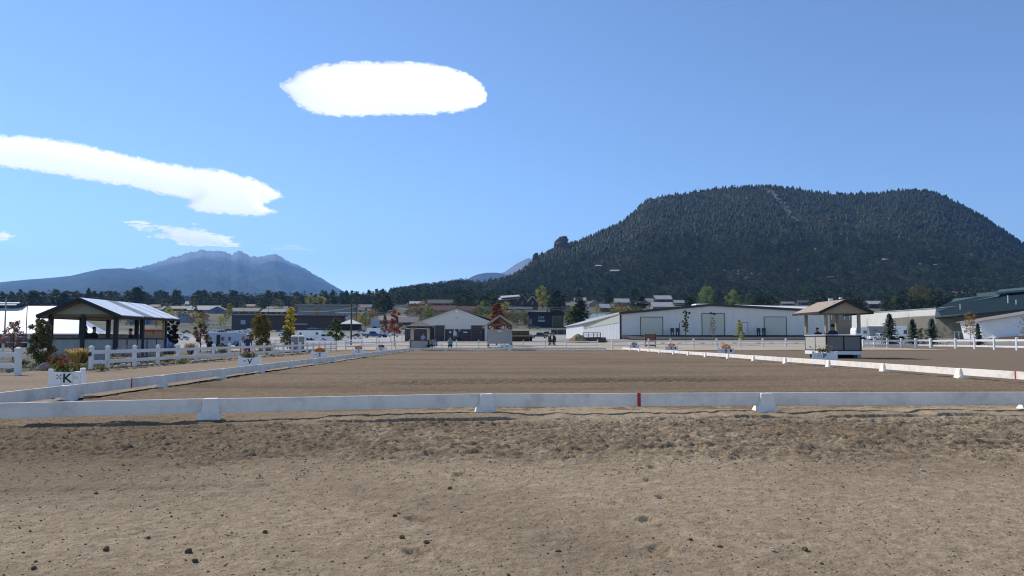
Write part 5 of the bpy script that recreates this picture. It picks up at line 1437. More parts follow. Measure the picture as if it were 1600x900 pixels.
def trailer(label, px0, px1, base, top, col, wins=(), group='trailers and campers in the car parks', cat='trailer', name='trailer', nose=0, Y=None, yaw=0, depth=2.4, roof=None, door=None):
    if Y is None: g = spot((px0 + px1) / 2, base)
    else: g = at((px0 + px1) / 2, base, Y); g.z = min(g.z, float(H(g.x, g.y)))
    s = g.y / F; W_ = (px1 - px0) * s; h = (530 - top) / F * g.y + 1.2 - g.z
    t = thing(name, label, cat, g, yaw, group); f = h * .16
    m = mat('trailer skin ' + str(col), col, .35, .04, 1.5, grime=.08)
    mb = MB()
    if nose: mb.prism([(-W_ / 2, f), (W_ / 2 - abs(nose) * W_, f), (W_ / 2, f + h * .3), (W_ / 2, h * .55), (W_ / 2 - abs(nose) * W_ * .6, h), (-W_ / 2 + W_ * .06, h), (-W_ / 2, h * .8)] if nose > 0 else [(W_ / 2, f), (W_ / 2, h * .8), (W_ / 2 - W_ * .06, h), (-W_ / 2 + abs(nose) * W_ * .6, h), (-W_ / 2, h * .55), (-W_ / 2, f + h * .3), (-W_ / 2 + abs(nose) * W_, f)], 0, depth)
    else: mb.prism([(-W_ / 2, f), (W_ / 2, f), (W_ / 2, h * .94), (W_ / 2 - .12, h), (-W_ / 2 + .12, h), (-W_ / 2, h * .94)], 0, depth)
    mb.build('body', m, t, bevel=.04)
    mb = MB(); mb.box((0, depth / 2, h + .02), (W_ * .9, depth * .86, .08)); mb.build('roof', roof or mat('white trailer roof', (.8, .8, .79), .4, .03), t)
    for u, v, ww, hh in wins:
        mb = MB(); mb.box((-W_ / 2 + u * W_, -.02, v * h), (ww * W_ + .06, .05, hh * h + .06)); fr = mb.build('window', STEEL, t)
        mb = MB(); mb.box((-W_ / 2 + u * W_, -.05, v * h), (ww * W_, .03, hh * h)); mb.build('pane', GLASS, fr)
    if door:
        mb = MB(); mb.box((-W_ / 2 + door[0] * W_, -.03, f + (h - f) * .43), (door[1] * W_, .06, (h - f) * .82)); mb.build('door', door[2], t)
    for u in (.42, .56):
        for y in (.1, depth - .1): wheel(t, -W_ / 2 + u * W_, y, h * .15, .2)
    mb = MB(); mb.bar((W_ / 2 - .3, depth / 2, f - .05), (W_ / 2 + .8, depth / 2, f - .1), .1, .1); mb.build('tow_bar', BLACK, t)
    return t
vehicle('suv', 'silver grey car at the front of the car park behind the young green tree', 500, 532, 533.2, (.70, .72, .75), 1)
vehicle('pickup', 'dark blue pickup in front of the white trailer left of the grey building', 567, 598, 527.5, (.025, .06, .20), 1)
trailer('long white trailer with two dark windows beside the silver car', 463, 504, 533, 517, (.80, .80, .79), ((.16, .72, .07, .2), (.78, .74, .09, .2)), nose=.1)
trailer('white trailer standing behind the dark blue pickup', 573, 594, 525.5, 513, (.82, .81, .76), ())
trailer('grey white horse trailer at the nose of the blue pickup', 594, 607, 527, 512.6, (.42, .44, .47), ((.5, .7, .3, .2),), nose=.2)
trailer('pale blue box truck body behind the trailers', 579.5, 592, 515, 498.5, (.34, .39, .46), (), cat='box truck', name='box_truck')
trailer('silver camper with a dark doorway under the rusty tree', 322, 366, 543, 520, (.40, .44, .55), ((.10, .62, .12, .2), (.58, .6, .10, .25), (.82, .6, .07, .25)), nose=.12, cat='camper', door=(.43, .12, BLACK), Y=112, name='camper')
trailer('white and blue trailer beside the silver camper', 364, 378, 541, 521, (.38, .45, .58), ((.5, .6, .3, .2),), nose=.25, Y=115)
# blue dome tent
g = at(263, 545, 100); g.z = float(H(g.x, g.y)); s = g.y / F
t = thing('dome_tent', 'light blue dome tent by the dark purple tree', 'tent', g)
for k in range(6):
    vs = []; n = 6
    for j in range(n + 1):
        a = PI / 2 * j / n
        for dk in (0, 1):
            p = 2 * PI * (k + dk) / 6; vs.append((9.5 * s * math.cos(a) * math.cos(p), 1.2 * math.cos(a) * math.sin(p), 23 * s * math.sin(a)))
    mb = MB(); mb.add(vs, [(2 * j, 2 * j + 1, 2 * j + 3, 2 * j + 2) for j in range(n)]); mb.build('panel', mat('blue tent cloth', (.16, .30, .58), .7, .06, 3), t, smooth=True)
# dark sided shelters with pale pyramid roofs
def shelter(label, px0, px1, base, eave, top):
    g = spot((px0 + px1) / 2, base); s = g.y / F; t = thing('canopy_tent', label, 'canopy tent', g, 0, 'dark canopy tents with pale roofs')
    w_ = (px1 - px0) * s / 2; he = (base - eave) * s; ht = (base - top) * s
    for k in range(4):
        c, q = math.cos(k * PI / 2), math.sin(k * PI / 2); rot = lambda x, y: (x * c - y * q, x * q + y * c + w_)
        mb = MB(); a, b = rot(-w_ * 1.12, -w_ * 1.12), rot(w_ * 1.12, -w_ * 1.12); mb.add([(*a, he), (*b, he), (0, w_, ht), (*a, he - .15), (*b, he - .15), (0, w_, ht - .15)], [(0, 1, 2), (3, 5, 4), (0, 3, 4, 1), (1, 4, 5, 2), (2, 5, 3, 0)]); mb.build('roof_panel', mat('pale tent roof', (.62, .58, .50), .8, .05), t)
        mb = MB(); m_ = rot(0, -w_ + .05); mb.box((m_[0], m_[1], he / 2 - .1), (2 * w_ - .1, .08, he), rz=k * PI / 2); mb.build('side_wall', mat('black tent side', (.02, .02, .025), .8), t)
shelter('dark canopy tent with a pale roof right of the yellow tree', 460, 479, 515, 506.5, 499.5)
shelter('dark canopy tent with a pale roof beside the tall utility pole', 532, 560, 516.5, 506, 498.5)
# portable toilets
for k, (a, b, lab) in enumerate(((454, 465.5, 'tan portable toilet, left one of the pair behind the fence'), (466, 475.5, 'tan portable toilet, right one of the pair behind the fence'))):
    g = at((a + b) / 2, 547, 84); g.z = float(H(g.x, g.y)); s = g.y / F; h = 22 * s
    t = thing('portable_toilet', lab, 'toilet', g, .25, 'portable toilets behind the left fence')
    mb = MB(); mb.box((0, .5, h * .48), ((b - a) * s * .92, 1.0, h * .96)); mb.build('cabin', mat('tan plastic', (.30, .27, .25), .6, .06), t, bevel=.03)
    mb = MB(); mb.box((0, -.02, h * .45), ((b - a) * s * .6, .05, h * .8)); d_ = mb.build('door', mat('grey plastic door', (.24, .225, .22), .6), t)
    mb = MB(); mb.box((.18, -.06, h * .45), (.06, .04, .14)); mb.build('handle', BLACK, d_)
    mb = MB(); mb.box((0, .5, h * 1.0), ((b - a) * s, 1.08, h * .1), top=(.6, .6)); mb.build('roof', PAINTW, t, bevel=.03)
VC = [
 ('suv', 'white car half hidden behind the dark purple tree, front row', 277, 291, 527, (.82, .82, .81), 1),
 ('sedan', 'white low car in the back row above the blue tent', 262, 276, 519.5, (.82, .82, .81), -1),
 ('pickup', 'dark pickup in the back row right of the dark purple tree', 284, 299, 520.8, (.05, .05, .07), 1),
 ('sedan', 'silver car behind the rusty tree by the camper', 300, 314, 521.2, (.4, .42, .46), 1),
 ('suv', 'white car in the back row above the camper', 333, 346, 517.6, (.82, .82, .81), -1),
 ('sedan', 'dark car in the back row above the camper', 350, 364, 518, (.06, .06, .07), 1),
 ('pickup', 'white pickup right of the camper in the front row', 368, 384, 526, (.82, .82, .81), 1),
 ('suv', 'grey car left of the wide autumn tree', 384, 398, 524, (.25, .26, .28), -1),
 ('sedan', 'white car right of the wide autumn tree', 434, 447, 524.5, (.82, .82, .81), 1),
 ('suv', 'dark car under the yellow poplar', 438, 452, 529.5, (.07, .07, .08), -1),
 ('sedan', 'white car parked right of the silver car', 533, 547, 527.6, (.82, .82, .81), 1),
 ('suv', 'maroon car beside the utility pole', 549, 562, 526.2, (.12, .05, .05), -1),
 ('sedan', 'white car behind the blue pickup by the back trailers', 556, 568, 522, (.82, .82, .81), 1),
 ('pickup', 'blue pickup parked in front of the long dark hall', 481, 498, 515.6, (.16, .22, .32), -1),
 ('suv', 'dark red car in front of the long dark hall', 499, 514, 515.6, (.10, .04, .04), 1),
 ('suv', 'white van like car at the left end of the grey building', 622, 634, 521.5, (.82, .82, .81), 1),
 ('sedan', 'dark sedan parked at the front of the black shop', 824, 844, 513.6, (.05, .05, .055), -1),
 ('pickup', 'black pickup right of the hay shed', 828, 857, 528.6, (.03, .035, .05), 1),
 ('sedan', 'dark car nose to nose with the black pickup', 846, 866, 524.2, (.06, .065, .075), 1),
 ('suv', 'white car seen past the right end of the log wall', 753, 763, 528, (.82, .82, .81), 1),
]
VC += [
 ('sedan', 'white sedan left of the dark purple tree, second row', 251, 263, 523, (.82, .82, .81), 1),
 ('suv', 'silver car directly behind the blue tent', 281, 295, 531.5, (.5, .52, .55), -1),
 ('van', 'white van right of the rusty tree, over the camper roof', 317, 332, 521.5, (.82, .82, .81), 1),
 ('sedan', 'black sedan over the middle of the camper roof', 340, 353, 520.5, (.03, .03, .035), -1),
 ('pickup', 'white pickup over the right end of the camper roof', 356, 372, 521, (.82, .82, .81), 1),
 ('suv', 'white car in the gap between camper and autumn tree', 372, 386, 519.5, (.82, .82, .81), -1),
 ('sedan', 'blue sedan in the gap right of the wide autumn tree', 430, 442, 519.3, (.06, .12, .3), 1),
 ('van', 'white van at the left end of the long dark hall', 386, 397, 517.8, (.82, .82, .81), 1),
 ('suv', 'black car left of the long white trailer', 441, 456, 525.5, (.03, .03, .035), 1),
 ('sedan', 'white sedan right of the tall wooden pole', 552, 566, 529.8, (.82, .82, .81), -1),
 ('suv', 'dark grey car between tent and blue pickup', 559, 571, 518.6, (.1, .1, .11), 1),
 ('pickup', 'white pickup behind the red maple sapling', 606, 624, 526.5, (.82, .82, .81), -1),
 ('van', 'white van by the left wall of the grey building', 612, 627, 519.5, (.82, .82, .81), 1),
 ('sedan', 'grey sedan in the far lot before the storage units', 316, 327, 509, (.3, .3, .32), 1),
 ('van', 'white van in the far lot right of the storage units', 331, 341, 507.5, (.82, .82, .81), -1)]
for v in VC: vehicle(*v)
vehicle('van', 'pale blue van above the pavilion parking, near the storage units', 196, 206, 507.5, (.35, .42, .5), 1)
vehicle('pickup', 'white pickup behind the right fence among the spruces', 1357, 1396, 532.5, (.85, .85, .84), 1, Y=150)
trailer('white camper left of the white pickup', 1337, 1360, 533, 512, (.82, .82, .81), ((.18, .68, .2, .2), (.66, .68, .22, .22)), nose=.15, Y=158, cat='camper', name='camper')
trailer('grey travel trailer behind the white pickup', 1354, 1402, 531, 509.8, (.24, .24, .245), ((.3, .7, .12, .16),), Y=168)
trailer('white camper front between the two spruces', 1398, 1420, 532, 509.5, (.84, .83, .82), ((.78, .6, .22, .25),), nose=.2, Y=158, cat='camper', name='camper')
# red horse boxes seen through the pavilion
for k, (a, b, lab) in enumerate(((225, 238.5, 'orange brown horse stall front seen through the pavilion, left one'), (240, 248, 'orange brown horse stall front seen through the pavilion, right one'))):
    g = at((a + b) / 2, 531, 140); g.z = float(H(g.x, g.y)); s = g.y / F
    t = thing('stall_front', lab, 'horse stall', g, 0, 'orange stall fronts beyond the pavilion')
    h = (530 - 515.5) / F * 140 + 1.2 - g.z
    mb = MB(); mb.box((0, 1, h * .45), ((b - a) * s, 2, h * .9)); mb.build('wall', mat('orange brown boards', (.34, .15, .06), .8, .1), t)
    mb = MB(); mb.box((0, .95, h * .95), ((b - a) * s + .2, 2.3, h * .12)); mb.build('roof', mat('dark red roof', (.22, .03, .025), .7), t)

# ================================================================== POLES AND WIRES
def pole(label, px, base, top, r=.13, arms=(), lampheads=(), Y=None, m=BARK, name='utility_pole', cat='utility pole', group='utility poles'):
    if Y is None: g = spot(px, base)
    else: g = at(px, base, Y); g.z = float(H(g.x, g.y))
    h = (530 - top) / F * g.y + 1.2 - g.z
    t = thing(name, label, cat, g, 0, group)
    mb = MB(); mb.tube((0, 0, -.3), (0, 0, h), r, r * .7, 8); mb.build('shaft', m, t)
    for z, w_ in arms:
        mb = MB(); mb.box((0, 0, h - z), (w_, .12, .14)); c = mb.build('crossarm', m, t)
        for k in (-1, -.45, .45, 1):
            mb = MB(); mb.tube((k * w_ * .47, 0, h - z + .06), (k * w_ * .47, 0, h - z + .26), .04, n=6); mb.build('insulator', PAINTW, c)
    for dx in lampheads:
        mb = MB(); mb.box((dx, 0, h - .02), (.8, .35, .14)); mb.bar((0, 0, h - .2), (dx, 0, h - .05), .06, .06); mb.build('lamp_head', BLACK, t)
    return g, h
pl = [pole('tall wooden pole standing at the car park fence right of the young green tree', 548.5, 539, 470, .16),
      pole('thin pole right of the tall wooden pole, beyond the tents', 557, 512, 477, .15, ((.5, 2.4),)),
      pole('pole left of the yellow poplar above the long dark hall', 419, 497, 476, .14, ((.4, 2.2),)),
      pole('pole beside the brown roofed houses on the left', 381, 495, 474, .14, ((.4, 2.2),)),
      pole('pole in front of the blue gabled house', 307, 497, 478.5, .14),
      pole('pole with crossarm above the timber hut', 771.5, 503, 470.5, .15, ((.4, 2.4),)),
      pole('pole left of the isolated pine by the black shop', 881, 505, 478, .13, ((.4, 2.2),)),
      pole('pole above the teal roofed shed', 933, 508, 488, .12),
      pole('pole above the left end of the white barn', 994.5, 488, 468.5, .14, ((.4, 2.4),)),
      pole('pole beyond the right end of the panel hall', 1475, 497, 463, .16, ((.4, 2.6),)),
      pole('thin pole in the middle of the warehouse wall', 517, 498, 477, .12)]
pole('grey lamp post with two heads over the stable roof', 7, 525, 466, .11, lampheads=(-.7, .7), Y=98, m=STEEL, name='lamp_post', cat='lamp post')
pole('dark post with a lamp on the ridge of the stable, left of the bare shrub', 41.5, 505, 479, .07, lampheads=(), Y=103, m=BLACK, name='lamp_post', cat='lamp post')
def wires(name, label, ends, n=1, sag=1.2, r=.03, gap=.5):
    V = []
    mb = MB()
    for k in range(n):
        for a, b in zip(ends, ends[1:]):
            a = Vector(a); b = Vector(b); pr = None
            for i in range(11):
                t_ = i / 10; p = a.lerp(b, t_) - Vector((0, 0, sag * 4 * t_ * (1 - t_) + k * gap))
                if pr is not None: mb.tube(pr, p, r, n=4)
                pr = p
    o = mb.build(name, mat('cable', (.22, .22, .22), .6)); return tag(o, label, 'power line', 'overhead wires')
def ptop(i, dz=.3): g, h = pl[i]; return g + Vector((0, 0, h - dz))
wires('overhead_wire', 'pair of wires crossing the town from the warehouse to the pole above the timber hut', [at(470, 486, 330), ptop(1, .6), at(640, 491.5, 300), ptop(5, .6)], 2, 1.0, .05, .9)
wires('overhead_wire', 'wires running from the pole above the timber hut to the one over the barn', [ptop(5, .6), ptop(6, .6), ptop(8, .6), at(1120, 476, 420), at(1300, 474, 420)], 2, 1.2, .05, .9)
# pylons on the mountain
def pylon(label, px, base, top, D):
    g = at(px, base, D); s = D / F; h = (base - top) * s
    t = thing('pylon', label, 'pylon', g, 0, 'lattice pylons on the mountain'); PM = mat('galvanised lattice', (.34, .36, .40), .5)
    mb = MB()
    def wq(z): return max(.9, 3.2 * (1 - z / h * 1.2))
    for a, b in ((-1, -1), (1, -1), (1, 1), (-1, 1)):
        mb.tube((a * wq(0), b * wq(0), -2), (a * wq(h), b * wq(h), h), .22, n=4)
    for k in range(6):
        z0, z1 = h * k / 6, h * (k + 1) / 6
        for sgn in (-1, 1):
            mb.tube((-sgn * wq(z0), -wq(z0), z0), (sgn * wq(z1), -wq(z1), z1), .14, n=4); mb.tube((-sgn * wq(z0), wq(z0), z0), (sgn * wq(z1), wq(z1), z1), .14, n=4)
    mb.build('tower', PM, t)
    for f in (.70, .85, .98):
        m2 = MB(); m2.bar((-6, 0, h * f), (6, 0, h * f), .35, .35); m2.bar((-6, 0, h * f), (0, 0, h * f + 1.5), .2, .2); m2.bar((6, 0, h * f), (0, 0, h * f + 1.5), .2, .2); m2.build('crossarm', PM, t)
    return g, h
p1_ = pylon('left lattice pylon on the wooded slope', 1405, 404, 379, 1480)
p2_ = pylon('right lattice pylon on the wooded slope', 1517, 418, 396, 1350)
for k, f in enumerate((.70, .85, .98)):
    wires('overhead_wire', ('lowest span between the two lattice pylons', 'middle span between the two lattice pylons', 'topmost span between the two lattice pylons')[k], [p1_[0] + Vector((0, -2, p1_[1] * f)), p2_[0] + Vector((0, -2, p2_[1] * f)), at(1700, 440 - 9 * f, 1250)], 1, 10, .12)
g = at(1148, 297, 1985)
t = thing('radio_mast', 'small radio mast on the mountain top', 'mast', g)
mb = MB(); mb.tube((0, 0, -8), (0, 0, 16), .5, .3, 6); mb.build('shaft', BLACK, t)
mb = MB(); mb.box((0, 0, 12), (7, .8, 1.0)); mb.build('crossarm', BLACK, t)
mb = MB(); mb.box((0, 0, 7), (4, .8, 1.0)); mb.build('crossarm', BLACK, t)
for px, row, tp, lab in ((1092, 302, 292, 'thin mast left of the radio mast'), (1118, 299, 291, 'short mast just left of the radio mast')):
    g = at(px, row, 1985); mb = MB(); mb.tube((0, 0, -6), (0, 0, (row - tp) * 1985 / F), .4, .25, 5); o = mb.build('radio_mast', BLACK); o.location = g; tag(o, lab, 'mast')

# ================================================================== PEOPLE
SKIN = mat('skin', (.42, .26, .19), .6, .05); HAIR = mat('dark hair', (.03, .022, .018), .8, .2, 20)
def person(label, loc, rz, pose, shirt, pants, hat=None, hair=None, scale=1.0, lean=0.0, arms='rest', group='people at the show ground', sleeves=True):
    V = []; E = []; RD = []; RG_ = []
    def add(p, r, parent=None, reg='torso'):
        V.append(p); RD.append(r if isinstance(r, tuple) else (r, r)); i = len(V) - 1
        if parent is not None: E.append((parent, i)); RG_.append(reg)
        return i
    sit = pose == 'sit'; z0 = .47 if sit else .93; ly = -lean
    pel = add((0, 0, z0), (.155, .12)); sp = add((0, ly * .4, z0 + .2), (.14, .105), pel); ch = add((0, ly * .8, z0 + .43), (.165, .115), sp)
    nk = add((0, ly - .01, z0 + .56), .058, ch, 'skin'); h0 = add((0, ly - .03, z0 + .66), (.078, .088), nk, 'skin'); h1 = add((0, ly - .02, z0 + .765), (.072, .085), h0, 'skin')
    add((0, ly - .13, z0 + .685), .012, h0, 'skin')
    for sx in (-1, 1):
        add((sx * .085, ly - .015, z0 + .69), .012, h0, 'skin')
        sh = add((sx * .185, ly * .8, z0 + .47), .066, ch)
        if arms == 'desk': el = (sx * .25, ly * .8 - .10, z0 + .22); wr_ = (sx * .12, ly * .8 - .36, z0 + .2); fd = Vector((-sx * .4, -1, 0))
        elif arms == 'face': el = (sx * .24, ly * .8 - .18, z0 + .24); wr_ = (sx * .09, ly * .8 - .2, z0 + .5); fd = Vector((-sx * .3, 0, 1))
        elif sit: el = (sx * .25, ly * .8 + .02, z0 + .2); wr_ = (sx * .16, -.26, z0 + .14); fd = Vector((0, -1, -.2))
        else: el = (sx * .24, ly * .7 + .03, z0 + .2); wr_ = (sx * .26, -.05, z0 - .04); fd = Vector((0, -.2, -1))
        fd.normalize(); e = add(el, .045, sh, 'shirt' if sleeves else 'skin'); wv = add(wr_, .03, e, 'shirt' if sleeves else 'skin'); pw_ = Vector(wr_) + fd * .06; pm = add(tuple(pw_), (.038, .018), wv, 'skin')
        side = fd.cross(Vector((0, 0, 1) if abs(fd.z) < .8 else (0, 1, 0))).normalized()
        for k, ln_ in enumerate((.062, .072, .068, .05)):
            b = pw_ + fd * .03 + side * (.018 * (k - 1.5)); m1 = add(tuple(b), .009, pm, 'skin'); add(tuple(b + fd * ln_ * .8 + Vector((0, -.01, -.012))), .0075, m1, 'skin')
        tb = add(tuple(Vector(wr_) + fd * .035 + side * .035 * sx), .011, wv, 'skin'); add(tuple(Vector(wr_) + fd * .075 + side * .055 * sx), .009, tb, 'skin')
        hp = add((sx * .09, 0, z0 - .04), .105, pel, 'legs')
        if sit: kn = add((sx * .12, -.42, z0 + .02), .068, hp, 'legs'); an = add((sx * .12, -.44, .09), .045, kn, 'legs'); add((sx * .13, -.60, .045), .042, an, 'shoe')
        else: kn = add((sx * .105, -.02, .49), .065, hp, 'legs'); an = add((sx * .11, .02, .085), .045, kn, 'legs'); add((sx * .125, -.15, .045), .042, an, 'shoe')
    me = bpy.data.meshes.new('person'); me.from_pydata(V, E, []); o = bpy.data.objects.new('person', me); COL.objects.link(o)
    md = o.modifiers.new('skin', 'SKIN'); md.use_smooth_shade = True
    for v, r in zip(me.skin_vertices[0].data, RD): v.radius = r
    me.skin_vertices[0].data[pel].use_root = True
    o.modifiers.new('sub', 'SUBSURF').levels = 1
    ev = o.evaluated_get(bpy.context.evaluated_depsgraph_get()); m2 = bpy.data.meshes.new_from_object(ev)
    o.modifiers.clear(); o.data = m2; bpy.data.meshes.remove(me)
    m2.materials.clear()
    for m in (shirt, pants, SKIN, BLACK): m2.materials.append(m)
    A = np.array([V[a] for a, b in E]); Bv = np.array([V[b] for a, b in E]); idx = {'torso': 0, 'shirt': 0, 'legs': 1, 'skin': 2, 'shoe': 3}
    rad = np.array([(RD[a][0] + RD[b][0]) / 2 for a, b in E])
    for f in m2.polygons:
        c = np.array(f.center); d = Bv - A; t_ = np.clip(((c - A) * d).sum(1) / np.maximum((d * d).sum(1), 1e-9), 0, 1); q = np.linalg.norm(A + d * t_[:, None] - c, axis=1) - rad
        f.material_index = idx[RG_[int(np.argmin(q))]]
    o.location = loc; o.rotation_euler = (0, 0, rz); o.scale = (scale,) * 3
    hm = hair or HAIR
    mb = MB(); mb.blob((0, ly - .0, z0 + .775), (.088, .10, .075), 10, 6, .03, seed=1); mb.build('hair', hm, o, smooth=True)
    if hat:
        hz_ = z0 + .80; mb = MB(); mb.tube((0, ly - .012, hz_), (0, ly - .012, hz_ + .045), .104, .10, 12); mb.tube((0, ly - .012, hz_ + .045), (0, ly - .012, hz_ + (.09 if hat[1] == 'cap' else .12)), .10, .055 if hat[1] == 'cap' else .085, 12)
        if hat[1] == 'cap': mb.box((0, ly - .14, hz_ + .01), (.15, .12, .015))
        else: mb.tube((0, ly - .015, hz_ - .012), (0, ly - .015, hz_ + .008), .20, .19, 16)
        mb.build('hat', hat[0], o)
    return tag(o, label, 'person', group)
cl = lambda n, c: mat(n, c, .85, .12, 8)
dk = cl('black cloth', (.018, .018, .022)); navy = cl('navy cloth', (.03, .04, .11)); lav = cl('pale lavender cloth', (.50, .50, .68)); teal = cl('teal cloth', (.10, .38, .40)); wht = cl('white cloth', (.68, .68, .68)); sky_ = cl('pale blue cloth', (.42, .52, .64)); mar = cl('maroon cloth', (.07, .022, .03)); tanc = cl('tan cloth', (.35, .29, .2)); jean = cl('blue denim', (.05, .08, .15)); bluej = cl('mid blue cloth', (.10, .20, .45))
def chair(label, loc, rz, m=BLACK, s=1.0, group='chairs of the people at the show ground', back=.95, seat=.44):
    t = thing('chair', label, 'chair', loc, rz, group, s)
    mb = MB(); mb.box((0, 0, seat - .03), (.46, .44, .05)); mb.build('seat', m, t)
    mb = MB(); mb.box((0, .21, (seat + back) / 2 + .04), (.46, .04, back - seat)); mb.build('backrest', m, t)
    for a in (-.2, .2):
        for b in (-.19, .19):
            mb = MB(); mb.tube((a, b, 0), (a, b, seat - .04), .018, n=6); mb.build('leg', STEEL, t)
    return t
def ppl(label, px, Y, rz, pose, sh, pa, z=None, ch=None, **k):
    p = at(px, 530, Y); zz = float(H(p.x, p.y)) + .03 if z is None else z
    o = person(label, (p.x, p.y, zz), rz, pose, sh, pa, **k)
    if ch:
        c_, s_ = math.cos(rz), math.sin(rz); chair(ch, (p.x - s_ * .06 * -1, p.y + c_ * .06, zz), rz)
    return o
ppl('person in black sitting with their back to the left pavilion wall, bulky jacket', 132.5, 41.9, 2.6, 'sit', dk, dk, z=.42, ch='dark chair under the bulky person in the left pavilion', scale=1.15)
ppl('person in a dark cap sitting in the middle of the left pavilion', 146.5, 43.5, 1.2, 'sit', dk, dk, z=.55, ch='dark chair under the capped person in the left pavilion', hat=(BLACK, 'cap'))
ppl('person in black sitting at the right end of the left pavilion', 204, 43.6, -.8, 'sit', dk, dk, z=.45, ch='dark chair under the person at the right end of the pavilion', hat=(BLACK, 'cap'))
ppl('person in black sitting by the camper doorway', 329, 60, 1.0, 'sit', dk, dk, ch='dark chair of the person by the camper')
ppl('person with a pale hat sitting behind the left fence near the planter lettered V', 380, 52, .4, 'sit', sky_, jean, ch='chair of the person with the pale hat', hat=(tanc, 'brim'))
ppl('person in navy standing behind the left fence next to the pale hat', 387.5, 51, .4, 'stand', navy, navy, hat=(wht, 'cap'), z=-.25)
hz_e = E.location.z + .2
ppl('person in pale lavender sitting in the small gazebo', 661, E.location.y + .75, 0, 'sit', lav, dk, z=hz_e + .32, ch='chair in the small gazebo', arms='desk')
ppl('person sitting half hidden just right of the small gazebo', 671.8, 82, -.3, 'sit', tanc, dk, ch='folding chair just right of the small gazebo')
ppl('person in pale top and dark trousers sitting second right of the gazebo', 679.5, 82.4, -.9, 'sit', lav, dk, ch='folding chair of the second person right of the gazebo')
ppl('person in a teal shirt and black shorts sitting apart with arms raised', 703.5, 81.4, .0, 'sit', teal, dk, ch='folding chair of the person in the teal shirt', arms='face', sleeves=False, scale=1.08)
ppl('person in pale blue standing by the log wall', 711.2, 107, .5, 'stand', sky_, navy)
ppl('person in dark clothes with pale hair standing by the log wall', 718, 108.3, -.4, 'stand', navy, dk, hair=cl('pale hair', (.6, .55, .48)))
ppl('person in maroon sitting behind the far fence, pale cap, left one of two', 859.5, 85, 1.9, 'sit', mar, dk, ch='bench chair of the left maroon person', hat=(wht, 'cap'), z=.5, scale=1.1)
ppl('person in maroon sitting behind the far fence, right one of two', 865.5, 85, -2.0, 'sit', mar, mar, ch='bench chair of the right maroon person', z=.5, scale=1.1)
hz_h = hut.location.z + .52
ppl('person in a dark wide hat sitting in the judge hut', 1301.5, 48.0, 0, 'sit', navy, dk, z=hz_h + .12, ch='chair of the hatted person in the judge hut', hat=(BLACK, 'brim'), arms='desk', scale=1.08)
ppl('person in mid blue leaning low in the judge hut', 1286, 48.3, .3, 'sit', bluej, jean, z=hz_h - .12, ch='chair of the person in mid blue', lean=.22, arms='desk')
ppl('person in black sitting at the back left of the judge hut', 1277.5, 49.2, -1.2, 'sit', dk, dk, z=hz_h + .1, ch='chair at the back left of the judge hut')
g = spot(688, 546); t = thing('folding_table', 'small white folding table right of the gazebo', 'table', (g.x, 81.2, float(H(g.x, 81.2)) + .02))
mb = MB(); mb.box((0, 0, .66), (1.0, .55, .04)); mb.build('tabletop', PAINTW, t)
for a in (-.45, .45):
    for b in (-.22, .22):
        mb = MB(); mb.tube((a, b, 0), (a * .7, b, .64), .02, n=6); mb.build('leg', PAINTW, t)
# ================================================================== TREES AND PLANTS
LV = {
 'yellow': leaf('yellow leaves', (.55, .42, .03), (.72, .56, .07), .4), 'ygreen': leaf('yellow green leaves', (.26, .25, .035), (.46, .41, .07), .4),
 'green': leaf('mid green leaves', (.07, .11, .03), (.15, .19, .055), .35), 'lgreen': leaf('light green leaves', (.16, .24, .05), (.28, .34, .09), .4),
 'grey': leaf('grey green leaves', (.12, .14, .085), (.22, .23, .14), .3), 'red': leaf('red leaves', (.19, .06, .042), (.34, .13, .085), .4),
 'rust': leaf('rusty leaves', (.17, .075, .04), (.30, .16, .08), .35), 'autumn': leaf('mixed autumn leaves', (.12, .11, .03), (.30, .19, .05), .35),
 'plum': leaf('dark plum leaves', (.018, .012, .016), (.05, .028, .032), .15), 'dull': leaf('dull olive leaves', (.08, .085, .035), (.17, .15, .06), .3),
 'pink': leaf('dusty red leaves', (.19, .085, .07), (.30, .15, .12), .3), 'bronze': leaf('bronze leaves', (.26, .15, .045), (.38, .24, .09), .35)}
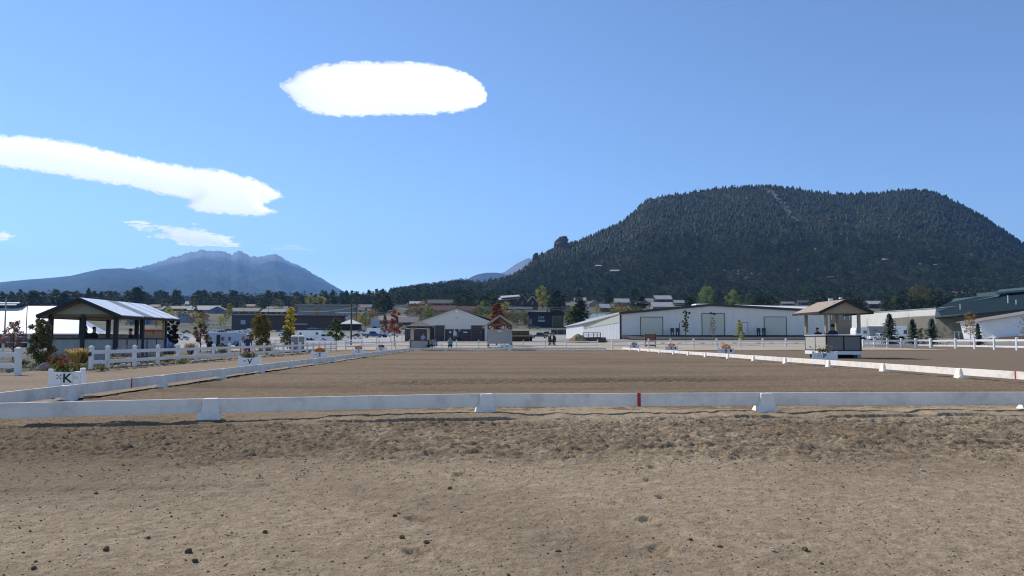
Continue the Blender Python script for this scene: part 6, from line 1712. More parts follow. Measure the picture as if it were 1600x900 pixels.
def tree(label, px, base, top, wpx, kind, n=900, seed=1, trunk=.25, shape='round', Y=None, lsize=.045, clumps=16, cat='tree', name='broadleaf_tree', group='broadleaf trees', bare=False, tr=.02):
    if Y is None: g = spot(px, base)
    else: g = at(px, base, Y); g.z = float(H(g.x, g.y))
    h = (530 - top) / F * g.y + 1.2 - g.z; w_ = wpx * g.y / F / 2
    q = np.random.default_rng(seed)
    t = thing(name, label, cat, g, 0, group)
    mb = MB(); mb.tube((0, 0, -.3), (0, 0, h * trunk), h * tr, h * tr * .8, 7); mb.tube((0, 0, h * trunk), (0, 0, h * .82), h * tr * .8, h * tr * .15, 6)
    C0 = []
    for k in range(clumps):
        f = (k + q.uniform(.1, .9)) / clumps; zz = h * (trunk + (1 - trunk) * (.06 + .9 * f))
        if shape == 'round': r = math.sqrt(max(.05, 1 - (2 * f - .85) ** 2 / 1.4))
        elif shape == 'cone': r = 1.02 - .9 * f
        elif shape == 'column': r = .9 - .55 * abs(f - .4)
        else: r = .55 + .6 * f
        a = k * 2.4 + q.uniform(-.5, .5); rr_ = w_ * r * q.uniform(.25, .86)
        c = (rr_ * math.cos(a), rr_ * math.sin(a), min(zz, h * .95)); C0.append((c, w_ * q.uniform(.26, .46) * (1 - .35 * f)))
        mb.tube((0, 0, max(h * trunk * .8, c[2] - .9 * rr_ - .1 * h)), c, h * tr * .32, h * tr * .08, 4)
        if bare:
            for _ in range(3):
                d = q.normal(size=3) * w_ * .3; d[2] = abs(d[2]) * 1.4; mb.tube(c, (c[0] + d[0], c[1] + d[1], c[2] + d[2]), h * tr * .1, h * tr * .04, 3)
    mb.build('trunk', mat('pale branch wood', (.22, .19, .165), .9) if bare else BARK, t)
    V = []
    if n:
        for k, (c, r) in enumerate(C0):
            v, _ = leaf_cloud(max(4, int(n * 1.8) // clumps), c, (r, r, r * .82), h * lsize * .62, seed * 97 + k, .7, .3); V.append(v)
        V = np.concatenate(V); np_mesh('crown', V, np.arange(len(V)).reshape(-1, 4), LV[kind], t)
    return t
# near the arena and the fences
tree('dark plum leaved tree at the right end of the pavilion', 269, 546, 499, 25, 'plum', 1500, 3, .3, 'up', Y=64, lsize=.05)
tree('rusty tree standing in front of the silver camper', 313, 546, 506, 30, 'rust', 900, 4, .3, 'round', Y=72, lsize=.045)
tree('wide autumn tree of olive and orange leaves left of the yellow poplar', 406, 547, 491, 47, 'autumn', 2600, 5, .14, 'round', Y=74, lsize=.04, clumps=26)
tree('slender bright yellow poplar before the long dark hall', 453, 545, 480, 24, 'yellow', 1150, 6, .30, 'column', Y=90, lsize=.045, clumps=15)
tree('dull green bushy sapling under the yellow poplar', 449, 546, 512, 24, 'dull', 900, 7, .1, 'round', Y=88, lsize=.06)
tree('young green tree above the silver car', 525, 545, 498, 28, 'green', 1050, 8, .34, 'round', Y=86, lsize=.05)
tree('red maple sapling left of the grey building', 616, 545, 484, 27, 'red', 1300, 9, .34, 'column', Y=96, lsize=.034, tr=.012)
tree('thin dusty red tree left of the red maple sapling', 601, 528, 492, 15, 'pink', 700, 19, .3, 'cone', lsize=.05, tr=.014)
tree('crimson maple rising behind the timber hut', 776, 536, 472, 30, 'red', 2000, 10, .12, 'column', Y=98, lsize=.04, clumps=24)
tree('slim young tree left of the middle barn door with sparse leaves', 1072, 543, 483, 14, 'dull', 620, 11, .36, 'column', Y=98, lsize=.03, tr=.008, clumps=20)
tree('spindly young tree in front of the middle barn door, mostly bare', 1114, 543, 494, 16, 'grey', 300, 12, .4, 'column', Y=98, lsize=.025, bare=True, tr=.007, clumps=18)
tree('young tree with yellowing leaves right of the middle barn door', 1156, 543, 499, 19, 'ygreen', 800, 13, .18, 'cone', Y=98, lsize=.035, tr=.01, clumps=18)
tree('dusty red leaved small tree in front of the stable', 20, 560, 501, 34, 'pink', 1250, 14, .3, 'round', Y=44, lsize=.03, tr=.016, clumps=22)
tree('bare twiggy shrub behind the tall dark shrub', 66, 560, 480, 34, 'grey', 0, 15, .2, 'up', Y=42, bare=True, tr=.008, clumps=22, cat='shrub', name='bare_shrub')
tree('tall dark shrub with plum tips at the left end of the fence gap', 63, 574, 498, 42, 'dull', 3000, 16, .05, 'round', Y=33, lsize=.032, clumps=40, cat='shrub', name='tall_shrub', tr=.01)
tree('plum tipped upper growth leaning over the tall dark shrub', 57, 574, 496, 20, 'plum', 600, 17, .45, 'cone', Y=33.6, lsize=.03, clumps=14, cat='shrub', name='tall_shrub', tr=.006)
tree('bare thin tree left of the first spruce', 1357, 545, 490, 26, 'grey', 0, 20, .3, 'round', Y=108, bare=True, tr=.007, clumps=14, name='bare_tree')
tree('bare thin tree between the two spruces', 1421, 545, 483, 24, 'grey', 0, 21, .3, 'round', Y=112, bare=True, tr=.007, clumps=14, name='bare_tree')
tree('bronze leaved bare topped tree before the teal building', 1517, 540, 486, 30, 'bronze', 420, 22, .3, 'up', Y=112, lsize=.035, bare=True, tr=.009, clumps=16)
tree('grey twiggy bush right of the third spruce', 1481, 542, 508, 28, 'grey', 500, 23, .1, 'round', Y=110, lsize=.035, bare=True, tr=.01, clumps=16, cat='shrub', name='bare_shrub')
tree('bare branch tree at the right edge before the white shed', 1602, 545, 490, 36, 'grey', 60, 24, .3, 'up', Y=96, bare=True, tr=.009, clumps=14, name='bare_tree')
tree('low dull green bush between the second and third spruce', 1441, 542, 512, 22, 'dull', 700, 25, .05, 'round', Y=112, lsize=.05, cat='shrub', name='green_shrub')
# in the town and at the forest edge
for a in (
 ('golden yellow tree at the right end of the yellow group above the warehouse', 500, 481, 463, 24, 'yellow', 620, 31, .12),
 ('yellow green tree in the middle of the yellow group above the warehouse', 484, 482, 461, 25, 'ygreen', 620, 32, .12),
 ('taller olive tree at the left of the yellow group above the warehouse', 463, 490, 463, 22, 'dull', 620, 33, .12),
 ('grey green tree left of the yellow group', 436, 486, 468, 26, 'grey', 560, 34, .12),
 ('pale straw coloured tree in front of the warehouse', 494, 497, 480, 18, 'bronze', 420, 35, .12),
 ('yellow tinged tree right of the blue gabled house', 359, 497, 474, 15, 'ygreen', 560, 36, .15),
 ('tall olive tree behind the brown roofed houses', 379, 490, 469, 17, 'dull', 460, 37, .15),
 ('yellow topped tree in the left tree line', 318, 480, 458, 16, 'ygreen', 420, 38, .2),
 ('green tree left of the blue gabled house', 305, 490, 467, 12, 'dull', 420, 39, .1),
 ('light green tree behind the pavilion roof', 262, 494, 474, 22, 'grey', 420, 40, .1),
 ('green bush left of the storage units', 245, 497, 482, 22, 'dull', 420, 41, .1),
 ('orange tree by the blue grey storage units', 244, 512, 497, 18, 'bronze', 420, 42, .2),
 ('green tree beside the box truck', 571, 512, 489, 26, 'green', 620, 43, .15),
 ('dark olive tree left of the tan canopy', 596, 494, 475, 20, 'dull', 420, 44, .15),
 ('yellow tree below the tan canopy', 658, 492, 477, 11, 'ygreen', 420, 45, .15),
 ('second yellow tree below the tan canopy', 673, 493, 478, 13, 'ygreen', 420, 46, .15),
 ('rust coloured bush left of the grey gable', 645, 494, 484, 22, 'autumn', 420, 47, .1),
 ('bright green tree behind the grey gabled building', 755, 500, 471, 26, 'lgreen', 820, 48, .12),
 ('yellow green willow at the right end of the lodge', 848, 483, 446, 27, 'ygreen', 900, 49, .1),
 ('dark green tree left of the black shop', 805, 506, 488, 18, 'green', 560, 50, .12),
 ('small light green tree at the right end of the black shop', 888, 504, 488, 12, 'lgreen', 420, 51, .2),
 ('bright light green tree by the pale hipped roof', 958, 489, 471, 15, 'lgreen', 560, 52, .15),
 ('broad green tree behind the barn roof, left one', 1105, 483, 446, 38, 'lgreen', 1000, 53, .12),
 ('broad green tree behind the barn roof, middle one', 1147, 483, 452, 29, 'lgreen', 820, 54, .12),
 ('low green tree behind the barn roof, right one', 1171, 483, 457, 20, 'green', 620, 55, .12),
 ('tall straggly yellow green tree above the panel hall', 1437, 492, 445, 50, 'dull', 1100, 56, .3),
 ('light green tree left of the straggly tree', 1400, 492, 461, 22, 'green', 620, 57, .2),
 ('grey twiggy tree above the panel hall', 1415, 492, 472, 30, 'grey', 420, 58, .2),
 ('yellow tree at the right edge above the teal roofs', 1590, 462, 436, 22, 'bronze', 420, 59, .2)):
    tree(*a[:7], a[7], a[8], 'round', lsize=.055 if a[6] < 600 else .042, clumps=18)
pro = []
for k, (kind, word) in enumerate((('dull', 'dull olive'), ('green', 'mid green'), ('ygreen', 'yellow green'), ('grey', 'grey green'), ('rust', 'rusty brown'))):
    t = tree('small %s tree scattered among the houses and lots of the town' % word, 600, 500, 488, 15, kind, 260, 500 + k, .14, 'round', lsize=.075, clumps=14, group='small %s trees scattered through the town' % word)
    pro.append((t, (530 - 488) / F * t.location.y + 1.2 - t.location.z, [0]))
q7 = np.random.default_rng(77)
tries = 0; done = 0
while done < 190 and tries < 6000:
    tries += 1
    px = q7.uniform(180, 1600) if q7.random() < .6 else q7.uniform(590, 1010); row = q7.uniform(479, 512); 
    if px > 1000 and row > 484: continue
    if any(a - 2 < px < b + 2 and top + 1 < row < base + 1.5 for a, b, base, top in HB): continue
    g = spot(px, row); hh = q7.uniform(3, 7.5) * (1.25 if row < 490 else 1); tp, h0, used = pro[int(q7.integers(0, 5))]
    rt = row - hh / g.y * F
    if any(a < px < b and base < row and rt < top + .45 * (base - top) for a, b, base, top in HB): continue
    o = tp if not used[0] else copy_tree(tp); used[0] = 1; o.location = g; o.rotation_euler = (0, 0, q7.uniform(0, 6)); o.scale = (hh / h0 * q7.uniform(.9, 1.4),) * 2 + (hh / h0,); done += 1
# spruces along the right fence
def spruce_mesh(seed, tiers=15):
    r = np.random.default_rng(seed); V = []; Fc = []
    for k in range(tiers):
        z = .06 + .9 * k / tiers; L = .32 * (1 - z) ** 1.15 + .012
        for b in range(8):
            a = 2 * PI * (b + r.random()) / 8; l = L * r.uniform(.5, 1.25)
            for s in range(5):
                f = (s + .5) / 5; p = np.array([math.cos(a) * l * f, math.sin(a) * l * f, z - .10 * f * l / .3 + .05 * f * f + r.uniform(-.008, .008)])
                sd_ = np.array([-math.sin(a), math.cos(a), 0]) * .040 * (1.15 - f) ; dn = np.array([math.cos(a) * .05, math.sin(a) * .05, -.018])
                o = len(V); ju = r.uniform(-.012, .012); V += [p - sd_ + np.array([0, 0, ju]), p + dn * .6 - np.array([0, 0, .034]), p + sd_ - np.array([0, 0, ju]), p + np.array([0, 0, .022])]; Fc.append((o, o + 1, o + 2, o + 3))
    V += [np.array(q_) for q_ in ((-.012, 0, .9), (.012, 0, .9), (.0, .0, 1.0), (0, .012, .9))]; o = len(V) - 4; Fc.append((o, o + 1, o + 2, o + 3))
    return np.array(V), np.array(Fc)
SPR = leaf('spruce needles', (.03, .048, .034), (.065, .09, .062), .12)
for k, (px, base, top, wd, lab) in enumerate(((1391, 543, 487, 40, 'tallest spruce, beside the bonnet of the white pickup'), (1427, 543, 496, 32, 'spruce in the middle of the three behind the right fence'), (1457, 543, 495, 36, 'spruce before the left corner of the teal building'), (1529, 544, 503, 26, 'small stout spruce before the white shed at the right'))):
    Y = 106 if k < 3 else 98; g = at(px, base, Y); g.z = float(H(g.x, g.y)); h = (530 - top) / F * Y + 1.2 - g.z
    t = thing('spruce_tree', lab, 'tree', g, 0, 'spruces behind the right fence'); v, f = spruce_mesh(70 + k); wk = wd / F * Y / 2 / .22
    np_mesh('crown', v * np.array([wk, wk, h]), f, SPR, t); trunk_mb(h * .9, h * .022).build('trunk', BARK, t)
# isolated big pine by the black shop, other big pines of the town
pv = [pine_mesh(200 + k) for k in range(8)]
def big_pine(label, px, base, top, wd, k, Y=None):
    g = spot(px, base) if Y is None else at(px, base, Y)
    if Y: g.z = float(H(g.x, g.y))
    h = (530 - top) / F * g.y + 1.2 - g.z; w_ = wd / F * g.y / 2 / .27
    t = thing('pine_tree', label, 'tree', g, k * 1.3, 'large pines standing in the town'); v, f = pine_mesh(300 + k, n=44, dense=8, base=.22); np_mesh('crown', v * np.array([w_, w_, h]), f, PINE, t); trunk_mb(h * .85, h * .02).build('trunk', BARK, t)
for k, a in enumerate((('big lone pine between the black shop and the white barn', 906, 511, 470, 30), ('dark pine right of the willow by the lodge', 868, 488, 454, 26), ('pine in front of the grey roofed house above the shop', 905, 478, 452, 12), ('pine standing left of the dark gabled house', 950, 476, 447, 15),
        ('tall dark pine left of the grey gabled building, behind the tan canopy', 604, 490, 464, 22), ('dark pine above the left end of the barn, between the houses', 1002, 486, 462, 22), ('dark round pine behind the pavilion peak', 137, 487, 453, 12), ('pair of pines left of the pavilion peak, bigger one', 98, 488, 459, 30), ('broad dark pine left of the pavilion peak, over the stable roof', 52, 488, 456, 26),
        ('tall broad pine behind the pavilion roof', 215, 489, 450, 30), ('slim pine beside the blue gabled house', 313, 499, 485, 11), ('dark pine behind the dark plum tree', 188, 501, 487, 24))):
    big_pine(*a, k)

HB += [(836, 860, 483, 448), (452, 512, 482, 462), (1090, 1180, 483, 449)]
HD = [(a, b, base, top, spot((a + b) / 2, base).y) for a, b, base, top in HB]
# the belt of pines behind the town
pm = []
for k, (v, f) in enumerate(pv):
    me = np_mesh('pine_tree', v, f, PINE); pm.append(me.data); bpy.data.objects.remove(me)
trunk_me = trunk_mb(.8, .018).build('trunk', BARK); trunk_data = trunk_me.data; bpy.data.objects.remove(trunk_me)
cand = []
q = np.random.default_rng(55)
for _ in range(9500):
    px = q.uniform(-30, 1640) if q.random() < .75 else q.uniform(-30, 600); D = 560 * (1250 / 560) ** (q.random() ** .8)
    if px < 560 and D < 720: D += 150
    x = (px - 766) / F * D; z = float(H(x, D)); h = q.uniform(7.5, 13.5) + (q.random() < .16) * q.uniform(3, 7)
    if px > 700: h *= .92
    if px < 520 and (D > 1050 or q.random() < .1): continue
    rb = 530 - (z - 1.2) / D * F; rt = rb - h / D * F
    bad = False
    for a, b, base, top, hd in HD:
        if a - 4 < px < b + 4 and D < hd + 25 and rt < base: bad = True; break
    if bad or (rb > 486 and q.random() < .7): continue
    # gaps: pale rock and dry grass in the middle right of the belt
    if px > 620 and fbm(np.array([x * .012]), np.array([D * .01]), 3)[0] > .36 and q.random() < .5: continue
    cand.append((h / D, px, x, D, z, h))
for _ in range(1900):
    px = q.uniform(-20, 1620); D = q.uniform(345, 640)
    if px < 690 and q.random() < .72: continue
    x = kx(px) * D; z = float(H(x, D)); h = q.uniform(7, 12.5)
    rb = 530 - (z - 1.2) / D * F; rt = rb - h / D * F
    if any(a - 3 < px < b + 3 and D < hd + 25 and rt < base for a, b, base, top, hd in HD): continue
    if rb > 503 or (perlin(np.array([x * .012 + 4]), np.array([D * .012]))[0] < (-.25 if px > 560 else .0)): continue
    cand.append((h / D, px, x, D, z, h))
cand.sort(reverse=True)
print('pines', len(cand))
first = None
for k, (_, px, x, D, z, h) in enumerate(cand[:300]):
    o = bpy.data.objects.new('pine_tree', pm[k % 8]); COL.objects.link(o)
    o.location = (x, D, z - .3); wv = h * q.uniform(.85, 1.25); o.scale = (wv, wv, h); o.rotation_euler = (0, 0, q.uniform(0, 6))
    tag(o, 'dark ponderosa pine standing near the front of the forest belt behind the town', 'tree', 'pines at the front of the forest belt')
    c = bpy.data.objects.new('trunk', trunk_data); COL.objects.link(c); c.parent = o
rest = cand[300:]
fp = np.array([(c[2], c[3], c[4] - .3) for c in rest]); fh = np.array([c[5] for c in rest])
small = [pine_mesh(400 + k, n=16, dense=4) for k in range(6)]
small = [(v * np.array([1.05, 1.05, 1]) , f) for v, f in small]
tag(join_instances('pine_forest', small, fp, fh, leaf('belt pines', (.022, .037, .02), (.046, .066, .032), .1, True), 1.05), kind='stuff')
kl = rng.random(len(P_low)) < .75
tag(join_instances('slope_forest', small, P_low[kl] - np.array([0, 0, .4]), rng.uniform(8, 14.5, int(kl.sum())), leaf('slope pines', (.03, .047, .027), (.058, .08, .042), .1, True), 1.15), kind='stuff')

# plants along the left fence ------------------------------------------------
GRASS_D = leaf('golden plume grass', (.44, .31, .11), (.60, .45, .19), .3); GRASS_G = leaf('green grass blades', (.13, .14, .05), (.26, .25, .10), .3)
def tussock(label, px, base, top, wpx, mats_, seed, n=260, droop=.5, Y=None, cat='ornamental grass', name='ornamental_grass', group='ornamental grasses by the left fence'):
    g = spot(px, base) if Y is None else at(px, base, Y)
    if Y: g.z = float(H(g.x, g.y)) + .01
    h = (530 - top) / F * g.y + 1.2 - g.z; w_ = wpx / F * g.y / 2
    r = np.random.default_rng(seed); t = thing(name, label, cat, g, 0, group)
    for part, m, n_, a0, a1 in (('blades', mats_[0], n, .0, .75), ('plumes', mats_[1], n, .35, 1.0)):
        V = []; Fc = []
        for _ in range(n_):
            a = r.uniform(0, 2 * PI); rr_ = w_ * r.random() ** .7; hh = h * r.uniform(.7, 1.0); p0 = np.array([math.cos(a) * rr_ * .25, math.sin(a) * rr_ * .25, 0]); lean = np.array([math.cos(a), math.sin(a), 0]) * rr_
            wd = .018 * h * (1.8 if part == 'plumes' else 1)
            sd_ = np.array([-math.sin(a + .6), math.cos(a + .6), 0]) * wd
            pts = []
            for u in (a0, (a0 + a1) / 2, a1): pts.append(p0 + lean * u ** 1.6 + np.array([0, 0, hh * (u - droop * .35 * u ** 3)]))
            o = len(V); V += [pts[0] - sd_, pts[0] + sd_, pts[1] + sd_, pts[1] - sd_, pts[2] + sd_ * .3, pts[2] - sd_ * .3]; Fc += [(o, o + 1, o + 2, o + 3), (o + 3, o + 2, o + 4, o + 5)]
        np_mesh(part, np.array(V), np.array(Fc), m, t)
    return t
tussock('tall golden plume grass left of the first fence post', 124, 577, 536, 36, (GRASS_G, GRASS_D), 1, 420, Y=31)
tussock('small orange tan plume grass by the blue tent', 297, 562, 531, 16, (GRASS_G, leaf('tan plumes', (.42, .25, .12), (.52, .36, .2), .3)), 2, 200, Y=50)
tussock('low green tuft at the foot of the first left fence posts', 118, 580, 562, 26, (GRASS_G, GRASS_G), 3, 260, .8, Y=29.5)
tussock('green and straw tuft behind the second fence bay', 188, 575, 551, 30, (GRASS_G, GRASS_D), 4, 240, .7, Y=34)
tussock('golden tuft behind the fence right of the pavilion', 262, 568, 548, 34, (GRASS_G, GRASS_D), 5, 260, .8, Y=40)
tussock('second golden tuft behind the fence farther right', 287, 566, 548, 26, (GRASS_G, GRASS_D), 6, 240, .8, Y=42)
tussock('dry tuft before the tall shrub on the left', 34, 572, 556, 34, (GRASS_G, GRASS_G), 7, 260, .8, Y=34)
def bush(label, px, base, top, wpx, m, seed, n=500, size=.05, Y=None, cat='bush', name='garden_bush', group='garden bushes along the left fence'):
    g = spot(px, base) if Y is None else at(px, base, Y)
    if Y: g.z = float(H(g.x, g.y)) + .01
    h = (530 - top) / F * g.y + 1.2 - g.z; w_ = wpx / F * g.y / 2
    t = thing(name, label, cat, g, 0, group)
    V, f = leaf_cloud(n, (0, 0, h * .5), (w_, w_ * .7, h * .52), h * size, seed, 1.0, .15); np_mesh('foliage', V, f, m, t)
    mb = MB()
    r = random.Random(seed)
    for _ in range(9): mb.tube((r.uniform(-.1, .1) * w_, 0, -.02), (r.uniform(-.8, .8) * w_, r.uniform(-.4, .4) * w_, h * .8), .012, .005, 4)
    mb.build('stems', BARK, t); return t
SAGE = leaf('grey lavender leaves', (.17, .165, .20), (.30, .29, .33), .25)
bush('greyish lavender bush before the left panel of the pavilion', 98, 572, 547, 28, SAGE, 1, 700, .05, Y=35)
bush('leafy green bush between the tall shrub and the plume grass', 88, 578, 551, 30, LV['dull'], 2, 800, .05, Y=31)
bush('grey lavender bush before the middle of the pavilion wall', 194, 568, 541, 34, SAGE, 3, 800, .05, Y=37)
bush('pale lavender bush at the right end of the pavilion', 265, 562, 536, 26, SAGE, 4, 700, .05, Y=44)
bush('dark low bush under the pavilion wall behind the fence', 222, 568, 551, 34, leaf('dusky leaves', (.05, .045, .06), (.12, .11, .13), .2), 5, 700, .06, Y=36.5)
bush('low grey green bush behind the fence by the golden tufts', 247, 568, 549, 20, LV['grey'], 6, 500, .06, Y=38)
bush('grey green bush behind the fence beneath the wide autumn tree', 418, 556, 536, 40, LV['grey'], 7, 700, .06, Y=60)
bush('low olive bush behind the fence by the pale hat', 348, 558, 537, 30, LV['grey'], 8, 600, .06, Y=56)
bush('small green weed at the foot of the second fence post', 160, 579, 570, 12, LV['lgreen'], 9, 260, .1, Y=29.2)
bush('green weed clump at the foot of the fence right of the pavilion', 283, 567, 561, 26, LV['ygreen'], 10, 320, .12, Y=37)
for k, (px, row) in enumerate(((1036, 541), (1062, 541), (1098, 541), (1130, 541), (1148, 541), (1186, 541), (1206, 541), (1245, 541))):
    bush('small ' + ('rust red', 'dull green', 'brown green', 'dark green', 'olive', 'dull green', 'wide green', 'straw')[k] + ' plant ' + ('right of the brown board', 'left of the slim young tree', 'between the first two young trees', 'right of the spindly tree', 'under the yellowing young tree', 'right of the yellowing young tree', 'before the slatted panels', 'left of the judge hut') + '' if False else
         ('rust red plant just right of the brown board', 'dull green plant left of the slim young tree', 'brown green plant between the slim and the spindly tree', 'dark green plant right of the spindly tree', 'olive plant under the yellowing young tree', 'dull green plant right of the yellowing tree', 'wide green plant before the slatted panels', 'straw coloured plant left of the judge hut')[k],
         px, row, row - 6, 11, LV[('rust', 'dull', 'autumn', 'green', 'dull', 'green', 'green', 'bronze')[k]], 30 + k, 220, .13, Y=103, group='small plants before the white barn')
# boulders ------------------------------------------------------------------
ROCK = rock_mat('garden rock', [(.3, (.17, .16, .155)), (.6, (.30, .285, .27)), (.8, (.42, .40, .37))], 3.0)
ROCKW = rock_mat('pale garden rock', [(.3, (.34, .32, .29)), (.6, (.50, .48, .44)), (.8, (.62, .60, .56))], 3.0)
BL = [(67, 579.5, 17, 13, 0, 'big grey boulder at the foot of the tall dark shrub'), (12, 581, 12, 6, 0, 'low grey stone behind the panel at the left edge'), (128, 580, 14, 6, 0, 'flat grey stone left of the first fence post'),
      (180, 576.6, 10, 6, 1, 'small pale rock left of the long slanting one'), (190, 575.6, 13, 8, 1, 'long pale slanting rock under the third fence bay'), (200, 574.6, 9, 6.5, 1, 'pale rock right of the long slanting one'), (215, 574, 9, 8, 1, 'upright pale rock right of the third post'), (225, 573.4, 9, 5, 1, 'pale rock next to the upright one'), (235, 572.2, 11, 4.5, 1, 'low pale rock left of the fourth post'),
      (253, 571, 10, 4.5, 0, 'grey rock right of the fourth post'), (266, 569.6, 8, 4, 1, 'small pale rock under the fifth bay'), (286, 568.5, 12, 4, 1, 'pale flat rock left of the seventh post'), (300, 567.3, 8, 4, 1, 'pale rock between the golden tufts and the white hat'), (318, 565.4, 14, 4.5, 1, 'wide pale rock halfway along the fence'), (330, 564, 8, 4, 0, 'grey rock right of the wide pale one'),
      (345, 562.6, 9, 3.5, 0, 'grey rock left of the planter lettered V'), (424, 555.2, 9, 4, 1, 'pale rock beyond the planter lettered V'), (466, 552.3, 13, 5, 1, 'rounded pale rock near the end of the fence'), (480, 551.3, 8, 3.4, 0, 'grey rock right of the rounded pale one')]
for k, (px, row, wd, hg, pale, lab) in enumerate(BL):
    g = spot(px, row); s = g.y / F; mb = MB(); mb.blob((0, 0, 0), (wd * s / 2, wd * s * .36, hg * s * .62), 11, 8, .16, seed=k + 3)
    o = mb.build('boulder', ROCKW if pale else ROCK, smooth=False); o.location = (g.x, g.y + .1, g.z + hg * s * .38); o.rotation_euler = (.1 * math.sin(k), .12 * math.cos(k * 2), k); o.modifiers.new('sub', 'SUBSURF').levels = 1
    o.modifiers['sub'].render_levels = 1
    tag(o, lab, 'rock', 'rocks along the foot of the left fence')
# weeds strip along the foot of the left fence
n = 1500; yy = 28.5 + 40 * rng.random(n) ** 1.3; xx = FX + .28 * rng.normal(size=n) * .6 - .05
V, f = leaf_cloud(n, (0, 0, 0), (.001, .001, .001), .045, 5, 1.2, .1); V = V.reshape(n, 4, 3) + np.stack([xx, yy, .05 + .04 * rng.random(n)], 1)[:, None, :]
tag(np_mesh('weeds', V.reshape(-1, 3), f, LV['dull']), kind='stuff')
n = 1200; yy = 29 + 14 * rng.random(n); xx = -15.3 - 5 * rng.random(n)
V, f = leaf_cloud(n, (0, 0, 0), (.001, .001, .001), .07, 6, 1.2, .1); V = V.reshape(n, 4, 3) + np.stack([xx, yy, .05 + .12 * rng.random(n)], 1)[:, None, :]
tag(np_mesh('ground_cover', V.reshape(-1, 3), f, LV['grey']), kind='stuff')

# ================================================================== CLOUDS
def cloud_mat(name, soft, ns, seed, thin=1.0, stretch=(1, 1, 1)):
    m = bpy.data.materials.new(name); m.use_nodes = True; n = m.node_tree.nodes; l = m.node_tree.links
    n.remove(n['Principled BSDF'])
    at_ = n.new('ShaderNodeAttribute'); at_.attribute_name = 'edge'
    pos = n.new('ShaderNodeTexCoord').outputs['Object']
    mp = n.new('ShaderNodeMapping'); mp.inputs['Location'].default_value = (seed, seed, 0); mp.inputs['Scale'].default_value = stretch; l.new(pos, mp.inputs['Vector'])
    nz = noise(n, l, mp.outputs['Vector'], ns, 9, .62)
    v = math_n(n, l, 'ADD', math_n(n, l, 'ADD', at_.outputs['Fac'], .5), math_n(n, l, 'MULTIPLY', math_n(n, l, 'SUBTRACT', nz, .5), soft))
    a = ramp(n, l, v, [(.40, (0, 0, 0)), (.62, (thin,) * 3)])
    tl = n.new('ShaderNodeBsdfTranslucent'); tl.inputs['Color'].default_value = (1, 1, 1, 1)
    df = n.new('ShaderNodeBsdfDiffuse'); df.inputs['Color'].default_value = (1, 1, 1, 1)
    ad = n.new('ShaderNodeMixShader'); ad.inputs[0].default_value = .12; l.new(tl.outputs[0], ad.inputs[1]); l.new(df.outputs[0], ad.inputs[2])
    tp = n.new('ShaderNodeBsdfTransparent'); mx = n.new('ShaderNodeMixShader')
    l.new(a, mx.inputs[0]); l.new(tp.outputs[0], mx.inputs[1]); l.new(ad.outputs[0], mx.inputs[2]); l.new(mx.outputs[0], n['Material Output'].inputs['Surface'])
    return m
def cloud(label, outline, D, m, bulge=300, lean=1.25):
    """a lens of cloud leaning over towards us, thickest in the middle; 'edge' holds how far a point lies inside its rim"""
    P = np.array(outline, float)
    st = 3.0; gx_ = np.arange(P[:, 0].min() - 24, P[:, 0].max() + 25, st); gy_ = np.arange(P[:, 1].min() - 24, P[:, 1].max() + 25, st)
    X, Y = np.meshgrid(gx_, gy_); dist = np.full(X.shape, 1e9); ins = np.zeros(X.shape, bool)
    for (ax, ay), (bx_, by_) in zip(P, np.roll(P, -1, 0)):
        dx, dy = bx_ - ax, by_ - ay; t = np.clip(((X - ax) * dx + (Y - ay) * dy) / (dx * dx + dy * dy), 0, 1)
        dist = np.minimum(dist, np.hypot(X - ax - t * dx, Y - ay - t * dy))
        with np.errstate(divide='ignore', invalid='ignore'): ins ^= ((ay > Y) != (by_ > Y)) & (X < dx * (Y - ay) / dy + ax)
    sd_ = np.where(ins, dist, -dist)
    rm = np.array(RM); dv = np.stack([(X - 800) / F, (450 - Y) / F, -np.ones_like(X)], -1) @ rm.T
    dv = dv / dv[..., 1:2]; zm = (dv[..., 2] * D).mean()
    Yd = D - (dv[..., 2] * D - zm) * lean - bulge * np.sqrt(np.clip(sd_, 0, 45) / 45)
    V = np.array(CAM) + dv * Yd[..., None]; V = V.reshape(-1, 3); f = grid_faces(len(gx_), len(gy_))
    f = f[(sd_.ravel()[f] > -20).any(1)]; u, inv = np.unique(f, return_inverse=True); V = V[u]; e = sd_.ravel()[u] / 20; c = V.mean(0)
    o = np_mesh('cloud', (V - c) / 1000, inv.reshape(-1, 4), m, smooth=True)
    a_ = o.data.attributes.new('edge', 'FLOAT', 'POINT'); a_.data.foreach_set('value', e.astype(np.float32))
    o.location = c; o.scale = (1000,) * 3
    return tag(o, label, 'cloud', 'white lens clouds')
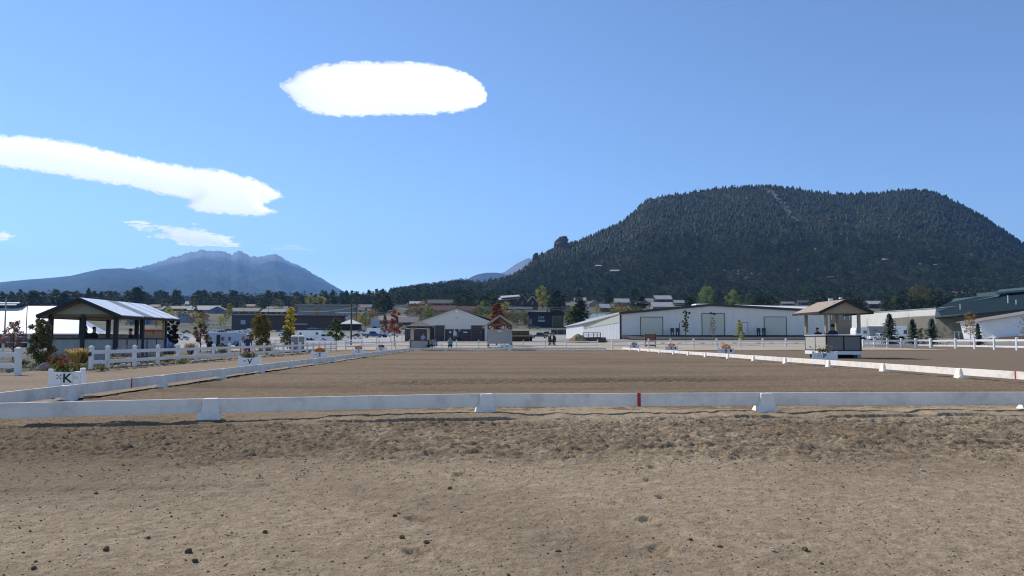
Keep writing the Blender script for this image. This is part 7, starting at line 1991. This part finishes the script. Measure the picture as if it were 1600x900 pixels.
cloud('big oval white cloud high in the middle left of the sky', [(438, 132), (452, 125), (462, 116), (476, 109), (500, 102), (540, 97), (590, 97), (640, 97), (668, 99), (700, 105), (728, 115), (748, 128), (760, 143), (758, 158), (745, 167), (715, 174), (660, 179), (600, 179), (545, 182), (510, 180), (485, 174), (464, 163), (452, 150)], 15500, cloud_mat('cloud body', .75, 6, 3))
cloud('long slanting white cloud at the left with a blunt forked end', [(-90, 208), (-20, 210), (40, 213), (90, 219), (140, 229), (190, 241), (240, 252), (290, 261), (345, 267), (390, 278), (420, 291), (443, 307), (425, 314), (410, 318), (418, 325), (434, 331), (400, 337), (350, 334), (310, 331), (290, 323), (298, 312), (285, 308), (250, 303), (200, 290), (150, 283), (90, 272), (30, 263), (-40, 255), (-95, 246)], 16500, cloud_mat('cloud bank', .7, 6, 11))
cloud('thin wispy cloud strip over the left mountain', [(196, 348), (215, 349), (240, 352), (275, 355), (315, 360), (345, 368), (368, 381), (340, 382), (300, 380), (262, 377), (232, 370), (258, 364), (235, 360), (210, 355)], 18500, cloud_mat('cloud wisp', 3.0, 5, 5, .85, (.35, .35, 2.2)))
cloud('small cloud fragment cut by the left edge of the picture', [(-60, 360), (-25, 358), (5, 362), (24, 370), (5, 377), (-40, 380)], 18500, cloud_mat('cloud fragment', 1.2, 5, 9, .95))
cloud('faint thin streak of cloud right of the wispy strip', [(415, 385), (440, 386), (470, 388), (492, 391), (455, 391), (425, 389)], 19000, cloud_mat('cloud streak', 2.4, 5, 15, .2, (.35, .35, 2.2)))

# ================================================================== HAZE
hb_ = MB(); hb_.box((0, 6900, 738), (34000, 14600, 1484))
hm = bpy.data.materials.new('valley haze'); hm.use_nodes = True; hn = hm.node_tree.nodes; hl = hm.node_tree.links
hn.remove(hn['Principled BSDF'])
pvn = hn.new('ShaderNodeVolumePrincipled'); pvn.inputs['Color'].default_value = (.25, .52, 1.0, 1); pvn.inputs['Density'].default_value = 0.62e-4; pvn.inputs['Anisotropy'].default_value = 0.3
hl.new(pvn.outputs[0], hn['Material Output'].inputs['Volume'])
hz = hb_.build('haze', hm); tag(hz, kind='stuff')
hz.display_type = 'WIRE'
